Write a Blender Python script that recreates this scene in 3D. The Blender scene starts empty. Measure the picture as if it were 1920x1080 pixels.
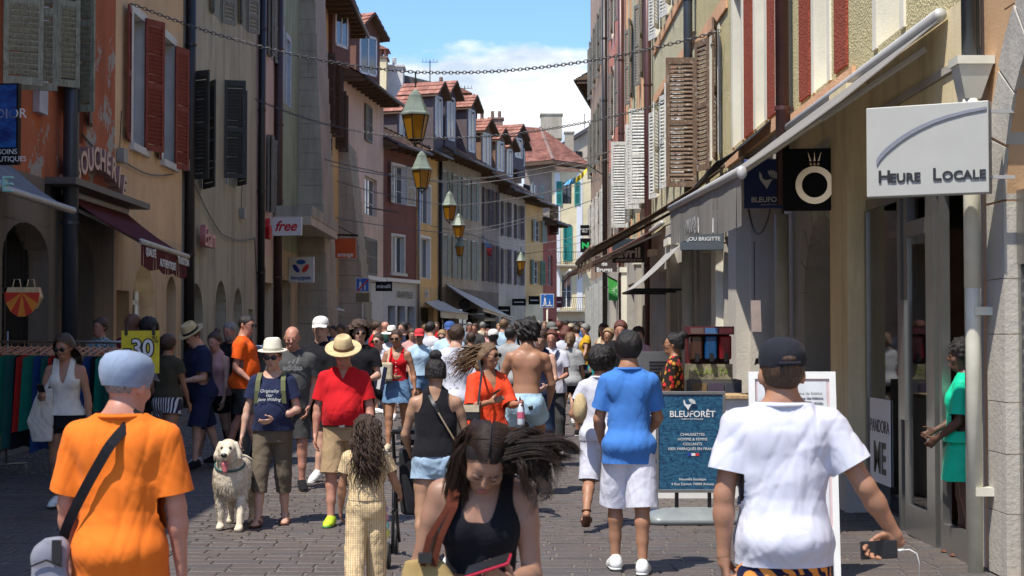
import bpy, math, random
import numpy as np
from mathutils import Vector, Matrix, noise as mnoise
random.seed(7); np.random.seed(7)
C = bpy.context.scene.collection
scn = bpy.context.scene
PI = math.pi
R = math.radians
# ------------------------------------------------------------ camera, sky, sun
F = 2900.0
CAMZ = 1.70
cam_d = bpy.data.cameras.new('camera'); cam = bpy.data.objects.new('camera', cam_d); C.objects.link(cam)
cam.location = (0, 0, CAMZ)
PITCH = math.atan(90 / F); YAW = math.atan(5 / F)
cam.rotation_euler = (PI / 2 + PITCH, 0, -YAW)
cam_d.sensor_width = 36; cam_d.lens = 36 * F / 1920
cam_d.clip_start = 0.1; cam_d.clip_end = 6000
cam_d.dof.use_dof = True; cam_d.dof.focus_distance = 16; cam_d.dof.aperture_fstop = 8
scn.camera = cam
scn.view_settings.view_transform = 'Standard'; scn.view_settings.look = 'None'
scn.view_settings.exposure = 0.45; scn.view_settings.gamma = 1
scn.view_settings.use_curve_mapping = False
SUN = Vector((-0.30, -0.36, 0.885)).normalized()        # towards the sun
world = bpy.data.worlds.new('World'); scn.world = world; world.use_nodes = True
wn = world.node_tree; wn.nodes.clear()
sky = wn.nodes.new('ShaderNodeTexSky'); sky.sky_type = 'NISHITA'; sky.sun_disc = False
sky.sun_elevation = math.asin(SUN.z); sky.sun_rotation = math.atan2(SUN.x, SUN.y)
sky.air_density = 1.0; sky.dust_density = 0.6; sky.ozone_density = 1.6
bg = wn.nodes.new('ShaderNodeBackground'); bg.inputs['Strength'].default_value = 0.15
wo = wn.nodes.new('ShaderNodeOutputWorld')
wn.links.new(sky.outputs[0], bg.inputs[0]); wn.links.new(bg.outputs[0], wo.inputs[0])
sl = bpy.data.lights.new('sun', 'SUN'); sl.energy = 4.6; sl.angle = R(0.55); sl.color = (1, 0.95, 0.86)
so = bpy.data.objects.new('sun', sl); C.objects.link(so)
so.rotation_euler = SUN.to_track_quat('Z', 'Y').to_euler()
# ------------------------------------------------------------ pixel helpers (photo pixels, 1920x1080)
_M = cam.rotation_euler.to_matrix()
def ray(px, py):
 return (_M @ Vector(((px - 960) / F, (540 - py) / F, -1))).normalized()
def at(px, py, Y):
 d = ray(px, py); t = Y / d.y
 return Vector((d.x * t, Y, CAMZ + d.z * t))
def ground_at(px, py, z=0.0):
 d = ray(px, py); t = (z - CAMZ) / d.z
 return Vector((d.x * t, d.y * t, z))
# ------------------------------------------------------------ object helpers
def tag(o, label=None, cat=None, group=None, kind=None):
 if label: o['label'] = label
 if cat: o['category'] = cat
 if group: o['group'] = group
 if kind: o['kind'] = kind
 return o
def thing(name, label, cat, loc=(0, 0, 0), group=None, rz=0):
 o = bpy.data.objects.new(name, None); C.objects.link(o)
 o.location = loc; o.rotation_euler = (0, 0, rz); o.empty_display_size = .1
 return tag(o, label, cat, group)
def rootloc(o):
 p = Vector((0, 0, 0))
 while o is not None:
  p += o.location; o = o.parent
 return p
class MB:
 """collects faces; build() links ONE mesh object. World coordinates unless local=True"""
 def __init__(s): s.v = []; s.f = []; s.m = []; s.cm = 0
 def mat(s, i): s.cm = i; return s
 def add(s, vs, fs):
  b = len(s.v); s.v.extend([tuple(p) for p in vs])
  for f in fs: s.f.append(tuple(b + i for i in f)); s.m.append(s.cm)
  return s
 def quad(s, a, b, c, d): return s.add([a, b, c, d], [(0, 1, 2, 3)])
 def obox(s, o, ax, ay, az):
  o, ax, ay, az = Vector(o), Vector(ax), Vector(ay), Vector(az)
  vs = [o, o + ax, o + ax + ay, o + ay, o + az, o + ax + az, o + ax + ay + az, o + ay + az]
  fs = [(0, 3, 2, 1), (4, 5, 6, 7), (0, 1, 5, 4), (1, 2, 6, 5), (2, 3, 7, 6), (3, 0, 4, 7)]
  if ax.cross(ay).dot(az) < 0: fs = [f[::-1] for f in fs]
  return s.add(vs, fs)
 def box(s, x0, x1, y0, y1, z0, z1):
  return s.obox((min(x0,x1), min(y0,y1), min(z0,z1)), (abs(x1 - x0), 0, 0), (0, abs(y1 - y0), 0), (0, 0, abs(z1 - z0)))
 def tube(s, pts, r, n=8, cap=True, up=None):
  pts = [Vector(p) for p in pts]; k = len(pts)
  rs = r if isinstance(r, (list, tuple)) else [r] * k
  b = len(s.v); ref = None
  for i, p in enumerate(pts):
   t = (pts[min(i + 1, k - 1)] - pts[max(i - 1, 0)])
   if t.length < 1e-9: t = Vector((0, 0, 1))
   t.normalize()
   if ref is None:
    ref = Vector((0, 0, 1)) if abs(t.z) < .9 else Vector((1, 0, 0))
   a = (ref - t * ref.dot(t))
   if a.length < 1e-4: a = t.orthogonal()
   a.normalize(); ref = a; c = t.cross(a)
   for j in range(n):
    w = 2 * PI * j / n
    s.v.append(tuple(p + (a * math.cos(w) + c * math.sin(w)) * rs[i]))
  for i in range(k - 1):
   for j in range(n):
    s.f.append((b + i * n + j, b + i * n + (j + 1) % n, b + (i + 1) * n + (j + 1) % n, b + (i + 1) * n + j)); s.m.append(s.cm)
  if cap:
   s.f.append(tuple(b + j for j in range(n))[::-1]); s.m.append(s.cm)
   s.f.append(tuple(b + (k - 1) * n + j for j in range(n))); s.m.append(s.cm)
  return s
 def prism(s, poly, d):
  n = len(poly); d = Vector(d); poly = [Vector(p) for p in poly]
  vs = poly + [p + d for p in poly]
  return s.add(vs, [tuple(range(n))[::-1], tuple(range(n, 2 * n))] + [(i, (i + 1) % n, n + (i + 1) % n, n + i) for i in range(n)])
 def lathe(s, c, prof, n=12, axis='z', sx=1, sy=1):
  b = len(s.v); c = Vector(c); k = len(prof)
  for r, z in prof:
   for j in range(n):
    w = 2 * PI * j / n + PI / n
    q = (r * math.cos(w) * sx, r * math.sin(w) * sy, z)
    if axis == 'x': q = (q[2], q[0], q[1])
    if axis == 'y': q = (q[0], q[2], q[1])
    s.v.append(tuple(c + Vector(q)))
  for i in range(k - 1):
   for j in range(n):
    s.f.append((b + i * n + j, b + i * n + (j + 1) % n, b + (i + 1) * n + (j + 1) % n, b + (i + 1) * n + j)); s.m.append(s.cm)
  s.f.append(tuple(b + j for j in range(n))[::-1]); s.m.append(s.cm)
  s.f.append(tuple(b + (k - 1) * n + j for j in range(n))); s.m.append(s.cm)
  return s
 def ball(s, c, r, n=10, m=6, sc=(1, 1, 1)):
  prof = [(max(math.sin(PI * i / m), 1e-3) * r, -math.cos(PI * i / m) * r * sc[2]) for i in range(m + 1)]
  return s.lathe(c, prof, n, sx=sc[0], sy=sc[1])
 def build(s, name, mats, root=None, smooth=False, local=False, bevel=0):
  me = bpy.data.meshes.new(name)
  off = Vector((0, 0, 0)) if (local or root is None) else rootloc(root)
  rz = 0 if (local or root is None or root.parent) else root.rotation_euler.z; cz, sz = math.cos(rz), math.sin(rz)
  me.from_pydata([(cz * (x - off.x) + sz * (y - off.y), -sz * (x - off.x) + cz * (y - off.y), z - off.z) for x, y, z in s.v], [], s.f)
  if not isinstance(mats, (list, tuple)): mats = [mats]
  for m in mats: me.materials.append(m)
  if any(s.m): me.polygons.foreach_set('material_index', s.m)
  if smooth: me.polygons.foreach_set('use_smooth', [True] * len(me.polygons))
  me.update()
  o = bpy.data.objects.new(name, me); C.objects.link(o)
  if root is not None: o.parent = root
  if bevel:
   md = o.modifiers.new('bevel', 'BEVEL'); md.width = bevel; md.segments = 2; md.limit_method = 'ANGLE'
  return o
def smooth_angle(o, ang=40):
 me = o.data
 me.polygons.foreach_set('use_smooth', [True] * len(me.polygons))
 try: me.set_sharp_from_angle(angle=R(ang))
 except Exception: pass
 return o
def text_mesh(name, txt, size, mat, origin, xdir, ydir, root=None, depth=.004, align='CENTER', sx=1.0, shear=0, spacing=1.0, bold=0):
 cu = bpy.data.curves.new(name, 'FONT'); cu.body = txt; cu.size = size; cu.align_x = align; cu.align_y = 'CENTER'
 cu.extrude = depth; cu.shear = shear; cu.space_character = spacing; cu.offset = bold; cu.resolution_u = 3
 o = bpy.data.objects.new(name + '_src', cu); C.objects.link(o)
 dg = bpy.context.evaluated_depsgraph_get(); me = bpy.data.meshes.new_from_object(o.evaluated_get(dg))
 bpy.data.objects.remove(o); bpy.data.curves.remove(cu)
 X = Vector(xdir).normalized(); Y = Vector(ydir).normalized(); Z = X.cross(Y)
 n = len(me.vertices); co = np.empty(n * 3); me.vertices.foreach_get('co', co); co = co.reshape(-1, 3)
 off = rootloc(root) if root is not None else Vector((0, 0, 0))
 O = np.array(Vector(origin) - off)
 out = O + co[:, :1] * np.array(X) * sx + co[:, 1:2] * np.array(Y) + co[:, 2:3] * np.array(Z)
 rz = root.rotation_euler.z if (root is not None and not root.parent) else 0
 if rz: cz, sz = math.cos(rz), math.sin(rz); out = out @ np.array([[cz, -sz, 0], [sz, cz, 0], [0, 0, 1]])
 me.vertices.foreach_set('co', out.ravel()); me.materials.clear(); me.materials.append(mat); me.update()
 me.name = name
 q = bpy.data.objects.new(name, me); C.objects.link(q)
 if root is not None: q.parent = root
 return q
# ------------------------------------------------------------ materials
MATS = {}
def _new(name):
 m = bpy.data.materials.new(name); m.use_nodes = True; nt = m.node_tree
 b = nt.nodes['Principled BSDF']; return m, nt, b
def _noise(nt, scale, vec=None, detail=4, rough=.6):
 n = nt.nodes.new('ShaderNodeTexNoise'); n.inputs['Scale'].default_value = scale
 n.inputs['Detail'].default_value = detail; n.inputs['Roughness'].default_value = rough
 if vec is not None: nt.links.new(vec, n.inputs['Vector'])
 return n
def _ramp(nt, src, p0, p1, c0=(0, 0, 0, 1), c1=(1, 1, 1, 1)):
 r = nt.nodes.new('ShaderNodeValToRGB'); r.color_ramp.elements[0].position = p0; r.color_ramp.elements[1].position = p1
 r.color_ramp.elements[0].color = c0; r.color_ramp.elements[1].color = c1
 nt.links.new(src, r.inputs[0]); return r
def _mix(nt, fac, a, b, mode='MIX'):
 m = nt.nodes.new('ShaderNodeMix'); m.data_type = 'RGBA'; m.blend_type = mode
 for inp, v in ((m.inputs[0], fac), (m.inputs[6], a), (m.inputs[7], b)):
  if hasattr(v, 'is_output') or isinstance(v, bpy.types.NodeSocket): nt.links.new(v, inp)
  elif isinstance(v, (int, float)): inp.default_value = v
  else: inp.default_value = (v[0], v[1], v[2], 1)
 return m.outputs[2]
def _coord(nt, kind='world', scale=(1, 1, 1)):
 if kind == 'world': o = nt.nodes.new('ShaderNodeNewGeometry').outputs['Position']
 else: o = nt.nodes.new('ShaderNodeTexCoord').outputs['Object']
 mp = nt.nodes.new('ShaderNodeMapping'); mp.inputs['Scale'].default_value = scale
 nt.links.new(o, mp.inputs[0]); return mp.outputs[0]
def _bump(nt, b, h, strength, dist=.01):
 n = nt.nodes.new('ShaderNodeBump'); n.inputs['Strength'].default_value = strength; n.inputs['Distance'].default_value = dist
 nt.links.new(h, n.inputs['Height']); nt.links.new(n.outputs[0], b.inputs['Normal']); return n
def dark(c, k): return tuple(x * k for x in c)
def plain(name, col, rough=.6, metal=0, var=.12, vs=6, bump=0, bs=60, kind='object', spec=.5, sheen=0):
 """simple surface with slight tonal variation"""
 key = name
 if key in MATS: return MATS[key]
 m, nt, b = _new(name); co = _coord(nt, kind)
 n = _noise(nt, vs, co, 3); r = _ramp(nt, n.outputs[0], .3, .7)
 c = _mix(nt, r.outputs[0], dark(col, 1 - var), dark(col, 1 + var)); nt.links.new(c, b.inputs['Base Color'])
 b.inputs['Roughness'].default_value = rough; b.inputs['Metallic'].default_value = metal
 b.inputs['Specular IOR Level'].default_value = spec
 if sheen: b.inputs['Sheen Weight'].default_value = sheen
 if bump: _bump(nt, b, _noise(nt, bs, co, 3).outputs[0], bump)
 MATS[key] = m; return m
def stucco(name, col, dirt=(.10, .09, .08), damt=.45, grain=45, gb=.5, patch=None, pamt=.0, rough=.93, fleck=0):
 """old lime render: blotches, rain streaks, grain, patches where paint has gone"""
 if name in MATS: return MATS[name]
 m, nt, b = _new(name); co = _coord(nt); cs = _coord(nt, 'world', (1, 1, .12))
 col = tuple(min(v * k, .8) for v, k in zip(col, (1.25, 1.18, 1.07)))
 big = _ramp(nt, _noise(nt, .55, co, 6, .65).outputs[0], .35, .7)
 c = _mix(nt, big.outputs[0], dark(col, .82), dark(col, 1.12))
 st = _ramp(nt, _noise(nt, 2.6, cs, 6, .7).outputs[0], .48, .78)
 mul = nt.nodes.new('ShaderNodeMath'); mul.operation = 'MULTIPLY'; mul.inputs[1].default_value = damt
 nt.links.new(st.outputs[0], mul.inputs[0]); c = _mix(nt, mul.outputs[0], c, dirt)
 bl = _ramp(nt, _noise(nt, 2.2, co, 8, .72).outputs[0], .55, .72)
 m2 = nt.nodes.new('ShaderNodeMath'); m2.operation = 'MULTIPLY'; m2.inputs[1].default_value = damt * .55
 nt.links.new(bl.outputs[0], m2.inputs[0]); c = _mix(nt, m2.outputs[0], c, dirt)
 if patch:
  pn = _ramp(nt, _noise(nt, .9, co, 7, .7).outputs[0], .62 - pamt * .2, .64 - pamt * .2)
  c = _mix(nt, pn.outputs[0], c, patch)
 fine = _noise(nt, grain, co, 2)
 if fleck:
  fr = _ramp(nt, fine.outputs[0], .42, .6); c = _mix(nt, fr.outputs[0], dark(col, .6), c)
 nt.links.new(c, b.inputs['Base Color']); b.inputs['Roughness'].default_value = rough
 b.inputs['Specular IOR Level'].default_value = .2
 mixh = nt.nodes.new('ShaderNodeMath'); mixh.operation = 'ADD'
 nt.links.new(fine.outputs[0], mixh.inputs[0]); nt.links.new(_noise(nt, 5, co, 5).outputs[0], mixh.inputs[1])
 _bump(nt, b, mixh.outputs[0], gb, .02); MATS[name] = m; return m
def cloth(name, col, rough=.9, var=.1, weave=True, col2=None, pat=None, ps=30, wr=.26):
 if name in MATS: return MATS[name]
 m, nt, b = _new(name); co = _coord(nt, 'object')
 c = _mix(nt, _ramp(nt, _noise(nt, 9, co, 3).outputs[0], .3, .7).outputs[0], dark(col, 1 - var), dark(col, 1 + var))
 if pat == 'stripe':                        # vertical stripes
  w = nt.nodes.new('ShaderNodeTexWave'); w.bands_direction = 'X'; w.inputs['Scale'].default_value = ps
  w.inputs['Distortion'].default_value = .6; nt.links.new(co, w.inputs[0])
  c = _mix(nt, _ramp(nt, w.outputs['Color'], .45, .5).outputs[0], c, col2)
 if pat == 'hstripe':
  w = nt.nodes.new('ShaderNodeTexWave'); w.bands_direction = 'Z'; w.inputs['Scale'].default_value = ps
  nt.links.new(co, w.inputs[0]); c = _mix(nt, _ramp(nt, w.outputs['Color'], .45, .5).outputs[0], c, col2)
 if pat == 'check':
  w = nt.nodes.new('ShaderNodeTexWave'); w.bands_direction = 'X'; w.inputs['Scale'].default_value = ps; nt.links.new(co, w.inputs[0])
  w2 = nt.nodes.new('ShaderNodeTexWave'); w2.bands_direction = 'Z'; w2.inputs['Scale'].default_value = ps; nt.links.new(co, w2.inputs[0])
  c = _mix(nt, _ramp(nt, w.outputs['Color'], .4, .6).outputs[0], c, col2)
  c = _mix(nt, _ramp(nt, w2.outputs['Color'], .4, .6).outputs[0], c, _mix(nt, .5, c, dark(col, .55)))
 if pat in ('floral', 'blot'):
  v = nt.nodes.new('ShaderNodeTexVoronoi'); v.inputs['Scale'].default_value = ps; nt.links.new(co, v.inputs[0])
  d = _ramp(nt, v.outputs['Distance'], .38, .45, (1, 1, 1, 1), (0, 0, 0, 1))
  sep = nt.nodes.new('ShaderNodeSeparateColor'); nt.links.new(v.outputs['Color'], sep.inputs[0])
  c3 = _mix(nt, _ramp(nt, sep.outputs[0], .55, .6).outputs[0], col2[0], col2[1])
  c = _mix(nt, d.outputs[0], c, c3)
 if pat == 'zig':
  ds = nt.nodes.new('ShaderNodeTexWave'); ds.bands_direction = 'DIAGONAL'; ds.inputs['Scale'].default_value = ps
  ds.inputs['Distortion'].default_value = 7; ds.inputs['Detail'].default_value = 1; nt.links.new(co, ds.inputs[0])
  c = _mix(nt, _ramp(nt, ds.outputs['Color'], .5, .56).outputs[0], c, col2)
 nt.links.new(c, b.inputs['Base Color']); b.inputs['Roughness'].default_value = rough
 b.inputs['Specular IOR Level'].default_value = .15; b.inputs['Sheen Weight'].default_value = .03
 a = nt.nodes.new('ShaderNodeMath'); a.operation = 'MULTIPLY_ADD'; a.inputs[1].default_value = 1.0
 wv = _noise(nt, 3.6, _coord(nt, 'object', (1, 1, .55)), 3, .55); wv.inputs['Distortion'].default_value = 1.4
 nt.links.new(wv.outputs[0], a.inputs[0]); fn = _noise(nt, 260, co, 1); sc = nt.nodes.new('ShaderNodeMath'); sc.operation = 'MULTIPLY'
 sc.inputs[1].default_value = .03; nt.links.new(fn.outputs[0], sc.inputs[0]); nt.links.new(sc.outputs[0], a.inputs[2])
 _bump(nt, b, a.outputs[0], wr, .09); MATS[name] = m; return m
def skin_mat(name, col):
 if name in MATS: return MATS[name]
 m, nt, b = _new(name); co = _coord(nt, 'object')
 c = _mix(nt, _ramp(nt, _noise(nt, 14, co, 4).outputs[0], .35, .7).outputs[0], dark(col, .9), (col[0] * 1.08, col[1] * .98, col[2] * .95))
 c = _mix(nt, _ramp(nt, _noise(nt, 90, co, 3).outputs[0], .5, .75).outputs[0], c, (col[0] * .95, col[1] * .82, col[2] * .78))
 nt.links.new(c, b.inputs['Base Color']); b.inputs['Roughness'].default_value = .48
 b.inputs['Specular IOR Level'].default_value = .4
 b.inputs['Subsurface Weight'].default_value = .12; b.inputs['Subsurface Radius'].default_value = (.012, .005, .003)
 b.inputs['Subsurface Scale'].default_value = 1
 _bump(nt, b, _noise(nt, 220, co, 3).outputs[0], .12, .004); MATS[name] = m; return m
def hair_mat(name, col, sc=(60, 60, 6)):
 if name in MATS: return MATS[name]
 m, nt, b = _new(name); co = _coord(nt, 'object', sc)
 n = _noise(nt, 2.2, co, 4); c = _mix(nt, _ramp(nt, n.outputs[0], .35, .68).outputs[0], dark(col, .45), dark(col, 1.6))
 nt.links.new(c, b.inputs['Base Color']); b.inputs['Roughness'].default_value = .42; b.inputs['Specular IOR Level'].default_value = .45
 _bump(nt, b, n.outputs[0], .9, .012); MATS[name] = m; return m
def glass_mat(name, tint=(.10, .12, .13), trans=.45, rough=.03, tcol=(.62, .68, .66, 1), ior=1.9):
 """pane: partly see-through, partly mirror"""
 if name in MATS: return MATS[name]
 m, nt, b = _new(name); nt.nodes.remove(b); out = nt.nodes['Material Output']
 g = nt.nodes.new('ShaderNodeBsdfGlossy'); g.inputs['Roughness'].default_value = rough; g.inputs['Color'].default_value = (.95, .97, 1, 1)
 t = nt.nodes.new('ShaderNodeBsdfTransparent'); t.inputs['Color'].default_value = tcol
 d = nt.nodes.new('ShaderNodeBsdfDiffuse'); d.inputs['Color'].default_value = (*tint, 1)
 m1 = nt.nodes.new('ShaderNodeMixShader'); m1.inputs[0].default_value = trans
 nt.links.new(d.outputs[0], m1.inputs[1]); nt.links.new(t.outputs[0], m1.inputs[2])
 fr = nt.nodes.new('ShaderNodeFresnel'); fr.inputs['IOR'].default_value = ior
 m2 = nt.nodes.new('ShaderNodeMixShader'); nt.links.new(fr.outputs[0], m2.inputs[0])
 nt.links.new(m1.outputs[0], m2.inputs[1]); nt.links.new(g.outputs[0], m2.inputs[2]); nt.links.new(m2.outputs[0], out.inputs[0])
 MATS[name] = m; return m
def wood(name, col, rough=.75, peel=None, ax=(3, 3, .4)):
 if name in MATS: return MATS[name]
 m, nt, b = _new(name); co = _coord(nt, 'world', ax)
 n = _noise(nt, 14, co, 5, .65); c = _mix(nt, _ramp(nt, n.outputs[0], .35, .7).outputs[0], dark(col, .6), dark(col, 1.25))
 if peel: c = _mix(nt, _ramp(nt, _noise(nt, 9, _coord(nt), 7, .75).outputs[0], .56, .62).outputs[0], c, peel)
 nt.links.new(c, b.inputs['Base Color']); b.inputs['Roughness'].default_value = rough
 _bump(nt, b, n.outputs[0], .5, .006); MATS[name] = m; return m
def stone(name, col, dirt=(.07, .065, .06), damt=.6):
 return stucco(name, col, dirt, damt, grain=30, gb=.3)
WHITE = plain('white_paint', (.74, .74, .72), .55, var=.06, kind='world')
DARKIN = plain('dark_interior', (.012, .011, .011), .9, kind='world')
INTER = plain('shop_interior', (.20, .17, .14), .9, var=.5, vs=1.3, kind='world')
GLASS = glass_mat('window_glass', (.06, .075, .09), .25)
SHOPGLASS = glass_mat('shop_glass', (.03, .03, .03), .96, tcol=(.92, .95, .93, 1), ior=1.5)
METALD = plain('dark_metal', (.02, .02, .021), .45, .6, kind='world')
BLACKP = plain('black_plastic', (.012, .012, .013), .35)
ALU = plain('aluminium', (.34, .33, .31), .35, .85, var=.06, kind='world')
# ------------------------------------------------------------ sky clouds (in the world, all round)
tc = wn.nodes.new('ShaderNodeTexCoord'); mp = wn.nodes.new('ShaderNodeMapping'); mp.inputs['Scale'].default_value = (1, 1, 2.6)
mp.inputs['Location'].default_value = (.35, .1, .12)
wn.links.new(tc.outputs['Generated'], mp.inputs[0])
cn = wn.nodes.new('ShaderNodeTexNoise'); cn.inputs['Scale'].default_value = 6.5; cn.inputs['Detail'].default_value = 9; cn.inputs['Roughness'].default_value = .56
wn.links.new(mp.outputs[0], cn.inputs[0])
sep = wn.nodes.new('ShaderNodeSeparateXYZ'); wn.links.new(tc.outputs['Generated'], sep.inputs[0])
low = wn.nodes.new('ShaderNodeMapRange'); low.inputs[1].default_value = .155; low.inputs[2].default_value = .205
low.inputs[3].default_value = .24; low.inputs[4].default_value = -.16; wn.links.new(sep.outputs[2], low.inputs[0])
ad = wn.nodes.new('ShaderNodeMath'); ad.operation = 'ADD'; wn.links.new(cn.outputs[0], ad.inputs[0]); wn.links.new(low.outputs[0], ad.inputs[1])
cr = wn.nodes.new('ShaderNodeValToRGB'); cr.color_ramp.elements[0].position = .52; cr.color_ramp.elements[1].position = .61
wn.links.new(ad.outputs[0], cr.inputs[0])
cn2 = wn.nodes.new('ShaderNodeTexNoise'); cn2.inputs['Scale'].default_value = 14; cn2.inputs['Detail'].default_value = 6
wn.links.new(mp.outputs[0], cn2.inputs[0])
cr2 = wn.nodes.new('ShaderNodeValToRGB'); cr2.color_ramp.elements[0].position = .38; cr2.color_ramp.elements[1].position = .58
cr2.color_ramp.elements[0].color = (3.3, 3.9, 4.7, 1); cr2.color_ramp.elements[1].color = (6.2, 6.3, 6.4, 1)
wn.links.new(cn2.outputs[0], cr2.inputs[0])
gain = wn.nodes.new('ShaderNodeMix'); gain.data_type = 'RGBA'; gain.blend_type = 'MULTIPLY'; gain.inputs[0].default_value = 1
gain.inputs[7].default_value = (.74, .93, 1.18, 1)
wn.links.new(sky.outputs[0], gain.inputs[6])
cm = wn.nodes.new('ShaderNodeMix'); cm.data_type = 'RGBA'
wn.links.new(cr.outputs[0], cm.inputs[0]); wn.links.new(gain.outputs[2], cm.inputs[6]); wn.links.new(cr2.outputs[0], cm.inputs[7])
wn.links.new(cm.outputs[2], bg.inputs[0])
# ------------------------------------------------------------ ground
def gz(d): return .012 * max(min(d, 60) - 14, 0)
def paving_mat():
 m, nt, b = _new('paving'); co = _coord(nt)
 oi = nt.nodes.new('ShaderNodeObjectInfo'); ge = nt.nodes.new('ShaderNodeNewGeometry')
 a = nt.nodes.new('ShaderNodeMath'); a.operation = 'ADD'; nt.links.new(oi.outputs['Random'], a.inputs[0]); nt.links.new(ge.outputs['Random Per Island'], a.inputs[1])
 fr = nt.nodes.new('ShaderNodeMath'); fr.operation = 'FRACT'; nt.links.new(a.outputs[0], fr.inputs[0])
 r = nt.nodes.new('ShaderNodeValToRGB'); e = r.color_ramp.elements
 e[0].color = (.052, .038, .033, 1); e[1].color = (.098, .072, .058, 1)
 for p, c in ((.25, (.086, .058, .050, 1)), (.5, (.068, .062, .062, 1)), (.75, (.104, .070, .056, 1))):
  q = e.new(p); q.color = c
 nt.links.new(fr.outputs[0], r.inputs[0])
 c = _mix(nt, _ramp(nt, _noise(nt, 30, co, 5).outputs[0], .35, .7).outputs[0], r.outputs[0], (.115, .10, .09))
 c = _mix(nt, _ramp(nt, _noise(nt, .7, co, 5).outputs[0], .35, .7).outputs[0], c, _mix(nt, .35, c, (.05, .045, .045)))
 c = _mix(nt, _ramp(nt, _noise(nt, 17, _coord(nt, 'world', (1, .6, 1)), 4, .8).outputs[0], .69, .74).outputs[0], c, (.34, .32, .30))
 nt.links.new(c, b.inputs['Base Color']); b.inputs['Roughness'].default_value = .62
 _bump(nt, b, _noise(nt, 70, co, 4).outputs[0], .5, .006); return m
PAVE = paving_mat()
def joint_mat():
 m, nt, b = _new('ground'); co = _coord(nt)
 br = nt.nodes.new('ShaderNodeTexBrick'); br.inputs['Scale'].default_value = 1; br.inputs['Brick Width'].default_value = .17
 br.inputs['Row Height'].default_value = .13; br.inputs['Mortar Size'].default_value = .012
 br.inputs['Color1'].default_value = (.072, .058, .050, 1); br.inputs['Color2'].default_value = (.10, .078, .066, 1); br.inputs['Mortar'].default_value = (.17, .15, .13, 1)
 nt.links.new(co, br.inputs[0])
 sp = nt.nodes.new('ShaderNodeSeparateXYZ'); nt.links.new(co, sp.inputs[0])
 st = _ramp(nt, sp.outputs[1], 0, 1); mr = nt.nodes.new('ShaderNodeMapRange'); mr.inputs[1].default_value = 29.9; mr.inputs[2].default_value = 30.0
 nt.links.new(sp.outputs[1], mr.inputs[0])
 mort = _mix(nt, _noise(nt, 9, co, 3).outputs[0], (.075, .065, .055), (.20, .18, .155))
 c = _mix(nt, mr.outputs[0], mort, br.outputs[0]); nt.links.new(c, b.inputs['Base Color']); b.inputs['Roughness'].default_value = .8
 return m
g = MB()
for ya, yb in ((-60, 14), (14, 60), (60, 1500)): g.quad((-900, ya, gz(ya) - .012), (900, ya, gz(ya) - .012), (900, yb, gz(yb) - .012), (-900, yb, gz(yb) - .012))
street = tag(g.build('street', joint_mat()), kind='structure')
street['label'] = 'pedestrian street paved with brown and grey stone setts'
def paver_geo(w, d, rnd, h=.0, j=.007):
 x0, x1, y0, y1 = -w / 2 + j, w / 2 - j, -d / 2 + j, d / 2 - j
 q = lambda: rnd.uniform(-.006, .006)
 low_ = [(x0 + q(), y0 + q(), -.02), (x1 + q(), y0 + q(), -.02), (x1 + q(), y1 + q(), -.02), (x0 + q(), y1 + q(), -.02)]
 t = [rnd.uniform(-.002, .002) for _ in range(4)]
 c = .008; mid = [(x, y, -.006) for x, y, _ in low_]
 top = [(low_[0][0] + c, low_[0][1] + c, t[0]), (low_[1][0] - c, low_[1][1] + c, t[1]), (low_[2][0] - c, low_[2][1] - c, t[2]), (low_[3][0] + c, low_[3][1] - c, t[3])]
 fs = [(0, 1, 5, 4), (1, 2, 6, 5), (2, 3, 7, 6), (3, 0, 4, 7), (4, 5, 9, 8), (5, 6, 10, 9), (6, 7, 11, 10), (7, 4, 8, 11), (8, 9, 10, 11)]
 return low_ + mid + top, fs
rnd = random.Random(3)
proto_p = []
for i in range(8):
 vs, fs = paver_geo(rnd.choice([.26, .31, .36]), .19, rnd)
 me = bpy.data.meshes.new('paving_stone'); me.from_pydata(vs, [], fs); me.materials.append(PAVE); me.update()
 proto_p.append((me, max(v[0] for v in vs) * 2 + .014))
pv = MB(); cnt = 0
y = 10.95
while y < 12.75:
 x = -3.9 + rnd.uniform(0, .2)
 while x < 3.35:
  me, w = proto_p[rnd.randrange(8)]
  cnt += 1
  if cnt <= 298:
   o = bpy.data.objects.new('paving_stone', me); C.objects.link(o); o.parent = street
   o.location = (x + w / 2, y, rnd.uniform(-.003, .002)); o.rotation_euler = (0, 0, rnd.choice([0, PI]))
  else:
   pv.add([(vx.co.x + x + w / 2, vx.co.y + y, vx.co.z) for vx in me.vertices], [tuple(p.vertices) for p in me.polygons])
  x += w
 y += .192
def cobbles(x0, x1, y0, y1, dy, ws):
 yy = y0
 while yy < y1:
  xx = x0 + rnd.uniform(0, .1)
  while xx < x1:
   w = rnd.choice(ws); vs, fs = paver_geo(w, dy, rnd)
   hz = rnd.uniform(-.004, .003) + gz(yy)
   pv.add([(a + xx + w / 2, b_ + yy, c_ + hz) for a, b_, c_ in vs], fs); xx += w
  yy += dy
cobbles(-6.8, -3.9, 10.95, 12.8, .19, (.26, .31, .36))
cobbles(-6.8, 3.45, y + .0, 16.0, .135, (.14, .19, .24, .30))
cobbles(-6.8, 3.45, 16.1, 16.5, .2, (.32, .4))
cobbles(-6.8, 3.45, 16.6, 23.0, .13, (.13, .18, .22))
cobbles(-6.8, 3.45, 23.1, 30, .2, (.2, .26, .3))
o = pv.build('setts', PAVE, street); tag(o, kind='stuff')
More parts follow.
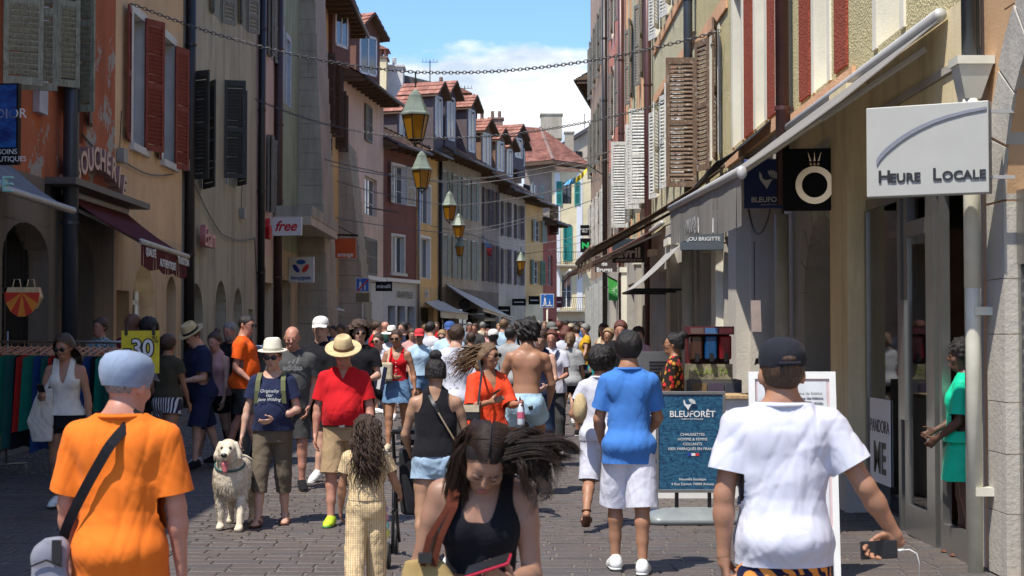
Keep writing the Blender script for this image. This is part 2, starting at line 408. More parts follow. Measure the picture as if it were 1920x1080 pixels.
# ------------------------------------------------------------ walls
class Wall:
 def __init__(s, P0, P1, side):
  s.P0 = Vector((P0[0], P0[1], 0)); s.P1 = Vector((P1[0], P1[1], 0)); s.U = (s.P1 - s.P0).normalized(); s.L = (s.P1 - s.P0).length
  s.N = Vector((s.U.y, -s.U.x, 0)) if side == 'L' else Vector((-s.U.y, s.U.x, 0)); s.side = side
 def p(s, u, z, o=0): return s.P0 + s.U * u + s.N * o + Vector((0, 0, z))
 def uz(s, px, py, off=0):
  d = ray(px, py); c = Vector((0, 0, CAMZ)); q = s.P0 + s.N * off
  t = (q - c).dot(s.N) / d.dot(s.N); h = c + d * t
  return (h - s.P0).dot(s.U), h.z
 def box(s, mb, u0, u1, z0, z1, o0, o1):
  return mb.obox(s.p(u0, z0, o0), s.U * (u1 - u0), s.N * (o1 - o0), (0, 0, z1 - z0))
def wall_mesh(W, u0, u1, z0, z1, ops, reveal=.42, off=0, thick=True):
 """front sheet with real holes and reveals. ops: (u0,u1,z0,z1)"""
 mb = MB()
 ops = [(max(a, u0), min(b, u1), max(c, z0), min(d, z1)) for a, b, c, d in ops if b > u0 and a < u1 and d > z0 and c < z1]
 us = sorted(set([u0, u1] + [v for o in ops for v in o[:2]])); zs = sorted(set([z0, z1] + [v for o in ops for v in o[2:]]))
 for i in range(len(us) - 1):
  for j in range(len(zs) - 1):
   cu, cz = (us[i] + us[i + 1]) / 2, (zs[j] + zs[j + 1]) / 2
   if any(a < cu < b and c < cz < d for a, b, c, d in ops): continue
   q = [W.p(us[i], zs[j], off), W.p(us[i + 1], zs[j], off), W.p(us[i + 1], zs[j + 1], off), W.p(us[i], zs[j + 1], off)]
   mb.quad(*(q if W.side == 'L' else q[::-1]))
 for a, b, c, d in ops:
  for (ua, za, ub, zb) in ((a, c, a, d), (b, d, b, c), (a, d, b, d), (b, c, a, c)):
   mb.quad(W.p(ua, za, off), W.p(ub, zb, off), W.p(ub, zb, off - reveal), W.p(ua, za, off - reveal))
 return mb
def arch_fill(W, mb, u0, u1, z0, z1, off0, off1, rise=None, n=10):
 """corner pieces turning a rectangular opening into an arch (crown at z1)"""
 r = (u1 - u0) / 2; rise = rise or r; zc = z1 - rise; um = (u0 + u1) / 2
 pts = [(um - r * math.cos(PI * i / n), zc + rise * math.sin(PI * i / n)) for i in range(n + 1)]
 h = n // 2
 for seg, corner in ((pts[:h + 1], (u0, z1 + .01)), (pts[h:], (u1, z1 + .01))):
  for i in range(len(seg) - 1):
   mb.prism([W.p(seg[i][0], seg[i][1], off1), W.p(seg[i + 1][0], seg[i + 1][1], off1), W.p(*corner, off1)], W.N * (off0 - off1))
 return pts
def arch_stones(W, root, u0, u1, ztop, m, rise=None, width=.32, off=.02, depth=.3, n=9, jamb=True, z0=0, name='stone'):
 """voussoirs and jamb blocks, each its own piece"""
 r = (u1 - u0) / 2; rise = rise or r; zc = ztop - rise; um = (u0 + u1) / 2
 for i in range(n):
  a0 = PI * (i + .03) / n; a1 = PI * (i + .97) / n
  f = lambda a, k: (um - (r + k) * math.cos(a), zc + (rise + k) * math.sin(a))
  k = width * rnd.uniform(.96, 1.06)
  q = [f(a0, -.006), f((a0 + a1) / 2, -.006), f(a1, -.006), f(a1, k), f((a0 + a1) / 2, k), f(a0, k)]
  mb = MB(); mb.prism([W.p(a, b, off + rnd.uniform(0, .004)) for a, b in q], W.N * -(depth + off)); mb.build(name, m, root)
 if jamb:
  for s_, uu in ((-1, u0), (1, u1)):
   z = z0
   while z < zc - .05:
    h = min(rnd.uniform(.3, .5), zc - z); 
    if zc - z - h < .15: h = zc - z
    w = width * rnd.uniform(.94, 1.06); mb = MB()
    a, b = (uu - w, uu + .006) if s_ < 0 else (uu - .006, uu + w)
    W.box(mb, a, b, z + .003, z + h - .003, -depth, off + rnd.uniform(0, .004)); mb.build(name, m, root); z += h
def window(W, root, u0, u1, z0, z1, fr=WHITE, sur=None, sill=None, panes=(2, 3), rec=None, glass=None, curtain=None, surw=.14):
 rec = rec or (.33 if (sur and W.P0.y < 50) else .16)
 mb = MB(); t = .055
 for a, b, c, d in ((u0, u0 + t, z0, z1), (u1 - t, u1, z0, z1), (u0 + t, u1 - t, z0, z0 + t), (u0 + t, u1 - t, z1 - t, z1)):
  W.box(mb, a, b, c, d, -rec - .05, -rec)
 for i in range(1, panes[0]):
  uu = u0 + (u1 - u0) * i / panes[0]; W.box(mb, uu - .035, uu + .035, z0 + t, z1 - t, -rec - .05, -rec + .005)
 for j in range(1, panes[1]):
  zz = z0 + (z1 - z0) * j / panes[1]; W.box(mb, u0 + t, u1 - t, zz - .014, zz + .014, -rec - .04, -rec - .006)
 f = mb.build('window', fr, root)
 pn = MB(); W.box(pn, u0 + .02, u1 - .02, z0 + .02, z1 - .02, -rec - .034, -rec - .026); pn.build('pane', glass or GLASS, f)
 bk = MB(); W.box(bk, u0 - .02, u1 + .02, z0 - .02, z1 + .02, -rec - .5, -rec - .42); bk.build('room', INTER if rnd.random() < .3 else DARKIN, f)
 if curtain:
  cu = MB(); k = (u1 - u0) * rnd.uniform(.25, .45)
  for a, b in ((u0, u0 + k), (u1 - k, u1)):
   nn = 6
   for i in range(nn):
    W.box(cu, a + (b - a) * i / nn, a + (b - a) * (i + 1) / nn, z0, z1, -rec - .2 + .02 * (i % 2), -rec - .17 + .02 * (i % 2))
  cu.build('curtain', curtain, f)
 if sur:
  s_ = MB(); w = surw
  for a, b, c, d in ((u0 - w, u0 + .012, z0 - .02, z1 + w), (u1 - .012, u1 + w, z0 - .02, z1 + w), (u0 + .012, u1 - .012, z1 - .012, z1 + w)):
   W.box(s_, a, b, c, d, -rec - .06, .022)
  s_.build('surround', sur, f)
 if sill:
  s_ = MB(); W.box(s_, u0 - .2, u1 + .2, z0 - .13, z0, -.16, .09); s_.build('sill', sill, f)
 return f
def shutter(W, root, hu, z0, z1, w, sg, ang, m, near=False, rails=3, name='shutter', lean=0, solid=False):
 """louvred leaf hinged at hu; sg = which way it runs when shut; ang 0 shut, 90 standing out, 180 folded back"""
 a = R(ang); D = W.U * sg * math.cos(a) + W.N * math.sin(a); T = Vector((D.y, -D.x, 0)) * .035
 O = W.p(hu, z0, .045); H = z1 - z0; Z = Vector((0, 0, 1)); st = .07
 mb = MB()
 mb.obox(O, D * st, T, Z * H); mb.obox(O + D * (w - st), D * st, T, Z * H)
 zs = [0, H] if rails <= 2 else [0] + [H * k / (rails - 1) for k in range(1, rails - 1)] + [H]
 for i, zz in enumerate(zs):
  rh = .11 if i in (0, len(zs) - 1) else .09
  zb = zz if i == 0 else (zz - rh if i == len(zs) - 1 else zz - rh / 2)
  mb.obox(O + D * st + Z * zb, D * (w - 2 * st), T, Z * rh)
 step = .075 if near else max(.075, H / 34)
 slats = []
 for i in range(len(zs) - 1):
  za = zs[i] + (.11 if i == 0 else .045) + .01; zb = zs[i + 1] - (.11 if i == len(zs) - 2 else .045) - .01
  k = max(int((zb - za) / step), 1)
  for j in range(k): slats.append(za + (zb - za) * (j + .5) / k)
 if solid:
  mb.obox(O + D * st + Z * .1 + T * .3, D * (w - 2 * st), T * .4, Z * (H - .2))
  return mb.build(name, m, root)
 if not near:
  for zz in slats:
   mb.obox(O + D * st + Z * (zz - .026) + T * .05, D * (w - 2 * st), T * .9 + Z * step * .75, Z * .014)
  return mb.build(name, m, root)
 o = mb.build(name, m, root)
 sm = MB(); sm.obox(D * 0 - Z * .026 + T * .05, D * (w - 2 * st), T * .9 + Z * .058, Z * .013)
 s0 = sm.build('slat', m, o, local=True); off = rootloc(o)
 for i, zz in enumerate(slats):
  q = s0 if i == 0 else s0.copy()
  if i: C.objects.link(q); q.parent = o
  q.location = O + D * st + Z * zz - off
  if rnd.random() < .12: q.location.z -= .012
 return o
TILE = None
def tile_mat(name, c1, c2):
 if name in MATS: return MATS[name]
 m, nt, b = _new(name); co = _coord(nt); ge = nt.nodes.new('ShaderNodeNewGeometry')
 c = _mix(nt, ge.outputs['Random Per Island'], c1, c2)
 c = _mix(nt, _ramp(nt, _noise(nt, 1.2, co, 5).outputs[0], .45, .75).outputs[0], c, dark(c1, .5))
 nt.links.new(c, b.inputs['Base Color']); b.inputs['Roughness'].default_value = .85; _bump(nt, b, _noise(nt, 40, co).outputs[0], .3, .01)
 MATS[name] = m; return m
TILE = tile_mat('clay_tile', (.25, .095, .065), (.40, .18, .125))
TILE2 = tile_mat('old_tile', (.16, .11, .09), (.28, .17, .13))
def tiles(E0, E1, R1_, R0_, root, m=None, tw=.24, th=.30):
 """tiled slope; E eave corners, R ridge corners"""
 E0, E1, R1_, R0_ = map(Vector, (E0, E1, R1_, R0_)); mb = MB()
 n = (E1 - E0).cross(R0_ - E0).normalized()
 if n.z < 0: n = -n
 H = max((R0_ - E0).length, (R1_ - E1).length); rows = max(int(H / th), 1)
 for j in range(rows):
  a0, a1 = j / rows, min((j + 1.12) / rows, 1)
  L0, L1 = E0.lerp(R0_, a0), E1.lerp(R1_, a0); M0, M1 = E0.lerp(R0_, a1), E1.lerp(R1_, a1)
  cols = max(int((L1 - L0).length / tw), 1)
  for i in range(cols):
   s0 = (i + .02) / cols; s1 = (i + .98) / cols; z = rnd.uniform(0, .012)
   p = [L0.lerp(L1, s0) + n * (.055 + z), L0.lerp(L1, s1) + n * (.055 + z), M0.lerp(M1, s1) + n * (.012 + z), M0.lerp(M1, s0) + n * (.012 + z)]
   mb.add(p + [p[0] - n * .04, p[1] - n * .04], [(0, 1, 2, 3), (0, 4, 5, 1)])
 mb.add([E0, E1, R1_, R0_], [(0, 1, 2, 3)])
 o = mb.build('roof_tiles', m or TILE, root); tag(o, kind='stuff'); return o
SOFFIT = wood('soffit_wood', (.14, .085, .05)); GUTTER = plain('gutter_metal', (.11, .10, .095), .5, .7, kind='world')
def building(name, label, W, H, mat, wins=(), base=None, zb=0, baseops=(), roof='tile', depth=8, over=.5, ridge=2.8, tilem=None, z_extra_ops=(), reveal=.42):
 """wins: dict list with px rects or uz rects"""
 root = thing(name, label, 'building', tuple(W.p(0, 0)))
 ops = []; todo = []
 for w in wins:
  if 'px' in w:
   x0, x1, yt, yb = w['px']; u0, z1 = W.uz(x0, yt); _, z0 = W.uz(x0, yb); u1, _ = W.uz(x1, yt)
   if u1 < u0: u0, u1 = u1, u0
  else: u0, u1, z0, z1 = w['uz']
  w = dict(w); w['r'] = (u0, u1, z0, z1); ops.append((u0, u1, z0, z1)); todo.append(w)
 wm = wall_mesh(W, 0, W.L, zb, H, ops, reveal)
 a0, a1, b0, b1 = W.p(0, 0, 0), W.p(W.L, 0, 0), W.p(0, 0, -depth), W.p(W.L, 0, -depth); Z = Vector((0, 0, H))
 wm.quad(a0, b0, b0 + Z, a0 + Z); wm.quad(a1, b1, b1 + Z, a1 + Z); wm.quad(b0, b1, b1 + Z, b0 + Z)
 if roof is None: wm.quad(a0 + Z, a1 + Z, b1 + Z, b0 + Z)
 wm.build('wall', mat, root)
 if zb:
  bm_ = wall_mesh(W, 0, W.L, 0, zb, [b[:4] for b in baseops], .45)
  for b in baseops:
   if len(b) > 4 and b[4]: arch_fill(W, bm_, b[0], b[1], b[2], b[3], 0.0, -.45, rise=b[4])
  bm_.build('ground_floor_wall', base or mat, root)
  for b in baseops:
   i_ = MB()
   u0, u1, z0, z1 = b[:4]
   W.box(i_, u0 - .3, u1 + .3, -.01, z1 + .3, -2.6, -2.5)
   W.box(i_, u0 - .3, u0 - .25, 0, z1 + .3, -2.5, -.46); W.box(i_, u1 + .25, u1 + .3, 0, z1 + .3, -2.5, -.46)
   W.box(i_, u0 - .3, u1 + .3, z1 + .3, z1 + .35, -2.6, -.46)
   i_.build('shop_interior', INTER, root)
   if len(b) > 5 and b[5]:
    f = MB(); fm = b[5]; t = .07
    for a, b2, c, d in ((u0, u0 + t, z0, z1), (u1 - t, u1, z0, z1), (u0 + t, u1 - t, z0, z0 + .2), (u0 + t, u1 - t, z1 - t, z1), ((u0 + u1) / 2 - .04, (u0 + u1) / 2 + .04, z0 + .2, z1 - t), (u0 + t, u1 - t, 2.3, 2.38)):
     if c < d: W.box(f, a, b2, c, d, -.36, -.30)
    fo = f.build('shopfront', fm, root); g_ = MB(); W.box(g_, u0 + .01, u1 - .01, z0, z1 - .01, -.335, -.325); g_.build('pane', SHOPGLASS, fo)
 for w in todo:
  u0, u1, z0, z1 = w['r']
  if w.get('blind'):      # shut louvres fill it
   k = (u1 - u0) / 2
   shutter(W, root, u0, z0, z1, k - .01, 1, 0, w['sh']); shutter(W, root, u1, z0, z1, k - .01, -1, 0, w['sh'])
   continue
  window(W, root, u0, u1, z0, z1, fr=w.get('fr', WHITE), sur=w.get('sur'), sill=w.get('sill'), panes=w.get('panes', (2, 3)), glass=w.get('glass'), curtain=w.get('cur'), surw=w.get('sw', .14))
  if w.get('sh'):
   k = (u1 - u0) / 2 + .02; an = w.get('ang', (172, 172)); s_ = w.get('sol', False); nr = w.get('near', False)
   if an[0] is not None: shutter(W, root, u0 - .03, z0 - .03, z1 + .03, k, 1, an[0], w['sh'], near=nr, solid=s_)
   if an[1] is not None: shutter(W, root, u1 + .03, z0 - .03, z1 + .03, k, -1, an[1], w['sh'], near=nr, solid=s_)
 if roof == 'tile':
  rise = ridge; hd = depth / 2 + over
  E0, E1 = W.p(-.05, H, over), W.p(W.L + .05, H, over); Rr0, Rr1 = W.p(-.05, H + rise, -depth / 2), W.p(W.L + .05, H + rise, -depth / 2)
  B0, B1 = W.p(-.05, H, -depth - over), W.p(W.L + .05, H, -depth - over)
  rf = MB(); t = Vector((0, 0, .14))
  rf.prism([E0, Rr0, B0], E1 - E0)
  ro = rf.build('roof', SOFFIT, root)
  up = Vector((0, 0, .02)); tiles(E0 + up, E1 + up, Rr1 + up, Rr0 + up, ro, tilem)
  tiles(B0 + up, B1 + up, Rr1 + up, Rr0 + up, ro, tilem, .5, .6)
  gt = MB(); gt.tube([W.p(-.05, H - .02, over + .06), W.p(W.L + .05, H - .02, over + .06)], .075, 8); gt.build('gutter', GUTTER, ro, smooth=True)
  k = 0
  while k * .8 < W.L:
   rt = MB(); W.box(rt, k * .8, k * .8 + .09, H - .16, H - .02, .01, over - .02); k += 1; rt.build('rafter', SOFFIT, ro)
 return root
def downpipe(W, u, z0, z1, r, m, label, off=.12, group=None, brackets=True, cast=None):
 root = thing('downpipe', label, 'downpipe', tuple(W.p(u, z0, off)), group)
 mb = MB(); mb.tube([W.p(u, z0, off), W.p(u, z1, off)], r, 12); mb.build('pipe', m, root, smooth=True)
 if brackets:
  z = z0 + 1.2
  while z < z1 - .3:
   b = MB(); b.tube([W.p(u, z - .025, off), W.p(u, z + .025, off)], r * 1.15, 12); W.box(b, u - .02, u + .02, z - .015, z + .015, 0, off - r * .9)
   b.build('bracket', m, root); z += 2.2
 if cast:
  b = MB(); b.tube([W.p(u, z0, off), W.p(u, z0 + cast[0], off)], r * 1.25, 12); b.tube([W.p(u, z0 + cast[0] - .1, off), W.p(u, z0 + cast[0], off)], r * 1.45, 12); b.build('shoe', cast[1], root)
 return root
def chimney(name, label, x0, x1, y0, y1, z0, z1, m, pots=0, cap=True, cowl=None):
 root = thing(name, label, 'chimney', ((x0 + x1) / 2, (y0 + y1) / 2, z0)); mb = MB(); mb.box(x0, x1, y0, y1, z0, z1); mb.build('stack', m, root)
 if cap: b = MB(); b.box(x0 - .08, x1 + .08, y0 - .08, y1 + .08, z1, z1 + .1); b.build('cap', TILE2 if cowl else m, root)
 zt = z1 + .1
 if cowl:
  b = MB()
  for sx_ in (0, .33, .66, 1):
   for sy_ in (0, 1):
    xx = x0 + (x1 - x0 - .12) * sx_; yy = y0 + (y1 - y0 - .12) * sy_; b.box(xx, xx + .12, yy, yy + .12, zt, zt + .35)
  b.build('cowl', TILE, root)
  b = MB(); xm = (x0 + x1) / 2
  b.prism([(x0 - .15, y0 - .15, zt + .35), (x1 + .15, y0 - .15, zt + .35), (xm, y0 - .15, zt + .62)], (0, y1 - y0 + .3, 0)); b.build('cowl_roof', TILE, root)
 for i in range(pots):
  xx = x0 + (x1 - x0) * (i + .5) / pots; b = MB(); b.lathe((xx, (y0 + y1) / 2, zt), [(.12, 0), (.13, .1), (.1, .12), (.13, .22), (.1, .24), (.13, .34), (.1, .36), (.12, .46), (.05, .5)], 10); b.build('chimney_pot', m, root)
 return root
def dormer(label, c, U, N, w, h, dep, wallm, tm=None, frm=None, over=.25):
 """little gabled roof house; c = sill point on the roof, front centre"""
 root = thing('dormer', label, 'dormer', tuple(c)); c = Vector(c); U = Vector(U); N = Vector(N); Z = Vector((0, 0, 1))
 mb = MB(); mb.obox(c - U * w / 2 - Z * .6, U * w, -N * dep, Z * (h + .6)); mb.build('wall', wallm, root)
 g_ = w * .42; mg = MB(); mg.prism([c - U * w / 2 + Z * h, c + U * w / 2 + Z * h, c + Z * (h + g_)], -N * dep); mg.build('gable', wallm, root)
 fr = MB(); fw = w * .72
 o = c - U * fw / 2 + N * .03 + Z * .12
 for q in ((0, .1), (fw / 2 - .04, .08), (fw - .1, .1)): fr.obox(o + U * q[0], U * q[1], -N * .06, Z * (h - .25))
 fr.obox(o, U * fw, -N * .06, Z * .1); fr.obox(o + Z * (h - .35), U * fw, -N * .06, Z * .1)
 f = fr.build('window', frm or WHITE, root); pn = MB(); pn.obox(o + U * .02 - N * .02, U * (fw - .04), -N * .012, Z * (h - .27)); pn.build('pane', GLASS, f)
 ov = over; k = g_ / (w / 2); e = w / 2 + ov
 for sg in (-1, 1):
  E0 = c + U * sg * e + N * ov * 1.5 + Z * (h - ov * k + .06); Rg0 = c + N * ov * 1.5 + Z * (h + g_ + .06)
  E1 = E0 - N * (dep + ov); Rg1 = Rg0 - N * (dep + ov)
  slab = MB(); slab.prism([E0, Rg0, Rg1, E1], -Z * .09); so_ = slab.build('roof', SOFFIT, root); tiles(E0, E1, Rg1, Rg0, so_, tm or TILE, .24, .3)
 return root
# ------------------------------------------------------------ implicit-surface modelling for bodies and clothes
V3 = lambda *a: np.array(a, dtype=np.float64)
def nrm(v): v = np.asarray(v, float); return v / (np.linalg.norm(v) + 1e-12)
class Prim:
 def __init__(s, f, lo, hi, k=.02, op='u', fr=None):
  s.f, s.k, s.op, s.fr = f, k, op, fr
  lo, hi = np.array(lo, float), np.array(hi, float)
  if fr is not None:                       # frame (M, pivot): world = M (p - piv) + piv
   cs = np.array([[x, y, z] for x in (lo[0], hi[0]) for y in (lo[1], hi[1]) for z in (lo[2], hi[2])])
   cs = ((cs - fr[1]) * (fr[3] if len(fr) > 3 else 1)) @ fr[0].T + fr[2]; lo, hi = cs.min(0), cs.max(0)
  s.lo, s.hi = lo, hi
 def ev(s, P):
  if s.fr is not None:
   sc = s.fr[3] if len(s.fr) > 3 else 1.0
   return s.f((P - s.fr[2]) @ s.fr[0] / sc + s.fr[1]) * sc
  return s.f(P)
def cap(a, b, ra, rb=None, k=.02, op='u', fr=None, sq=None):
 a = np.array(a, float); b = np.array(b, float); rb = ra if rb is None else rb
 ab = b - a; L2 = max(ab @ ab, 1e-12)
 def f(P):
  q = P - a; t = np.clip((q @ ab) / L2, 0, 1); e = q - t[..., None] * ab
  if sq is not None: e = e / np.array(sq)
  return np.sqrt((e * e).sum(-1)) - (ra + (rb - ra) * t)
 m = max(ra, rb) * (max(sq) if sq is not None else 1)
 return Prim(f, np.minimum(a, b) - m, np.maximum(a, b) + m, k, op, fr)
def ell(c, r, k=.02, op='u', fr=None, rot=None):
 c = np.array(c, float); r = np.array(r, float)
 Rm = None if rot is None else np.array(Matrix.Rotation(rot[0], 3, rot[1]))
 def f(P):
  q = P - c
  if Rm is not None: q = q @ Rm
  k0 = np.sqrt(((q / r) ** 2).sum(-1)); k1 = np.sqrt(((q / (r * r)) ** 2).sum(-1))
  return k0 * (k0 - 1) / np.maximum(k1, 1e-6)
 m = r if Rm is None else np.full(3, r.max())
 return Prim(f, c - m, c + m, k, op, fr)
def loft(prof, k=.02, e=2.3, fr=None, op='u'):
 """prof rows z, half width, half depth, cx, cy"""
 pr = np.array([list(p) + [0] * (5 - len(p)) for p in prof], float); pr = pr[np.argsort(pr[:, 0])]
 def f(P):
  z = P[..., 2]; g = [np.interp(z, pr[:, 0], pr[:, i]) for i in (1, 2, 3, 4)]
  x = np.abs(P[..., 0] - g[2]) / g[0]; y = np.abs(P[..., 1] - g[3]) / g[1]
  d = ((x ** e + y ** e) ** (1 / e) - 1) * np.minimum(g[0], g[1])
  return np.maximum(d, np.maximum(pr[0, 0] - z, z - pr[-1, 0]))
 mx = pr[:, 1].max() + np.abs(pr[:, 3]).max(); my = pr[:, 2].max() + np.abs(pr[:, 4]).max()
 return Prim(f, (-mx, -my, pr[0, 0]), (mx, my, pr[-1, 0]), k, op, fr)
def field_at(prims, P):
 F_ = np.full(P.shape[:-1], .2)
 for p in prims:
  if p.op != 'u': continue
  F_ = np.minimum(F_, p.ev(P))
 return F_
def polygonize(prims, h):
 us = [p for p in prims if p.op == 'u']
 lo = np.min([p.lo for p in us], 0) - 2.5 * h; hi = np.max([p.hi for p in us], 0) + 2.5 * h
 n = np.ceil((hi - lo) / h).astype(int) + 1
 G = np.full(n, .06, np.float32)
 ax = [lo[i] + h * np.arange(n[i]) for i in range(3)]
 for p in prims:
  mg = p.k + 1.6 * h
  a = np.maximum(np.floor((p.lo - mg - lo) / h).astype(int), 0); b = np.minimum(np.ceil((p.hi + mg - lo) / h).astype(int) + 1, n)
  if (b <= a).any(): continue
  X, Y, Z = np.meshgrid(ax[0][a[0]:b[0]], ax[1][a[1]:b[1]], ax[2][a[2]:b[2]], indexing='ij')
  d = p.ev(np.stack([X, Y, Z], -1)).astype(np.float32); S = G[a[0]:b[0], a[1]:b[1], a[2]:b[2]]
  k = max(p.k, 1e-4)
  if p.op == 'u':
   hh = np.maximum(k - np.abs(S - d), 0) / k; S[...] = np.minimum(S, d) - hh * hh * k * .25
  elif p.op == 'sub':
   d = -d; hh = np.maximum(k - np.abs(S - d), 0) / k; S[...] = np.maximum(S, d) + hh * hh * k * .25
  elif p.op == 'int': S[...] = np.maximum(S, d)
 ins = G < 0
 cs = [ins[i:n[0] - 1 + i, j:n[1] - 1 + j, k_:n[2] - 1 + k_] for i in (0, 1) for j in (0, 1) for k_ in (0, 1)]
 tot = sum(c.astype(np.int8) for c in cs); act = (tot > 0) & (tot < 8)
 I = np.argwhere(act); m = len(I)
 idx = np.full(act.shape, -1, np.int64); idx[act] = np.arange(m)
 cor = np.array([(i, j, k_) for i in (0, 1) for j in (0, 1) for k_ in (0, 1)])
 vals = np.stack([G[I[:, 0] + c[0], I[:, 1] + c[1], I[:, 2] + c[2]] for c in cor], 1)
 acc = np.zeros((m, 3)); w = np.zeros(m)
 for x in range(8):
  for y in range(x + 1, 8):
   if np.abs(cor[x] - cor[y]).sum() != 1: continue
   va, vb = vals[:, x], vals[:, y]; cr = (va < 0) != (vb < 0)
   t = np.where(cr, va / np.where(cr, va - vb, 1), 0)
   acc += np.where(cr[:, None], cor[x] + t[:, None] * (cor[y] - cor[x]), 0); w += cr
 V = lo + (I + acc / w[:, None]) * h
 Fs = []
 for a in range(3):
  sl0 = [slice(1, n[i] - 1) for i in range(3)]; sl1 = list(sl0); sl0[a] = slice(0, n[a] - 1); sl1[a] = slice(1, n[a])
  A, B = ins[tuple(sl0)], ins[tuple(sl1)]; E = np.argwhere(A != B)
  if len(E) == 0: continue
  flip = A[tuple(E.T)]
  for i in range(3):
   if i != a: E[:, i] += 1
  b, c = (a + 1) % 3, (a + 2) % 3; q = []
  for (u, v) in ((-1, -1), (0, -1), (0, 0), (-1, 0)):
   T = E.copy(); T[:, b] += u; T[:, c] += v; q.append(idx[tuple(T.T)])
  Q = np.stack(q, 1); Q[~flip] = Q[~flip][:, ::-1]; Fs.append(Q)
 return V, np.concatenate(Fs)
def relax(V, Fq, it=1, lam=.5):
 for _ in range(it):
  S = np.zeros_like(V); c = np.zeros(len(V))
  for a in range(4):
   i, j = Fq[:, a], Fq[:, (a + 1) % 4]
   for k_ in range(3):
    S[:, k_] += np.bincount(i, V[j, k_], len(V)) + np.bincount(j, V[i, k_], len(V))
   c += np.bincount(i, minlength=len(V)) + np.bincount(j, minlength=len(V))
  V = V + lam * (S / np.maximum(c, 1)[:, None] - V)
 return V
def normals(V, Fq):
 n = np.cross(V[Fq[:, 2]] - V[Fq[:, 0]], V[Fq[:, 3]] - V[Fq[:, 1]]); N = np.zeros_like(V)
 for a in range(4):
  for k_ in range(3): N[:, k_] += np.bincount(Fq[:, a], n[:, k_], len(V))
 return N / (np.linalg.norm(N, axis=1)[:, None] + 1e-12)
def clip_mesh(V, Fq, g):
 pos = g > 0; cnt_ = pos[Fq].sum(1); keep = [tuple(f) for f in Fq[cnt_ == 4]]
 V = list(map(tuple, V)); cache = {}
 for f in Fq[(cnt_ > 0) & (cnt_ < 4)]:
  out = []
  for i in range(4):
   a, b = int(f[i]), int(f[(i + 1) % 4])
   if pos[a]: out.append(a)
   if pos[a] != pos[b]:
    key = (min(a, b), max(a, b))
    if key not in cache:
     t = g[a] / (g[a] - g[b]); t = min(max(t, .02), .98)
     V.append(tuple(V[a][q] + t * (V[b][q] - V[a][q]) for q in range(3))); cache[key] = len(V) - 1
    out.append(cache[key])
  if len(out) >= 3: keep.append(tuple(out))
 used = sorted({i for f in keep for i in f}); mp_ = {o: i for i, o in enumerate(used)}
 return [V[i] for i in used], [tuple(mp_[i] for i in f) for f in keep]
def mesh_obj(name, V, Fc, mat, root, smooth=True):
 me = bpy.data.meshes.new(name)
 me.from_pydata([tuple(v) for v in V], [], [tuple(int(i) for i in f) for f in Fc]); me.materials.append(mat)
 if smooth: me.polygons.foreach_set('use_smooth', [True] * len(me.polygons))
 me.update(); o = bpy.data.objects.new(name, me); C.objects.link(o)
 if root is not None: o.parent = root
 return o
def folds(P, amp, seed, freq=1.0):
 r = np.random.RandomState(seed); d = np.zeros(len(P))
 for i in range(5):
  k1 = r.normal(size=3) * (9 + 7 * i) * freq * np.array([1, .8, .55]); k2 = r.normal(size=3) * (6 + 3 * i) * freq
  s_ = np.sin(P @ k1 + 1.9 * np.sin(P @ k2 + r.rand() * 6) + r.rand() * 6)
  d += (1 - np.abs(s_)) ** 2 / (1 + .55 * i) * (1 if i % 2 else -1)
 return d * amp
def solid(name, prims, h, mat, root, gfun=None, fold=0, seed=1, sm=1, ff=1.0, rough=0):
 V, Fq = polygonize(prims, h); V = relax(V, Fq, sm, .5)
 if fold: V = V + normals(V, Fq) * folds(V, fold, seed, ff)[:, None]
 if rough:
  r = np.random.RandomState(seed + 5); N = normals(V, Fq); a = np.zeros(len(V))
  for i in range(4):
   k1 = r.normal(size=3) * (45 + 30 * i) * ff; k2 = r.normal(size=3) * 30 * ff; a += np.sin(V @ k1 + 2 * np.sin(V @ k2)) / (1 + .3 * i)
  V = V + N * (a * rough)[:, None]
 if gfun is not None:
  V, Fq = clip_mesh(V, Fq, gfun(V))
 if len(V) == 0: return None
 return mesh_obj(name, V, Fq, mat, root)
def rotm(yaw=0, pitch=0, roll=0):
 """yaw left+, pitch down+ (nod), roll towards own right+"""
 return np.array(Matrix.Rotation(R(yaw), 3, 'Z') @ Matrix.Rotation(R(-pitch), 3, 'X') @ Matrix.Rotation(R(roll), 3, 'Y'))
def dirv(fwd, out, side):
 f, o = R(fwd), R(out); return V3(side * math.sin(o), math.sin(f) * math.cos(o), -math.cos(f) * math.cos(o))
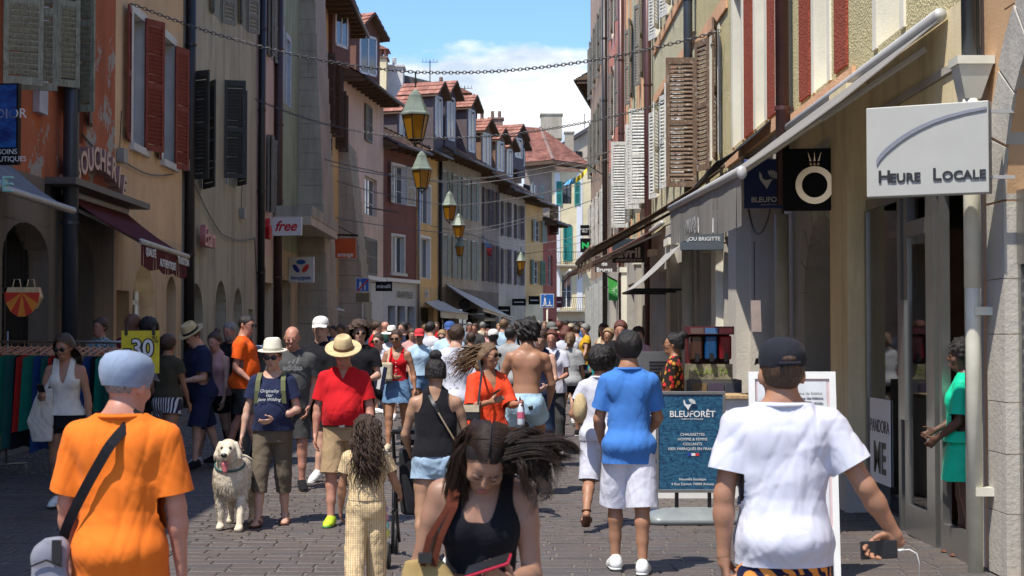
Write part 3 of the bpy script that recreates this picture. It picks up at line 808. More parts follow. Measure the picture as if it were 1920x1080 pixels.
def hand_prims(w, d, n, side, sc, curl=25, spread=4, minr=0, thumb=(.75, .6, .25), flat=0):
 d = nrm(d); n = nrm(np.array(n) - d * (np.array(n) @ d)); t = side * np.cross(d, n); P = []
 curls = curl if isinstance(curl, (list, tuple)) else [curl] * 4
 for i, (o, kl, fl) in enumerate(((.029, .088, .95), (.010, .092, 1.06), (-.009, .087, 1.0), (-.027, .079, .82))):
  a = w + t * o * .45 * sc + d * .012 * sc; b = w + t * o * sc + d * kl * sc
  P.append(cap(a, b, max(.015 * sc, minr), max(.0118 * sc, minr), .012 * sc))
  dd = nrm(d + t * math.tan(R(spread)) * (o / .03)); p = b; ang = 0
  for L, r0, r1 in ((.040, .0105, .0095), (.026, .0095, .0088), (.021, .0088, .0072)):
   ang += R(curls[i]); v = dd * math.cos(ang) + n * math.sin(ang); q = p + v * L * fl * sc
   P.append(cap(p, q, max(r0 * sc, minr), max(r1 * sc, minr), .005 * sc)); p = q
 a = w + t * .016 * sc + d * .018 * sc; v = nrm(t * thumb[0] + d * thumb[1] + n * thumb[2]); b = a + v * .042 * sc
 P.append(cap(a, b, max(.017 * sc, minr), max(.013 * sc, minr), .014 * sc))
 v = nrm(v * .75 + d * .5 + n * .2); c = b + v * .032 * sc; P.append(cap(b, c, max(.012 * sc, minr), max(.0105 * sc, minr), .006 * sc))
 v = nrm(v * .8 + d * .3 + n * .3); e = c + v * .026 * sc; P.append(cap(c, e, max(.0105 * sc, minr), max(.008 * sc, minr), .005 * sc))
 return P
MALE = [(.84, .150, .105, 0, -.012), (.92, .170, .122, 0, -.015), (1.0, .162, .115, 0, -.006), (1.10, .146, .104, 0, .0), (1.2, .156, .108, 0, .002), (1.30, .174, .118, 0, .0), (1.37, .166, .106, 0, -.006), (1.42, .125, .082, 0, -.012), (1.46, .072, .06, 0, -.012)]
FEM = [(.84, .160, .108, 0, -.018), (.92, .178, .124, 0, -.022), (1.0, .160, .11, 0, -.010), (1.10, .126, .09, 0, .0), (1.2, .134, .094, 0, .002), (1.30, .150, .104, 0, .0), (1.37, .142, .094, 0, -.006), (1.42, .106, .072, 0, -.012), (1.46, .060, .052, 0, -.012)]
def person(label, x, y, rz, H=1.72, sex='m', skin=None, arms=None, legs=None, head=(0, 0, 0), lean=(0, 0), top=None, bottom=None, hair=None,
   hat=None, shoes=None, glasses=None, voxel=.016, fat=0, group=None, face=True, z=0.0, child=False, seed=1, hands=None, scale_w=1.0, twist=0, noface=False, root=None, sit=None, headscale=1.05, hoff=(0, .004, -.016), girth=.93):
 """local frame: x own right, y forward, z up; built for 1.75 m and scaled"""
 rnd_ = random.Random(seed); S = H / 1.75; h = voxel / S
 root = thing('person', label, 'person', (x, y, z), group, rz)
 J = {}; fem = sex == 'f'
 hx = .088 * (.4 + .6 * girth); sxw = (.160 if fem else .185) * scale_w * (.5 + .5 * girth)
 legs = legs or ((3, 4), (-3, 4)); arms = arms or (((6, 8), (16, 2)), ((4, 8), (14, 2)))
 zmin = 9
 for sd, L in ((1, legs[0]), (-1, legs[1])):
  hp = V3(sd * hx, -.008, .92); kn = hp + dirv(L[0], L[2] if len(L) > 2 else 2, sd) * .43; an = kn + dirv(L[0] - L[1], 0, sd) * .41
  J['hip', sd], J['knee', sd], J['ank', sd] = hp, kn, an; 
  fp = L[3] if len(L) > 3 else 0
  J['fp', sd] = fp; J['bd', sd] = L[0] - L[1]; zmin = min(zmin, an[2] - (.13 * math.sin(R(max(fp, 0))) if fp > 0 else 0))
 dz = .08 - zmin if sit is None else sit / S - .92
 Tf = None
 TM = rotm(twist, lean[0], lean[1]); piv = V3(0, -.01, .95)
 if lean != (0, 0) or twist: Tf = (TM, piv, piv)
 tor = lambda p: (np.array(p, float) - piv) @ TM.T + piv
 hpv = V3(0, -.012, 1.53); HM = TM @ rotm(*head); hw = tor(hpv) + np.array(hoff, float); Hf = (HM, hpv, hw, headscale)
 for sd, A in ((1, arms[0]), (-1, arms[1])):
  sh = tor((sd * sxw, -.005, 1.388)); 
  e = sh + TM @ dirv(A[0][0], A[0][1], sd) * .285; f_ = TM @ dirv(A[1][0], A[1][1], sd); w = e + f_ * .25
  J['sh', sd], J['el', sd], J['wr', sd], J['fd', sd] = sh, e, w, f_
 fs = .9 if fem else 1.0; mr = .62 * h
 prof = [(p[0], (p[1] * girth + fat * .35 * math.exp(-((p[0] - 1.08) / .16) ** 2)) * (scale_w if p[0] > 1.15 else 1), p[2] + fat * .35 * math.exp(-((p[0] - 1.08) / .16) ** 2), p[3], p[4]) for p in (FEM if fem and not child else MALE)]
 B = [loft(prof, .03, 2.3, Tf)]
 if fat: B.append(ell((0, .06 + fat * .3, 1.08), (.13, .075 + fat * .5, .15), .06, fr=Tf))
 bust = [ell((s_ * .072, .072, 1.275), (.062, .052, .062), .03, fr=Tf) for s_ in (1, -1)] if fem and not child else [ell((s_ * .075, .072, 1.31), (.07, .035, .055), .04, fr=Tf) for s_ in (1, -1)]
 B += bust + [ell((s_ * .078, -.065, .90), (.085, .075, .085), .04) for s_ in (1, -1)]
 if not fem: B += [ell((s_ * .085, -.085, 1.35), (.06, .03, .08), .035, fr=Tf) for s_ in (1, -1)]   # shoulder blades
 nr = .047 if fem else .058
 B += [cap(tor((0, -.022, 1.44)), hw + HM @ np.array((0, -.002, .03)), nr * 1.08, nr, .03)]
 for s_ in (1, -1):
  B += [cap((0, -.025, 1.500), (s_ * sxw * .9, -.012, 1.386), .036 * fs, .042 * fs, .05, fr=Tf)]
 def arm_p(sd, g=0.0):
  sh, e, w = J['sh', sd], J['el', sd], J['wr', sd]; up = (e - sh); q = .88 if fem else 1.0
  return [cap(sh, sh + up * .35, .053 * q + g, .050 * q + g, .035), cap(sh + up * .3, e, .049 * q + g, .040 * q + g, .02),
    cap(e, e + (w - e) * .35, .040 * q + g, .042 * q + g, .02), cap(e + (w - e) * .3, w, .042 * q + g, .0265 * q + g, .02)]
 hands = hands or {}
 for sd in (1, -1):
  B += arm_p(sd)
  hd = hands.get(sd, {})
  n = hd.get('n', (-sd, .15, 0)); d_ = hd.get('d', J['fd', sd]); n = TM @ np.array(n, float) if hd.get('local') else np.array(n, float)
  if not hd.get('fine'): B += hand_prims(J['wr', sd], np.array(d_, float), n, sd, (.92 if fem else 1.02), hd.get('curl', 22), hd.get('spread', 4), mr, hd.get('thumb', (.75, .6, .25)))
  else: B.append(cap(J['wr', sd], J['wr', sd] + nrm(d_) * .03, .024, .02, .02))
 for sd in (1, -1):
  hp, kn, an = J['hip', sd], J['knee', sd], J['ank', sd]; q = 1.03 if fem else 1.0; c = kn + (an - kn) * .28 + V3(0, -.014, 0)
  B += [cap(hp, hp + (kn - hp) * .5, .086 * q, .078 * q, .03), cap(hp + (kn - hp) * .45, kn, .077 * q, .056 * q, .025), cap(kn, c, .052 * q, .054 * q, .025), cap(c, kn + (an - kn) * .62, .053 * q, .043 * q, .02), cap(kn + (an - kn) * .6, an, .042, .034, .02)]
 feet = {}
 for sd in (1, -1):
  an = J['ank', sd]; a = R(-J['fp', sd]); turn = R(-sd * 8); M = np.array(Matrix.Rotation(turn, 3, 'Z') @ Matrix.Rotation(a, 3, 'X'))
  fr_ = (M, V3(0, 0, .08), an); feet[sd] = fr_
  B += [cap((0, -.035, .035), (0, .10, .026), .030, .030, .02, fr=fr_, sq=(1.15, 1, .8)), cap((0, 0, .07), (0, .06, .045), .033, .028, .025, fr=fr_), cap((0, .1, .022), (0, .155, .018), .028, .022, .02, fr=fr_, sq=(1.4, 1, .7))]
 hs = 1.0
 Hd = [ell((0, -.012, 1.662), (.0735, .094, .088), .02, fr=Hf), ell((0, .020, 1.605), (.058, .068, .082), .03, fr=Hf), ell((0, .05, 1.548), (.033 if fem else .040, .034, .026), .03, fr=Hf),
   cap((-.028, .070, 1.662), (.028, .070, 1.662), .016, .016, .02, fr=Hf),
   cap((0, .090, 1.648), (0, .108, 1.612), .008, .0135, .012, fr=Hf), cap((-.012, .094, 1.608), (.012, .094, 1.608), .0085, .0085, .008, fr=Hf)]
 if h < .02:
  Hd += [ell((s_ * .031, .098, 1.642), (.019, .015, .013), .014, 'sub', fr=Hf) for s_ in (1, -1)]
  Hd += [ell((s_ * .042, .062, 1.608), (.022, .022, .022), .02, fr=Hf) for s_ in (1, -1)]
  Hd += [ell((s_ * .031, .081, 1.641), (.0165, .0145, .0125), .004, fr=Hf) for s_ in (1, -1)]
  Hd += [cap((-.017, .087, 1.574), (.017, .087, 1.574), .007, .007, .006, fr=Hf), cap((-.014, .086, 1.564), (.014, .086, 1.564), .0085, .0085, .006, fr=Hf)]
 Hd += [ell((s_ * .077, -.008, 1.628), (.012, .02, .032), .006, fr=Hf, rot=(R(-12 * s_), 'Z')) for s_ in (1, -1)]
 B += Hd
 solid('body', B, h, skin, root, sm=1)
 toW = lambda p: (np.array(p, float) - hpv) * headscale @ HM.T + hw
 HMW = lambda P: (P - hw) @ HM / headscale + hpv                           # back to head frame
 TMW = lambda P: (P - piv) @ TM + piv
 # ---- garments
 def shirt(kind, mat, o):
  ln = o.get('hem', .86); loose = o.get('loose', .022); sl_ = o.get('sleeve', .62)
  pr = []
  for p in prof:
   if p[0] < 1.0: continue
   pr.append((p[0], p[1] + .010 + loose * (1.0 if p[0] < 1.25 else .35), p[2] + .010 + loose * (1.0 if p[0] < 1.25 else .3), p[3], p[4]))
  w_, d_ = (prof[1][1] + .012 + loose * 1.0, prof[1][2] + .012 + loose * .8)
  flare = o.get('flare', 0)
  if bottom and bottom[0] != 'skirt' and ln < .97:
   bl = (bottom + ({},))[2].get('loose', .02); w_ = max(w_, hx + .092 + bl * .5 + .010); d_ = max(d_, .125 + bl * .5)
  pr = [(ln - .05, w_ + .004 + flare, d_ + flare, 0, -.008), (min(.95, ln + .03), w_ + flare * .8, d_ + flare * .8, 0, -.006)] + pr
  if o.get('tight'): pr = [(p[0], p[1] + .009, p[2] + .009, p[3], p[4]) for p in prof if p[0] >= ln - .06]
  P = [loft(pr, .02, 2.25, Tf)]
  g = .012 + (0 if o.get('tight') else loose * .25)
  if fat: P.append(ell((0, .06 + fat * .3, 1.08), (.145 + loose * .5, .088 + fat * .5 + loose * .4, .165), .06, fr=Tf))
  for q in ((1, -1)):
   if fem and not child: P.append(ell((q * .072, .074, 1.275), (.062 + g, .050 + g, .062 + g), .04, fr=Tf))
   else:
    P.append(ell((q * .075, .072, 1.31), (.07 + g, .035 + g, .055 + g), .04, fr=Tf))
    P.append(ell((q * .085, -.085, 1.35), (.06 + g, .03 + g, .08 + g), .04, fr=Tf))
   P.append(cap((0, -.025, 1.500), (q * sxw * .9, -.012, 1.386), .036 * fs + g * .9, .042 * fs + g, .05, fr=Tf))
  P.append(ell((0, -.035, .93), (w_ + .002, d_ + .018, .13), .03)) if ln < .95 and not o.get('tight') else None
  SLV = {}
  if kind in ('tee', 'polo', 'long', 'vneck'):
   for q in (1, -1):
    sh, e, w2 = J['sh', q], J['el', q], J['wr', q]; f_ = sl_
    tip = sh + (e - sh) * min(f_ + .2, 1.0); r0 = .054 * fs + g; r1 = .052 * fs + g + loose * .55
    S_ = [cap(sh, tip, r0, r1, .035)]
    if kind == 'long': S_ = [cap(sh, e, r0, .048 + g, .03), cap(e, w2, .048 + g, .034 + g, .025)]
    SLV[q] = S_; P += S_
  nk = o.get('neck', 1.495); scoop = o.get('scoop', .0); vn = kind == 'vneck' or kind == 'polo'; back = o.get('back', nk - .005)
  def gf(Vv):
   L = TMW(Vv); g1 = L[:, 2] - ln
   if kind in ('tee', 'polo', 'long', 'vneck'):
    g1 = np.minimum(g1, nk - .0 - scoop * np.exp(-(L[:, 0] / .09) ** 4) * (L[:, 1] > -.01) - L[:, 2] + .06 * np.clip(np.abs(L[:, 0]) - .08, 0, 1) * 0)
    if vn: g1 = np.where(L[:, 1] > 0, np.minimum(g1, (np.abs(L[:, 0]) - (L[:, 2] - (nk - o.get('vd', .12))) * .45)), g1)
    dt = field_at(P[:1], Vv)
    for q in (1, -1):
     if kind == 'long': continue
     sh, e = J['sh', q], J['el', q]; u = nrm(e - sh); pj = (Vv - sh) @ u; near_ = field_at(SLV[q], Vv) < dt
     g1 = np.where(near_, np.minimum(g1, .285 * sl_ - pj), g1)
   else:      # tank / straps
    ax_ = np.abs(L[:, 0]); zt = L[:, 2]; sw = o.get('strap', (.055, .115))
    frontz = o.get('front', 1.36); backz = o.get('backz', 1.40); arm = o.get('arm', 1.30)
    neckc = np.where(L[:, 1] > -.015, frontz, backz)
    inner = (neckc + np.clip((ax_ / sw[0]) ** o.get('pw', 2.2), 0, 4) * .10 * np.maximum((1.5 - neckc) / .1, .3)) - zt
    outer = (sw[1] + np.clip((1.415 - zt), 0, .2) ** 2 * o.get('aw', 3.2)) - ax_
    outer = np.where(zt < arm, .5, outer)
    g1 = np.minimum(g1, np.minimum(inner, np.maximum(outer, (arm - zt) * 1.0)))
    if o.get('strapless'): g1 = np.minimum(g1, neckc - zt)
    dt = field_at(P[:1] , Vv)
   return g1
  if kind == 'tee' and h < .0145:
   n_ = 22; rx_, ry_ = .075 + g + (0 if not fem else -.012), .066 + g - (.006 if fem else 0); q_ = MB(); q_.tube([tor((rx_ * math.sin(a), -.022 + ry_ * math.cos(a), nk - .012 - (scoop + .03) * max(math.cos(a), 0) ** 2)) for a in [2 * PI * i / n_ for i in range(n_ + 1)]], .0085, 6, cap=False); q_.build('collar', mat, root, local=True, smooth=True)
  ob = solid(o.get('name', 'shirt'), P, h * .85, mat, root, gf, o.get('fold', .0035), seed, sm=1, ff=o.get('ff', 1))
  return ob
 def trousers(mat, o):
  f_ = o.get('len', .5); lo_ = o.get('loose', .02); wz = o.get('waist', 1.0); full = o.get('full', False)
  P = [loft([(.80, prof[1][1] + .004, prof[1][2] + .004, 0, -.012), (.92, prof[1][1] + .012, prof[1][2] + .014, 0, -.015), (wz + .03, np.interp(wz, [p[0] for p in prof], [p[1] for p in prof]) + .012, .118 + fat * .2, 0, -.006)], .03)]
  P += [ell((q * .078, -.065, .90), (.096, .088, .095), .04) for q in (1, -1)]
  for q in (1, -1):
   hp, kn, an = J['hip', q], J['knee', q], J['ank', q]; r0 = .092 + lo_ * .5
   if not full:
    P.append(cap(hp, hp + (kn - hp) * min(f_ + .12, 1.12), r0, .066 + lo_ * 1.2 + (1 - min(f_, 1)) * .025, .02))
   else:
    P += [cap(hp, kn, r0, .060 + lo_, .02), cap(kn, kn + (an - kn) * min(o.get('cut', .95) + .08, 1.02), .060 + lo_, o.get('ar', .046) + lo_, .02)]
  def gf(Vv):
   g1 = wz - Vv[:, 2]; dl = {q: field_at([cap(J['hip', q], J['knee', q], .05, .05), cap(J['knee', q], J['ank', q], .05, .05)], Vv) for q in (1, -1)}
   for q in (1, -1):
    hp, kn, an = J['hip', q], J['knee', q], J['ank', q]
    if not full: u = nrm(kn - hp); lim = .43 * f_ - (Vv - hp) @ u
    else: u = nrm(an - kn); lim = .41 * o.get('cut', .95) - (Vv - kn) @ u
    g1 = np.where((dl[q] <= dl[-q]) & (Vv[:, 2] < .8), np.minimum(g1, lim), g1)
   return g1
  return solid(o.get('name', 'trousers' if full else 'shorts'), P, h * .85, mat, root, gf, o.get('fold', .004), seed + 3, sm=1, ff=o.get('ff', 1))
 def skirt(mat, o):
  zt, zb = o.get('waist', 1.02), o.get('hem', .68); fl = o.get('flare', .05)
  P = [loft([(zb - .05, .19 + fl, .14 + fl, 0, 0), (.86, .188 + fl * .4, .138 + fl * .4, 0, -.015), (.93, .190, .140, 0, -.018), (zt + .04, .142, .104, 0, -.004)], .02)]
  return solid('skirt', P, h * .85, mat, root, lambda Vv: np.minimum(zt - Vv[:, 2], Vv[:, 2] - zb - .006 * np.sin(Vv[:, 0] * 40)), .005, seed + 3)
 if bottom:
  k, m, o = (bottom + ({},))[:3]
  if k == 'skirt': skirt(m, o)
  elif k == 'trousers': trousers(m, dict(o, full=True))
  else: trousers(m, o)
 if top: shirt(top[0], top[1], (top + ({},))[2])
 # ---- hair, all in the head frame
 if hair:
  st, hm, ho = (hair + ({},))[:3]; t = ho.get('t', .012)
  P = [ell((0, -.014, 1.664), (.0735 + t, .094 + t, .088 + t), .02, fr=Hf)]
  rg = 0; nape = ho.get('nape', 1.572)
  if st == 'short': rg = ho.get('rough', .0012)
  if st == 'curly': P = [ell((0, -.018, 1.672), (.095 + t, .108 + t, .100 + t), .02, fr=Hf)]; rg = ho.get('rough', .006); nape = ho.get('nape', 1.56)
  if st in ('long', 'pony', 'bun'): P.append(ell((0, -.04, 1.61), (.070 + t, .065 + t, .075), .03, fr=Hf))
  if st == 'long':
   ln = ho.get('len', .2); nape = 1.0; sw = ho.get('sway', 0); cy = ho.get('curl', .0)
   for q in (-1, -.5, 0, .5, 1):
    a = toW((q * .062, -.05 + abs(q) * .03, 1.62)); b = a + V3(q * .03 + sw * ln, -.035 + .01 * abs(q), -ln * rnd_.uniform(.85, 1.1)) 
    P.append(cap(a, (a + b) / 2 + V3(0, -.02, 0), .040 + t, .042 + t, .03)); P.append(cap((a + b) / 2 + V3(0, -.02, 0), b, .040 + t, .018, .03))
   rg = ho.get('rough', .002)
  if st == 'bun': c_ = ho.get('bun', (0, -.09, 1.75)); P.append(ell(c_, (.05, .048, .045), .012, fr=Hf)); rg = .002; nape = 1.585
  if st == 'pony':
   a = toW((0, -.105, 1.67)); ln = ho.get('len', .26); b = a + V3(.0, -.05, -ln * .4); c_ = a + V3(ho.get('sway', 0), -.03, -ln)
   P += [cap(a, b, .022, .036, .02), cap(b, c_, .036, .012, .02)]; rg = .0015; nape = 1.585
  sl2 = ho.get('line', .8); fy = ho.get('fy', .035)
  def gh(Vv):
   L = HMW(Vv); g1 = (L[:, 2] - 1.66) * sl2 - (L[:, 1] - fy) - ho.get('rec', 0) * np.maximum(1 - (L[:, 0] / .05) ** 2, 0)
   if st == 'curly': g1 = (L[:, 2] - 1.655) * 1.0 - (L[:, 1] - .045)
   below = L[:, 2] < 1.60
   g1 = np.where(below & (L[:, 1] < -.02), np.maximum(g1, .01), g1)
   return np.minimum(g1, L[:, 2] - nape)
  solid('hair', P, h * .8, hm, root, gh, 0, seed, sm=1, rough=rg, ff=ho.get('ff', 1))
  if ho.get('beard'):
   solid('beard', [ell((0, .028, 1.572), (.060, .066, .048), .02, fr=Hf), ell((0, .054, 1.546), (.040, .040, .032), .02, fr=Hf)], h * .7, hm, root, lambda Vv: np.minimum(1.60 - HMW(Vv)[:, 2], HMW(Vv)[:, 1] - .0), rough=.001, seed=2)
 HL = Matrix(((HM[0][0], HM[0][1], HM[0][2], 0), (HM[1][0], HM[1][1], HM[1][2], 0), (HM[2][0], HM[2][1], HM[2][2], 0), (0, 0, 0, 1)))
 HL = Matrix.Translation(Vector(hw)) @ HL @ Matrix.Scale(headscale, 4) @ Matrix.Translation(-Vector(hpv))
 def head_part(name, mb, mat, smooth=True):
  mb.v = [tuple(HL @ Vector(v)) for v in mb.v]; o = mb.build(name, mat, root, smooth=smooth, local=True); return smooth_angle(o, 50) if smooth else o
 if not noface and voxel < .03:
  for q in (1, -1):
   ey = MB(); ey.ball((q * .030, .0925, 1.6405), .0058, 8, 5)
   if not glasses: head_part('eye', ey, BLACKP)
   br = MB(); br.tube([(q * .014, .1005, 1.657), (q * .032, .0985, 1.662), (q * .046, .088, 1.657)], [.0028, .0036, .0018], 6)
   head_part('eyebrow', br, hair[1] if hair else skin_mat('brow_skin', (.10, .05, .03)))
  lp = MB(); lp.tube([(-.019, .092, 1.570), (-.007, .0965, 1.572), (.007, .0965, 1.572), (.019, .092, 1.570)], [.0015, .0042, .0042, .0015], 6)
  lp.tube([(-.016, .0915, 1.563), (0, .0965, 1.562), (.016, .0915, 1.563)], [.0015, .0048, .0015], 6)
  head_part('lips', lp, LIPS)
 if glasses:
  gm = glasses if not isinstance(glasses, bool) else BLACKP; gl = MB(); big = 1.15 if fem else 1.0
  for q in (1, -1):
   gl.lathe((q * .032, .1085, 1.641), [(.0205 * big, -.003), (.0235 * big, 0), (.0205 * big, .003)], 14, axis='y', sy=.8)
   gl.tube([(q * .055, .104, 1.646), (q * .074, .07, 1.648), (q * .078, -.005, 1.642)], .0028, 5)
  gl.tube([(-.012, .110, 1.645), (.012, .110, 1.645)], .0028, 5)
  head_part('sunglasses' if glasses is True or glasses == BLACKP else 'glasses', gl, gm)
 if hat:
  k, m, o = (hat + ({},))[:3]; hb = MB(); tz = 1.690
  if k == 'fedora' or k == 'sunhat':
   br_ = o.get('brim', .065); cz = o.get('h', .115)
   hb.lathe((0, -.012, tz), [(.088, .0), (.088 + br_ * .6, -.006), (.09 + br_, .004 - o.get('droop', 0)), (.088 + br_, .010 - o.get('droop', 0)), (.090, .008), (.086, .03), (.078, cz * .8), (.060, cz), (.02, cz - .015), (.001, cz - .018)], 28, sy=1.18)
   head_part('hat', hb, m)
   b2 = MB(); b2.lathe((0, -.012, tz + .008), [(.0905, 0), (.0895, .026), (.085, .027)], 28, sy=1.18); head_part('hat_band', b2, o.get('band', BLACKP))
  if k in ('cap', 'flatcap'):
   sgn = -1 if o.get('back') else 1
   pr_ = [(.084, -.008), (.087, .012), (.084, .04), (.072, .068), (.05, .086), (.02, .094), (.001, .095)]
   if k == 'flatcap': pr_ = [(.082, -.052), (.093, -.022), (.099, .012), (.096, .042), (.080, .070), (.045, .087), (.001, .092)]
   hb.lathe((0, -.014 , tz - .01), pr_, 28, sy=1.17); head_part('hat', hb, m)
   vb = MB(); n_ = 10; rows_ = []
   for i in range(n_ + 1):
    a = PI * (i / n_ - .5) * .9; vx, vy = math.sin(a) * .078, math.cos(a)
    rows_.append(((vx, sgn * (.072 + .012 * vy), tz + .006 - .006 * abs(math.sin(a))), (vx * .98, sgn * (.082 + o.get('visor', .068) * vy ** .7), tz - .010 - .014 * abs(math.sin(a)))))
   V_ = []; 
   for a_, b_ in rows_: V_ += [a_, b_, (b_[0], b_[1], b_[2] - .006), (a_[0], a_[1], a_[2] - .006)]
   Fv = []
   for i in range(n_):
    for j in range(4): Fv.append((i * 4 + j, i * 4 + (j + 1) % 4, (i + 1) * 4 + (j + 1) % 4, (i + 1) * 4 + j))
   vb.add(V_, Fv); 
   if not o.get('novisor'): head_part('visor', vb, o.get('vm', m))
 # ---- shoes
 if shoes:
  sm_, so_ = shoes if isinstance(shoes, tuple) else (shoes, WHITE)
  for sd in (1, -1):
   fr_ = feet[sd]
   if so_ == 'sandal':
    P = [cap((0, -.035, .010), (0, .15, .010), .042, .046, .01, fr=fr_, sq=(1, 1, .28)), cap((-.042, .07, .03), (.042, .07, .03), .03, .03, .01, fr=fr_, sq=(.6, .6, 1.05)), cap((-.03, -.01, .085), (.03, -.01, .085), .012, .012, .01, fr=fr_, sq=(1.6, 3.6, .9))]
    solid('sandal', P, max(h * .7, .007), sm_, root); continue
   P = [cap((0, -.035, .04), (0, .10, .034), .046, .050, .02, fr=fr_, sq=(.98, 1, .9)), cap((0, .1, .028), (0, .165, .022), .046, .036, .02, fr=fr_, sq=(1.05, 1, .75)), cap((0, -.02, .075), (0, .05, .06), .044, .036, .03, fr=fr_)]
   M, pv_, an = fr_
   def gs(Vv, M=M, pv_=pv_, an=an): return ((Vv - an) @ M + pv_)[:, 2] - .012
   so2 = solid('shoe', P, max(h * .8, .008), sm_, root, gs)
   sole = [cap((0, -.035, .012), (0, .16, .012), .047, .047, .01, fr=fr_, sq=(1, 1, .30))]
   V, Fq = polygonize(sole, max(h * .7, .007)); q = mesh_obj('sole', V, Fq, so_, so2)
 root['zoff'] = dz
 for c in root.children: 
  c.scale = (S, S, S); c.location = (0, 0, dz * S)
 Wm = Matrix.Translation((x, y, z)) @ Matrix.Rotation(rz, 4, 'Z') @ Matrix.Translation((0, 0, dz * S)) @ Matrix.Scale(S, 4)
 J['W'] = lambda p: Wm @ Vector(p)
 J['head'] = lambda p: Wm @ (HL @ Vector(p)); J['tor'] = lambda p: Wm @ Vector(tor(p))
 J['S'] = S; J['dz'] = dz; J['HL'] = HL; J['loc'] = lambda p: Vector(p) * S + Vector((0, 0, dz * S)); J['torl'] = lambda p: J['loc'](tor(p)); J['headl'] = lambda p: J['loc'](HL @ Vector(p))
 J['Wm'] = Matrix.Translation((x, y, z)) @ Matrix.Rotation(rz, 4, 'Z')
 root['label'] = label
 return root, J
LIPS = plain('lip_skin', (.34, .12, .10), .45, var=.05)
SK_L = skin_mat('skin_light', (.55, .34, .25)); SK_M = skin_mat('skin_medium', (.46, .26, .17)); SK_T = skin_mat('skin_tan', (.36, .19, .115))
SK_R = skin_mat('skin_ruddy', (.48, .24, .17)); SK_D = skin_mat('skin_deep', (.12, .06, .04)); SK_O = skin_mat('skin_olive', (.40, .24, .155))
H_BLK = hair_mat('hair_black', (.014, .011, .010)); H_BRN = hair_mat('hair_brown', (.055, .030, .018)); H_LB = hair_mat('hair_light_brown', (.16, .095, .05))
H_BLD = hair_mat('hair_blond', (.34, .22, .11)); H_GRY = hair_mat('hair_grey', (.22, .21, .20)); H_AUB = hair_mat('hair_auburn', (.12, .035, .02))
# ------------------------------------------------------------ LEFT SIDE
XL = -6.8
dL = lambda px: -XL * F / (955 - px)
M_RUST = stucco('rust_render', (.36, .115, .06), (.10, .05, .035), .7, patch=(.36, .33, .29), pamt=.25)
M_CREAM = stucco('peach_render', (.58, .42, .27), (.30, .20, .12), .4)
M_GREIGE = stucco('grey_green_render', (.36, .34, .27), (.12, .11, .09), .7)
M_PINK = stucco('faded_pink_render', (.50, .38, .34), (.18, .15, .12), .6)
M_GREEN = stucco('green_render', (.25, .31, .23), (.08, .09, .07), .8)
M_YELL = stucco('ochre_render', (.54, .37, .17), (.22, .14, .07), .55, patch=(.42, .38, .32), pamt=.1)
M_STONEG = stone('grey_limestone', (.33, .31, .27))
M_STONEL = stone('pale_limestone', (.42, .39, .34), (.12, .11, .10), .5)
M_STONED = stone('dark_stone', (.16, .14, .12))
SH_SAGE = wood('sage_shutter_paint', (.32, .32, .23), peel=(.18, .16, .12)); SH_RED = wood('red_shutter_paint', (.24, .045, .028))
SH_DARK = wood('charcoal_shutter_paint', (.05, .052, .05)); SH_DGRN = wood('dark_green_shutter_paint', (.03, .045, .04)); SH_BRN = wood('brown_shutter_wood', (.085, .05, .03))
SH_GREY = wood('grey_shutter_wood', (.22, .21, .18)); SH_WHITE = wood('white_shutter_paint', (.66, .65, .60), peel=(.38, .34, .28))
PIPE_D = plain('dark_pipe', (.035, .03, .028), .4, .4, kind='world'); PIPE_B = plain('blue_grey_pipe', (.05, .06, .075), .4, .3, kind='world')
STONE_W = plain('white_trim', (.60, .59, .55), .8, var=.12, vs=2, kind='world')
CREAMW = plain('cream_trim', (.55, .52, .45), .75, var=.1, kind='world')
def lwall(d0, d1): return Wall((XL, d0), (XL, d1), 'L')
y0, y1 = 3.0, dL(110)
W = lwall(y0, y1)
def ul(px, Wl): return Wl.uz(px, 300)[0]
rust = building('town_house', 'rust red rendered house at far left with sage louvred shutters', W, 9.6, M_RUST, depth=7, zb=4.0, base=M_STONED,
 wins=[{'uz': (W.L - 1.15, W.L - .45, 5.45, 7.9), 'sh': SH_SAGE, 'near': False, 'ang': (None, 130)}, {'uz': (5.5, 6.6, 5.2, 7.8)}, {'uz': (9.5, 10.6, 5.2, 7.8)}, {'uz': (13.3, 14.4, 5.2, 7.8)}],
 baseops=[(W.L - 2.6, W.L - .5, 0, 3.3, .5, METALD), (11, 14, 0, 3.2, .6, METALD), (5, 8, 0, 3.2, .6, METALD)])
W = lwall(dL(110), dL(213))
rust2 = building('town_house', 'rust red house with arched butcher lettering over a dark canopy', W, 10.6, M_RUST, depth=7, zb=4.0, base=M_STONED,
 wins=[{'uz': (.45, 1.25, 4.75, 7.9)}],
 baseops=[(.45, 2.0, 0, 3.35, .7, METALD)])
def leaf_px(Wl, root, hpx, fpx, yt, yb, m, near=True, rails=3, name='shutter'):
 """leaf seen between hinge pixel and free-edge pixel, height from pixels at the hinge"""
 hu, zt = Wl.uz(hpx, yt, .045); _, zb_ = Wl.uz(hpx, yb, .045); 
 return hu, zb_, zt
def pair(Wl, root, items, m, near=True, name='shutter'):
 for hpx, yt, yb, w, sg, ang in items:
  hu, zt = Wl.uz(hpx, yt, .045); _, zb_ = Wl.uz(hpx, yb, .045)
  shutter(Wl, root, hu, zb_, zt, w, sg, ang, m, near=near)
Wn = lwall(3.0, dL(110))
pair(Wn, rust, [(8, -160, 158, .52, 1, 62), (40, -130, 170, .5, 1, 75)], SH_SAGE)
pair(W, rust2, [(128, -120, 214, .52, -1, 68), (140, -110, 214, .5, 1, 150), (176, -60, 240, .55, 1, 165)], SH_SAGE)
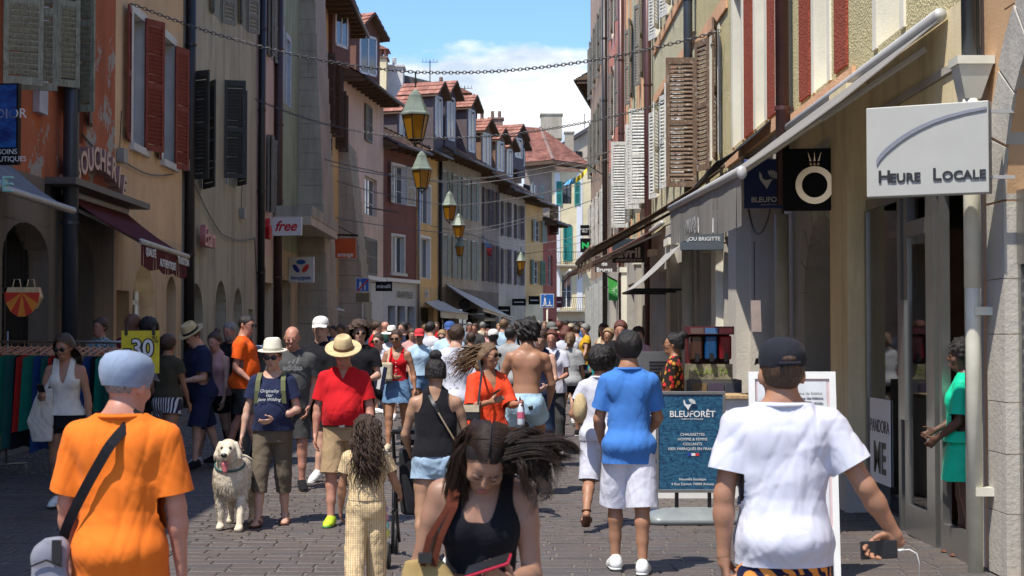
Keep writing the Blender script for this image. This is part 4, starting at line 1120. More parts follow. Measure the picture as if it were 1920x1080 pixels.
mb = MB(); Wn.box(mb, Wn.L - 1.35, Wn.L - .95, 4.9, 9.5, .0, .10); mb.build('pilaster', plain('lilac_white_paint', (.42, .43, .48), .8, var=.25, vs=2, kind='world'), rust)
downpipe(lwall(0, 60), dL(106), 0, 9.6, .12, PIPE_B, 'thick blue-grey downpipe between the two rust red house fronts', off=.2)
W = lwall(dL(213), dL(340)); CR = W
cream = building('town_house', 'peach rendered house with brick-red louvred shutters', W, 11.2, M_CREAM, depth=7, zb=3.6, base=stucco('peach_base', (.50, .38, .26), (.16, .11, .08), .6),
 wins=[{'px': (249, 271, 22, 270), 'sur': STONE_W, 'fr': WHITE, 'sill': STONE_W}, {'px': (306, 327, 66, 300), 'sur': STONE_W, 'sill': STONE_W}],
 baseops=[(.2, 1.1, 0, 2.5, 0, METALD), (1.35, 3.1, 0, 3.05, .8, WHITE), (4.1, 5.0, 0, 2.9, .4, METALD)])
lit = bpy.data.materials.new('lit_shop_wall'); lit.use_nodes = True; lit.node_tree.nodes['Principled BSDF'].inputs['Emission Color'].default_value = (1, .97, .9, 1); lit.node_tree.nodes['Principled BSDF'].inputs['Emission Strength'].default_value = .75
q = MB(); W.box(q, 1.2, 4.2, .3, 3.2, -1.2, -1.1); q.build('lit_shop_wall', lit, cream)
pair(W, cream, [(248, 18, 268, .5, 1, 171), (272, 34, 282, .5, -1, 150), (305, 64, 300, .5, 1, 168), (328, 86, 316, .5, -1, 160)], SH_RED)
downpipe(lwall(0, 60), dL(344), 0, 11.4, .11, PIPE_D, 'dark downpipe right of the brick-red shutters')
W = lwall(dL(344), dL(478))
grey = building('town_house', 'grey-green rendered house with charcoal shutters and arched doorways', W, 13.0, M_GREIGE, depth=7, zb=3.7, base=stucco('grey_base', (.36, .34, .28), (.10, .09, .08), .8),
 wins=[{'px': (360, 378, 150, 330)}, {'px': (424, 441, 170, 345)}, {'px': (398, 412, -60, 25), 'sh': SH_GREY, 'ang': (165, 150)}, {'px': (450, 461, -20, 45), 'sh': SH_GREY, 'ang': (165, 150)}],
 baseops=[(.5, 2.1, 0, 2.85, .8, METALD), (3.5, 4.9, 0, 3.0, .7, METALD), (5.9, 7.1, 0, 2.9, .6, WHITE), (8.1, 8.8, 0, 2.4, 0, METALD)])
pair(W, grey, [(356, 135, 338, .55, -1, 60), (384, 158, 356, .75, 1, 150), (421, 150, 334, .5, -1, 105), (448, 176, 350, .6, 1, 150)], SH_DARK)
downpipe(lwall(0, 60), dL(481), 0, 13.2, .10, PIPE_D, 'black downpipe right of the charcoal shutters')
W = lwall(dL(480), dL(513))
pink = building('town_house', 'narrow faded pink house front with grey-green shutters', W, 13.4, M_PINK, depth=7, zb=3.9, base=stucco('beige_base', (.50, .43, .33), (.2, .16, .12), .5),
 wins=[{'uz': (.7, 1.5, 5.2, 7.3), 'sh': SH_GREY, 'ang': (160, 165)}, {'uz': (2.0, 2.8, 5.2, 7.3), 'sh': SH_GREY, 'ang': (160, 165)}, {'uz': (.7, 1.5, 9.6, 11.6), 'sh': SH_GREY, 'ang': (160, 160)}, {'uz': (2.0, 2.8, 9.6, 11.6), 'sh': SH_GREY, 'ang': (160, 165)}],
 baseops=[(.6, 2.9, 0, 3.2, 0, METALD)])
downpipe(lwall(0, 60), dL(513), 0, 13.6, .13, plain('brown_pipe', (.06, .032, .026), .45, .3, kind='world'), 'brown downpipe beside the green house front')
W = lwall(dL(513), dL(560))
green = building('town_house', 'mossy green rendered house with two pale arched windows', W, 13.6, M_GREEN, depth=7, zb=4.3, base=stucco('green_base', (.42, .37, .28), (.14, .12, .09), .7),
 wins=[{'px': (524, 531, 48, 185), 'sur': plain('pale_blue_trim', (.45, .50, .55), .8, kind='world')}, {'px': (537, 544, 70, 195), 'sur': plain('pale_blue_trim', (.45, .50, .55), .8, kind='world')}],
 baseops=[(.8, 3.4, 0, 3.4, 0, METALD)])
b = MB(); W.box(b, -.2, W.L + 1.3, 4.9, 5.15, .01, 1.1); b.build('balcony_slab', M_STONEL, green)
b = MB(); W.box(b, -.2, W.L + 1.3, 5.15, 5.45, 1.0, 1.12); W.box(b, -.2, -.1, 5.15, 5.45, .02, 1.0); b.build('balcony_edge', stone('balcony_board', (.3, .3, .27)), green)
def buttress(Y, w, h, d0, d1, label, m):
 root = thing('buttress', label, 'buttress', (XL, Y, 0)); z = 0; 
 while z < h:
  hh = rnd.uniform(.42, .62); hh = min(hh, h - z); f = z / h; d = d0 + (d1 - d0) * f; yy = Y
  cuts = [0, w] if rnd.random() < .5 else [0, w * rnd.uniform(.35, .65), w]
  for i in range(len(cuts) - 1):
   q = MB(); q.box(XL - .1, XL + d + rnd.uniform(0, .02), yy + cuts[i] + .004, yy + cuts[i + 1] - .004, z + .005, z + hh - .004); q.build('stone', m, root)
  z += hh
 return root
buttress(dL(560) - .2, 3.0, 13.5, 1.05, .45, 'tall grey stone buttress behind the white and blue phone shop sign', M_STONEG)
W = lwall(dL(586), dL(640))
yellow = building('town_house', 'ochre yellow house with brown shutters and a deep roof overhang', W, 13.9, M_YELL, depth=8, over=1.0, zb=3.6, base=stucco('ochre_base', (.52, .40, .24), (.16, .12, .08), .6),
 wins=[{'uz': (1.2, 2.1, 9.3, 11.9), 'sh': SH_BRN, 'ang': (150, 100)}, {'uz': (4.3, 5.2, 9.3, 11.9), 'sh': SH_BRN, 'ang': (100, 120)}, {'uz': (6.6, 7.4, 9.0, 11.2), 'sh': SH_BRN, 'ang': (95, 120)}, {'uz': (1.4, 2.3, 5.2, 7.2), 'fr': METALD}, {'uz': (4.6, 5.4, 5.2, 7.2), 'fr': METALD}],
 baseops=[(1.2, 2.6, 0, 3.0, .7, METALD), (3.6, 5.6, 0, 2.8, 0, METALD)])
downpipe(lwall(0, 70), dL(589), 0, 13.8, .09, PIPE_D, 'dark downpipe at the edge of the ochre yellow house')
buttress(dL(634), 3.2, 9.4, 1.3, .35, 'rough stone buttress left of the pink corner house', M_STONEG)
for i, (px_, yt) in enumerate(((604, 222), (611, 240), (620, 258))):    # wall anchors
 u, z = W.uz(px_, yt); b = MB(); W.box(b, u - .03, u + .03, z - .7, z, .01, .06); W.box(b, u - .15, u + .15, z - .35, z - .28, .01, .05); b.build('wall_anchor', METALD, yellow)
# ------------------------------------------------------------ the bend: houses turning towards the viewer
def fac(px0, d0, px1, d1): return Wall(((px0 - 955) / F * d0, d0), ((px1 - 955) / F * d1, d1), 'L')
def W2(p0, p1): return Wall(p0, p1, 'L')
M_PINK2 = stucco('salmon_white_render', (.62, .49, .43), (.34, .26, .22), .5); M_MAROON = stucco('maroon_render', (.19, .095, .085), (.10, .06, .055), .4)
M_OCHRE2 = stucco('warm_yellow_render', (.60, .42, .20), (.35, .24, .13), .35); M_GREYB = stucco('grey_beige_render', (.34, .30, .25), (.16, .14, .12), .5)
M_MAUVE = stucco('mauve_grey_render', (.27, .235, .22), (.13, .11, .1), .5); M_PALE = stucco('pale_grey_render', (.44, .40, .37), (.22, .2, .18), .5)
M_CREAM2 = stucco('cream_render', (.66, .58, .40), (.4, .33, .22), .3); M_RED2 = stucco('brick_red_render', (.33, .11, .085), (.15, .07, .06), .4)
SH_LG = wood('pale_green_shutter_paint', (.33, .38, .33)); SH_GRN = wood('green_shutter_paint', (.10, .22, .15)); SH_TEAL = wood('teal_shutter_paint', (.02, .28, .24)); SH_MAUVE = wood('mauve_shutter_paint', (.10, .08, .09))
pA = (-6.75, 62.5); pB = (-5.75, 70.4); pC = (-4.44, 74.0); pD = (-3.6, 77.6); pE = (-1.55, 86.0); pG = (-.62, 90.0); pH = (.99, 95.0); pI = (2.15, 98.5); pJ = (3.1, 101.0)
W = W2(pA, pB)
corner = building('town_house', 'pale salmon house with closed grey shutters and a brown dormer', W, 12.2, M_PINK2, depth=7, over=.9, ridge=2.6, tilem=TILE2, zb=4.2, base=plain('white_shop_paint', (.60, .59, .56), .7, var=.08, kind='world'),
 wins=[{'px': (683, 697, 193, 262), 'blind': 1, 'sh': SH_GREY}, {'px': (684, 707, 328, 400), 'panes': (2, 3), 'cur': plain('net_curtain', (.55, .58, .62), .9)}, {'px': (683, 706, 444, 514), 'blind': 1, 'sh': SH_GREY}],
 baseops=[(1.6, 5.6, 0, 3.2, 0, plain('white_shop_paint', (.60, .59, .56))), ])
b = MB(); W.box(b, .1, W.L, 4.15, 4.32, .0, .16); b.build('cornice', WHITE, corner)
b = MB(); u, z = W.uz(707, 398); b.tube([W.p(u - 2.6, z, .1), W.p(u + .1, z, .9)], .03, 6); b.build('bracket_bar', METALD, corner)
W = W2(pB, pC)
maroon = building('town_house', 'maroon house with white shutters above a white lingerie shop', W, 10.4, M_MAROON, depth=7, over=.7, ridge=2.2, tilem=TILE2, zb=4.25, base=plain('shopfront_white', (.50, .52, .55), .6, kind='world'),
 wins=[{'px': (738, 760, 308, 380), 'fr': WHITE, 'sur': WHITE, 'sh': SH_WHITE, 'ang': (165, 165), 'sw': .08}, {'px': (735, 758, 441, 511), 'fr': WHITE, 'sur': STONE_W, 'sill': STONE_W, 'sw': .1, 'panes': (2, 1)}],
 baseops=[(.55, 1.35, 0, 3.1, 0, ALU), (1.6, 2.5, 0, 3.1, 0, ALU), (2.75, 3.6, 0, 3.1, 0, ALU)])
b = MB(); W.box(b, 0, W.L, 4.2, 4.36, .0, .2); b.build('cornice', WHITE, maroon)
text_mesh('shop_lettering', 'CHANTELLE', .42, BLACKP, W.p(2.4, 3.62, .05), W.U, (0, 0, 1), maroon, sx=.78, bold=.01)
W = W2(pC, pD)
ochre = building('town_house', 'warm yellow narrow house with tall white windows', W, 10.6, M_OCHRE2, depth=7, over=.7, ridge=2.0, tilem=TILE2, zb=4.1, base=stucco('yellow_base', (.50, .38, .22), (.25, .18, .1), .4),
 wins=[{'px': (788, 807, 344, 417), 'sur': WHITE, 'sw': .09, 'panes': (2, 1)}, {'px': (788, 806, 444, 521), 'sur': WHITE, 'sw': .09, 'panes': (2, 1)}],
 baseops=[(.5, 3.0, 0, 3.1, 0, METALD)])
downpipe(W2(pB, pC), (Vector((*pC, 0)) - Vector((*pB, 0))).length, 0, 10.3, .07, ALU, 'grey downpipe between maroon and yellow houses')
W = W2(pD, pE)
greyb = building('town_house', 'long grey-beige house with rows of pale green louvred shutters', W, 10.9, M_GREYB, depth=8, over=.8, ridge=3.0, tilem=TILE2, zb=4.2, base=M_STONED,
 wins=[{'uz': (u_, u_ + .62, z_, z_ + 2.1), 'sh': SH_LG, 'ang': (172, 172), 'sur': CREAMW, 'sw': .06} for u_ in (1.0, 2.9, 4.8, 6.7) for z_ in (4.75, 8.0)],
 baseops=[(.6, 3.2, 0, 3.2, 0, METALD), (4.0, 7.8, 0, 3.2, 0, METALD)])
downpipe(W, .12, 0, 10.6, .09, PIPE_D, 'black downpipe left of the pale green shutters')
W = W2(pE, pG)
mauve = building('town_house', 'dark mauve-grey house with broad dark shutters and flags', W, 10.6, M_MAUVE, depth=8, over=.8, ridge=2.8, tilem=TILE2, zb=4.2, base=M_STONED,
 wins=[{'uz': (.6, 1.5, z_, z_ + 2.1), 'sh': SH_MAUVE, 'ang': (172, 172)} for z_ in (4.8, 7.9)] + [{'uz': (2.7, 3.4, z_, z_ + 2.1), 'sh': SH_MAUVE, 'ang': (172, 172)} for z_ in (4.8, 7.9)],
 baseops=[(.6, 3.4, 0, 3.1, 0, METALD)])
W = W2(pG, pH)
pale = building('town_house', 'pale grey house between the mauve and yellow-green shuttered ones', W, 10.2, M_PALE, depth=8, over=.9, ridge=2.8, tilem=TILE2, zb=4.0, base=stucco('pale_base', (.46, .43, .37)),
 wins=[{'uz': (u_, u_ + .8, z_, z_ + 2.0), 'sh': SH_MAUVE, 'ang': (172, 172)} for u_ in (.8, 3.4) for z_ in (4.8, 7.6)],
 baseops=[(.5, 2.3, 0, 3.0, 0, METALD), (3.0, 4.4, 0, 2.7, .5, METALD)])
W = W2(pH, pI)
lemon = building('town_house', 'light yellow house with faded green shutters near the street bend', W, 10.0, M_OCHRE2, depth=8, over=.8, ridge=2.4, tilem=TILE2, zb=3.8, base=M_CREAM2,
 wins=[{'px': (1003, 1015, 412, 452), 'sh': SH_LG, 'ang': (172, 172)}, {'px': (1000, 1010, 345, 385), 'sh': SH_LG, 'ang': (172, 172)}, {'px': (1000, 1012, 488, 532), 'sh': SH_GRN, 'ang': (172, 172)}],
 baseops=[(1.0, 2.4, 0, 3.0, .7, METALD)])
W = W2(pI, pJ)
redh = building('town_house', 'slim brick-red house with one dark shutter leaf', W, 8.9, M_RED2, depth=7, over=.9, ridge=1.6, tilem=TILE2, zb=3.6, base=M_RED2,
 wins=[{'px': (1028, 1036, 478, 535), 'panes': (2, 2)}], baseops=[(1.0, 1.9, 0, 2.8, 0, METALD)])
u, zt = W.uz(1030, 386); _, zb_ = W.uz(1030, 441); shutter(W, redh, u, zb_, zt, .95, 1, 125, SH_BRN)
# ------------------------------------------------------------ end of the street
YE = 114
e0 = at(1036, 600, YE).x; W = Wall((e0, YE), (e0 + 5.4, YE + .6), 'L')
endh = building('town_house', 'cream corner house closing the street, with teal shutters and iron balconies', W, at(1070, 322, YE).z, M_CREAM2, depth=9, roof=None, zb=3.6, base=stucco('cream_base', (.50, .46, .36), (.3, .26, .2), .3),
 wins=[{'px': (1055, 1072, 342, 382), 'fr': METALD}, {'px': (1056, 1073, 424, 490), 'blind': 1, 'sh': SH_TEAL}, {'px': (1053, 1072, 515, 577), 'panes': (2, 2)}],
 baseops=[(1.4, 3.6, 0, 2.75, 1.0, METALD)])
for a, bx in ((1043, -1), (1077, 1)):
 u, zt = W.uz(a, 340); _, zb_ = W.uz(a, 385); mbx = MB(); shutter(W, endh, u, zb_, zt, .42, 1, 2, SH_TEAL)
u0_, z0_ = W.uz(1040, 320); 
for a, bb in ((1040, 1050), (1081, 1092)):
 ua, ub = W.uz(a, 400)[0], W.uz(bb, 400)[0]; q = MB(); W.box(q, ua, ub, 3.6, W.uz(1060, 325)[1], .005, .05); q.build('white_pilaster', WHITE, endh)
for yb_ in (497, 582):
 ua, zz = W.uz(1041, yb_); ub, _ = W.uz(1095, yb_); r_ = thing('balcony', 'iron balcony with %s railing on the cream end house' % ('teal-door' if yb_ < 500 else 'curled'), 'balcony', tuple(W.p(ua, zz, 0)))
 q = MB(); W.box(q, ua, ub, zz - .12, zz, .01, .75); q.build('slab', M_STONEG, r_)
 q = MB(); W.box(q, ua, ub, zz + .92, zz + .96, .70, .74); W.box(q, ua, ub, zz + .08, zz + .11, .70, .74); q.build('rail', METALD, r_)
 k = 0
 while ua + k * .16 < ub:
  q = MB(); uu = ua + k * .16; q.tube([W.p(uu, zz, .72), W.p(uu + .03, zz + .3, .78), W.p(uu - .03, zz + .6, .70), W.p(uu, zz + .94, .72)], .012, 4); q.build('baluster', METALD, r_); k += 1
text_mesh('shop_lettering', 'YVES ROCHER', .36, METALD, W.p(W.uz(1067, 606)[0], W.uz(1067, 606)[1], .06), W.U, (0, 0, 1), endh, sx=1.0, bold=.012)
H0 = endh and at(1070, 305, YE).z
def P_(px, py, Y): return at(px, py, Y)
ra = P_(985, 305, YE - 1.0); rb = P_(1037, 300, YE - .8); rc = P_(1108, 309, YE + .4); rd = P_(1013, 240, YE + 7); re_ = P_(985, 238, YE + 7)
hr = thing('hipped_roof', 'large terracotta tiled hipped roof over the cream end house', 'roof', tuple(ra))
tiles(ra, rb, rd, re_, hr); tiles(rb, rc, rd + Vector((.05, 0, 0)), rd, hr)
q = MB(); q.prism([ra, rb, rb - Vector((0, 0, .25)), ra - Vector((0, 0, .25))], (0, 1.5, 0)); q.prism([rb, rc, rc - Vector((0, 0, .25)), rb - Vector((0, 0, .25))], (0, 1.5, 0)); q.build('eave', SOFFIT, hr)
q = MB(); q.tube([rb, rd], .14, 6); q.build('ridge', TILE2, hr)
q = MB(); q.prism([ra + Vector((0, 8.2, 0)), re_ + Vector((0, .1, 0)), rd + Vector((0, .1, 0)), rc + Vector((0, 8, 0))], (0, .2, 0)); q.build('back_slope', TILE2, hr)
q = MB(); q.box(P_(985, 300, YE).x, P_(1037, 300, YE).x, YE + .4, YE + 8, 0, P_(985, 306, YE).z); q.build('wall', M_MAUVE, hr)
q = thing('distant_house', 'pale distant house with dark roof edge right of the big tiled roof', 'house', (7, 132, 0))
yD = 134; a_ = P_(1058, 275, yD); b_ = P_(1125, 232, yD)
m_ = MB(); m_.prism([(a_.x, yD, 0), (b_.x + 6, yD, 0), (b_.x + 6, yD, b_.z), (b_.x, yD, b_.z), (a_.x, yD, a_.z)], (0, 8, 0)); m_.build('wall', stucco('distant_render', (.42, .38, .33)), q)
m_ = MB(); m_.prism([(a_.x - .3, yD - .4, a_.z - .1), (b_.x, yD - .4, b_.z), (b_.x, yD - .4, b_.z + .35), (a_.x - .3, yD - .4, a_.z + .25)], (0, 9, 0)); m_.build('roof', GUTTER, q)
p0 = P_(1085, 288, yD - .05); m_ = MB(); m_.box(p0.x - .3, p0.x + .3, yD - .08, yD - .02, p0.z - .7, p0.z + .2); m_.build('window', METALD, q)
h1 = P_(1045, 218, 128); chimney('chimney', 'square concrete chimney stack above the big tiled roof', P_(1014, 0, 128).x, P_(1053, 0, 128).x, 127, 129, P_(1014, 262, 128).z, P_(1014, 218, 128).z, stone('concrete', (.36, .34, .30)), 0)
chimney('chimney', 'grey block chimney stack beside the pale distant house', P_(1059, 0, 126).x, P_(1075, 0, 126).x, 125.6, 126.6, P_(1059, 300, 126).z, P_(1059, 250, 126).z, M_STONEG, 0)
# ------------------------------------------------------------ dormers, chimneys and higher roofs above the bend
U_ = W2(pB, pC).U
BRW = wood('brown_board', (.17, .075, .05)); MVW = wood('mauve_slate', (.11, .085, .09)); RWB = wood('raw_boards', (.26, .15, .09))
def dorm(px, py, Y, w, h, label, m, dep=2.2, ang=0, **k):
 c = at(px, py, Y); U0 = Vector((math.sin(R(ang)), math.cos(R(ang)), 0)); N0 = Vector((U0.y, -U0.x, 0)); return dormer(label, c, U0, N0, w, h, dep, m, **k)
dorm(690, 146, 67.5, 1.9, 2.0, 'brown boarded dormer with red tiles on the salmon house', BRW, dep=2.6, ang=28)
dorm(640, 95, 58.5, 1.5, 1.6, 'small dark red dormer peeping over the yellow house roof', BRW, dep=1.6, ang=20)
for px_, py_, Y_, w_, h_, lb in ((757, 282, 75, 1.6, 1.9, 'dark mauve dormer directly behind the largest lantern'), (845, 268, 79, 1.5, 2.5, 'tall mauve dormer, left one of the slate-sided pair'), (822, 262, 77, 1.3, 2.3, 'mauve dormer just right of the largest lantern'),
         (884, 290, 84, 1.4, 2.6, 'tall mauve dormer, right one of the slate-sided pair')):
 dorm(px_, py_, Y_, w_, h_, lb, MVW, dep=2.0, ang=20)
for px_, py_, Y_, w_, h_, lb, mm in ((912, 318, 87, 1.5, 2.2, 'raw timber dormer with a red gable left of the middle chimney', RWB), (938, 325, 90, 1.4, 2.0, 'weathered plank dormer with rusty streaks', RWB), (955, 335, 92, 1.2, 1.9, 'smallest plank dormer with a white gutter loop', RWB), (972, 300, 96, 1.6, 1.5, 'wide dark dormer under the long red roof', MVW), (978, 315, 98, 1.2, 1.4, 'low dark dormer at the end of the eaves', MVW)):
 dorm(px_, py_, Y_, w_, h_, lb, mm, dep=2.0, ang=24)
def roofquad(label, pts, Y, wallm=None, m=None):
 a, b, c, d = [at(p[0], p[1], Y + (p[2] if len(p) > 2 else 0)) for p in pts]
 r_ = thing('tiled_roof', label, 'roof', tuple(a)); tiles(a, b, c, d, r_, m)
 q_ = MB(); q_.prism([a, b, b - Vector((0, 0, 3.0)), a - Vector((0, 0, 3.0))], (0, .3, 0)); q_.build('wall', wallm or M_PINK2, r_)
 q_ = MB(); q_.prism([a, b, c, d], (0, .1, -.15)); q_.build('deck', SOFFIT, r_); return r_
roofquad('red tiled roof strip behind the hanging lanterns', [(712, 236), (812, 236), (808, 205, 3), (716, 205, 3)], 78)
roofquad('long red tiled roof above the plank dormers', [(905, 258), (978, 256), (974, 238, 4), (896, 240, 4)], 99)
roofquad('red tiled roof left of the hipped roof', [(893, 272), (925, 262), (922, 235, 4), (893, 240, 4)], 92, M_MAUVE)
r_ = thing('gable_house', 'salmon orange gable wall with a grey sloping verge behind the lantern', 'house', tuple(at(715, 200, 82)))
a, b, c, d = at(716, 240, 82), at(830, 240, 82), at(830, 178, 82), at(718, 146, 82)
q = MB(); q.prism([a, b, c, d], (0, 5, 0)); q.build('wall', stucco('salmon_render', (.60, .33, .22)), r_)
q = MB(); q.prism([d + Vector((-.3, -.3, .1)), c + Vector((.1, -.3, .1)), c + Vector((.1, -.3, .5)), d + Vector((-.3, -.3, .45))], (0, 5.5, 0)); q.build('roof', GUTTER, r_)
chimney('chimney', 'cream rendered chimney with a red tiled cowl above the brown dormer', at(695, 0, 80).x, at(726, 0, 80).x, 79.5, 80.7, at(0, 230, 80).z, at(0, 112, 80).z, M_CREAM2, cowl=1)
chimney('chimney', 'white rendered chimney block with one grey pot', at(722, 0, 81).x, at(757, 0, 81).x, 80.5, 81.7, at(0, 190, 81).z, at(0, 128, 81).z, STONE_W, 1)
chimney('chimney', 'brick chimney with twin ribbed pots in the middle of the sky gap', at(917, 0, 100).x, at(943, 0, 100).x, 99.5, 100.5, at(0, 250, 100).z, at(0, 225, 100).z, TILE2, 2)
chimney('chimney', 'brick chimney with tiled cowl over the mauve dormers, left one', at(855, 0, 88).x, at(881, 0, 88).x, 87.5, 88.5, at(0, 230, 88).z, at(0, 192, 88).z, TILE2, cowl=1)
chimney('chimney', 'narrow brick chimney with tiled cowl over the mauve dormers, right one', at(884, 0, 89).x, at(895, 0, 89).x, 88.5, 89.3, at(0, 230, 89).z, at(0, 202, 89).z, TILE2, cowl=1)
chimney('chimney', 'slim clay flue pot on the red roof left of the twin pots', at(901, 0, 97).x, at(907, 0, 97).x, 96.5, 96.8, at(0, 245, 97).z, at(0, 228, 97).z, TILE2, 1, cap=False)
chimney('chimney', 'small brick stack left of the cowled chimneys', at(823, 0, 88).x, at(832, 0, 88).x, 87.5, 88, at(0, 225, 88).z, at(0, 165, 88).z, TILE2, 1)
for px_, py_, Y_, h_, lb in ((806, 200, 86, 2.6, 'thin television aerial left of the brick stack'), (871, 195, 88, 1.0, 'little television aerial on the cowled chimney'), (1096, 240, 130, 1.2, 'thin aerial beside the pale distant house')):
 p = at(px_, py_, Y_); r_ = thing('aerial', lb, 'aerial', tuple(p)); q = MB(); q.tube([p, p + Vector((0, 0, h_))], .03, 5); q.build('mast', METALD, r_)
 q = MB(); q.tube([p + Vector((-.45, 0, h_ - .1)), p + Vector((.45, 0, h_ - .1))], .015, 4)
 q.build('boom', METALD, r_)
 for k in range(5):
  q = MB(); x_ = -.4 + .2 * k; q.tube([p + Vector((x_, -.15, h_ - .1)), p + Vector((x_, .0, h_ + .08))], .01, 4); q.build('element', METALD, r_)
# ------------------------------------------------------------ RIGHT SIDE
XR = 3.5
dR = lambda px: XR * F / (px - 955)
M_OLIVE = stucco('olive_yellow_roughcast', (0.610, 0.561, 0.342), (.22, .20, .12), .35, grain=38, gb=1.4, fleck=1)
M_OLIVE2 = stucco('pale_olive_roughcast', (0.634, 0.610, 0.439), (.24, .22, .16), .4, grain=38, gb=1.2, fleck=1)
M_BEIGE = stucco('beige_smooth_render', (0.680, 0.561, 0.378), (.20, .15, .09), .5, gb=.15)
M_TAN = stucco('tan_orange_render', (.50, .33, .20), (.26, .17, .10), .35, gb=.15)
M_REDP = stucco('red_roughcast', (.34, .085, .055), (.16, .06, .05), .3, grain=40, gb=1.5, fleck=1)
M_TERRA = stucco('salmon_band', (0.680, 0.390, 0.244), (.34, .20, .13), .4)
M_ROSE = stucco('rose_render', (0.561, 0.244, 0.195), (.24, .14, .12), .5, patch=(.5, .42, .38), pamt=.12)
M_TAUPE = stucco('taupe_render', (0.366, 0.281, 0.232), (.16, .12, .1), .5)
M_BASE = stone('right_base_stone', (.42, .41, .39), (.13, .11, .09), .5)
M_GSTONE = stone('grey_pilaster_stone', (.38, .375, .36), (.16, .15, .14), .5)
SH_OLDW = wood('weathered_brown_wood', (.17, .105, .065), peel=(.32, .28, .23)); M_WHT = stucco('white_render_trim', (.66, .64, .58), (.40, .37, .32), .35, gb=.15)
def rwall(d0, d1, X=XR): return Wall((X, d0), (X, d1), 'R')
def panel(Wl, root, d0, d1, z0, z1, m, o=.03, name='wall_panel'):
 q = MB(); Wl.box(q, d0 - Wl.P0.y, d1 - Wl.P0.y, z0, z1, .004, o); return q.build(name, m, root)
def U(Wl, d): return d - Wl.P0.y
W = rwall(4.0, 11.4)
r0 = building('stone_arch_house', 'tan rendered house with a grey stone arch and roller shutter at the right edge', W, 9.5, M_TAN, roof=None, depth=7, zb=4.4, base=M_TAN,
 baseops=[(3.7, 6.86, 0, 4.0, 1.35)])
arch_stones(W, r0, 3.7, 6.86, 4.0, M_GSTONE, rise=1.35, width=.41, off=.02, depth=.3, n=11)
rs = MB(); W.box(rs, 3.75, 6.83, 2.2, 2.72, -.20, -.06); rs.build('shutter_box', ALU, r0)
ro_ = MB(); W.box(ro_, 6.78, 6.84, 0, 2.2, -.2, -.07); ro_.build('rail', ALU, r0)
sm0 = None
for k in range(22):
 z_ = .02 + k * .1
 if sm0 is None:
  q = MB(); q.tube([W.p(3.76, z_ + .045, -.13), W.p(6.78, z_ + .045, -.13)], .046, 10); sm0 = q.build('slat', plain('roller_steel', (.27, .26, .24), .45, .6, var=.15, kind='world'), r0, smooth=True)
 else:
  c = sm0.copy(); C.objects.link(c); c.parent = r0; c.location.z += k * .1
W = rwall(11.4, 19.15)
r1 = building('town_house', 'yellow roughcast house with red panels over a glass shopfront', W, 12.5, M_OLIVE, roof=None, depth=7, zb=4.3, base=stone('weathered_arch_stone', (.40, .40, .40), (.10, .09, .08), .8),
 wins=[{'uz': (2.3, 3.2, 4.45, 6.7), 'sur': M_WHT, 'fr': WHITE}, {'uz': (5.45, 6.2, 4.5, 6.9), 'sur': M_WHT}, {'uz': (2.3, 3.2, 8.2, 10.2), 'sur': M_WHT}, {'uz': (5.4, 6.2, 8.2, 10.2), 'sur': M_WHT}],
 baseops=[(.13, 3.5, 0, 3.02, 0), (4.75, 6.75, 0, 3.05, .85)])
panel(W, r1, 15.86, 16.45, 4.5, 8.0, M_REDP); panel(W, r1, 17.85, 18.45, 4.5, 8.0, M_REDP); panel(W, r1, 15.5, 19.1, 4.32, 4.42, M_TERRA, .05, 'string_course')
panel(W, r1, 11.5, 19.1, 3.78, 3.84, M_GSTONE, .035, 'string_course')
panel(W, r1, 11.4, 15.72, 3.03, 3.77, M_BEIGE, .012); panel(W, r1, 11.4, 15.72, 3.85, 4.29, M_BEIGE, .012); panel(W, r1, 15.72, 19.1, 3.85, 4.29, M_BEIGE, .012)
arch_stones(W, r1, 4.75, 6.75, 3.05, M_GSTONE, rise=.85, width=.34, off=.03, depth=.46, n=9)
pil = thing('shop_pilaster', 'tall beige pilaster left of the glass shopfront', 'pilaster', (XR, 15.5, 0)); q = MB(); q.box(3.26, 3.56, 14.9, 15.7, 0, 4.15); q.build('shaft', M_BEIGE, pil); q = MB(); q.box(3.23, 3.56, 14.87, 15.73, 0, .35); q.build('plinth', M_GSTONE, pil)
sf = thing('glass_shopfront', 'glass shopfront with aluminium frames beside the cream downpipe', 'shopfront', (XR, 13.5, 0))
def fbar(a, b, z0, z1, x0=3.42, x1=3.49): q = MB(); q.box(x0, x1, a, b, z0, z1); return q.build('frame', ALU, sf)
for a, b in ((11.56, 11.62), (12.24, 12.31), (12.46, 12.70), (13.28, 13.40), (13.52, 13.62), (14.80, 14.87)): fbar(a, b, 0, 2.9)
for a, b, z0, z1 in ((11.62, 12.24, 0, .22), (12.70, 13.28, 0, .26), (13.62, 14.80, 0, .10), (11.62, 14.80, 2.9, 3.0), (12.70, 13.28, 2.55, 2.68)): fbar(a, b, z0, z1)
for a, b, z0, z1 in ((11.6, 12.26, .2, 2.92), (12.68, 13.3, .24, 2.57), (13.6, 14.82, .08, 2.92)):
 xo = .36 if a < 12 else 0; q = MB(); q.box(3.44 + xo, 3.452 + xo, a, b, z0, z1); q.build('pane', SHOPGLASS, sf)
q = MB(); q.box(3.30, 3.33, 12.92, 13.12, 1.0, 2.0); q.build('handle', ALU, sf)
q = MB(); q.box(3.9, 5.2, 14.4, 14.46, 0, 2.7); q.build('inner_wall', plain('warm_shop_wall', (.30, .15, .08), .8, kind='world'), sf)
W = rwall(19.15, 28.9)
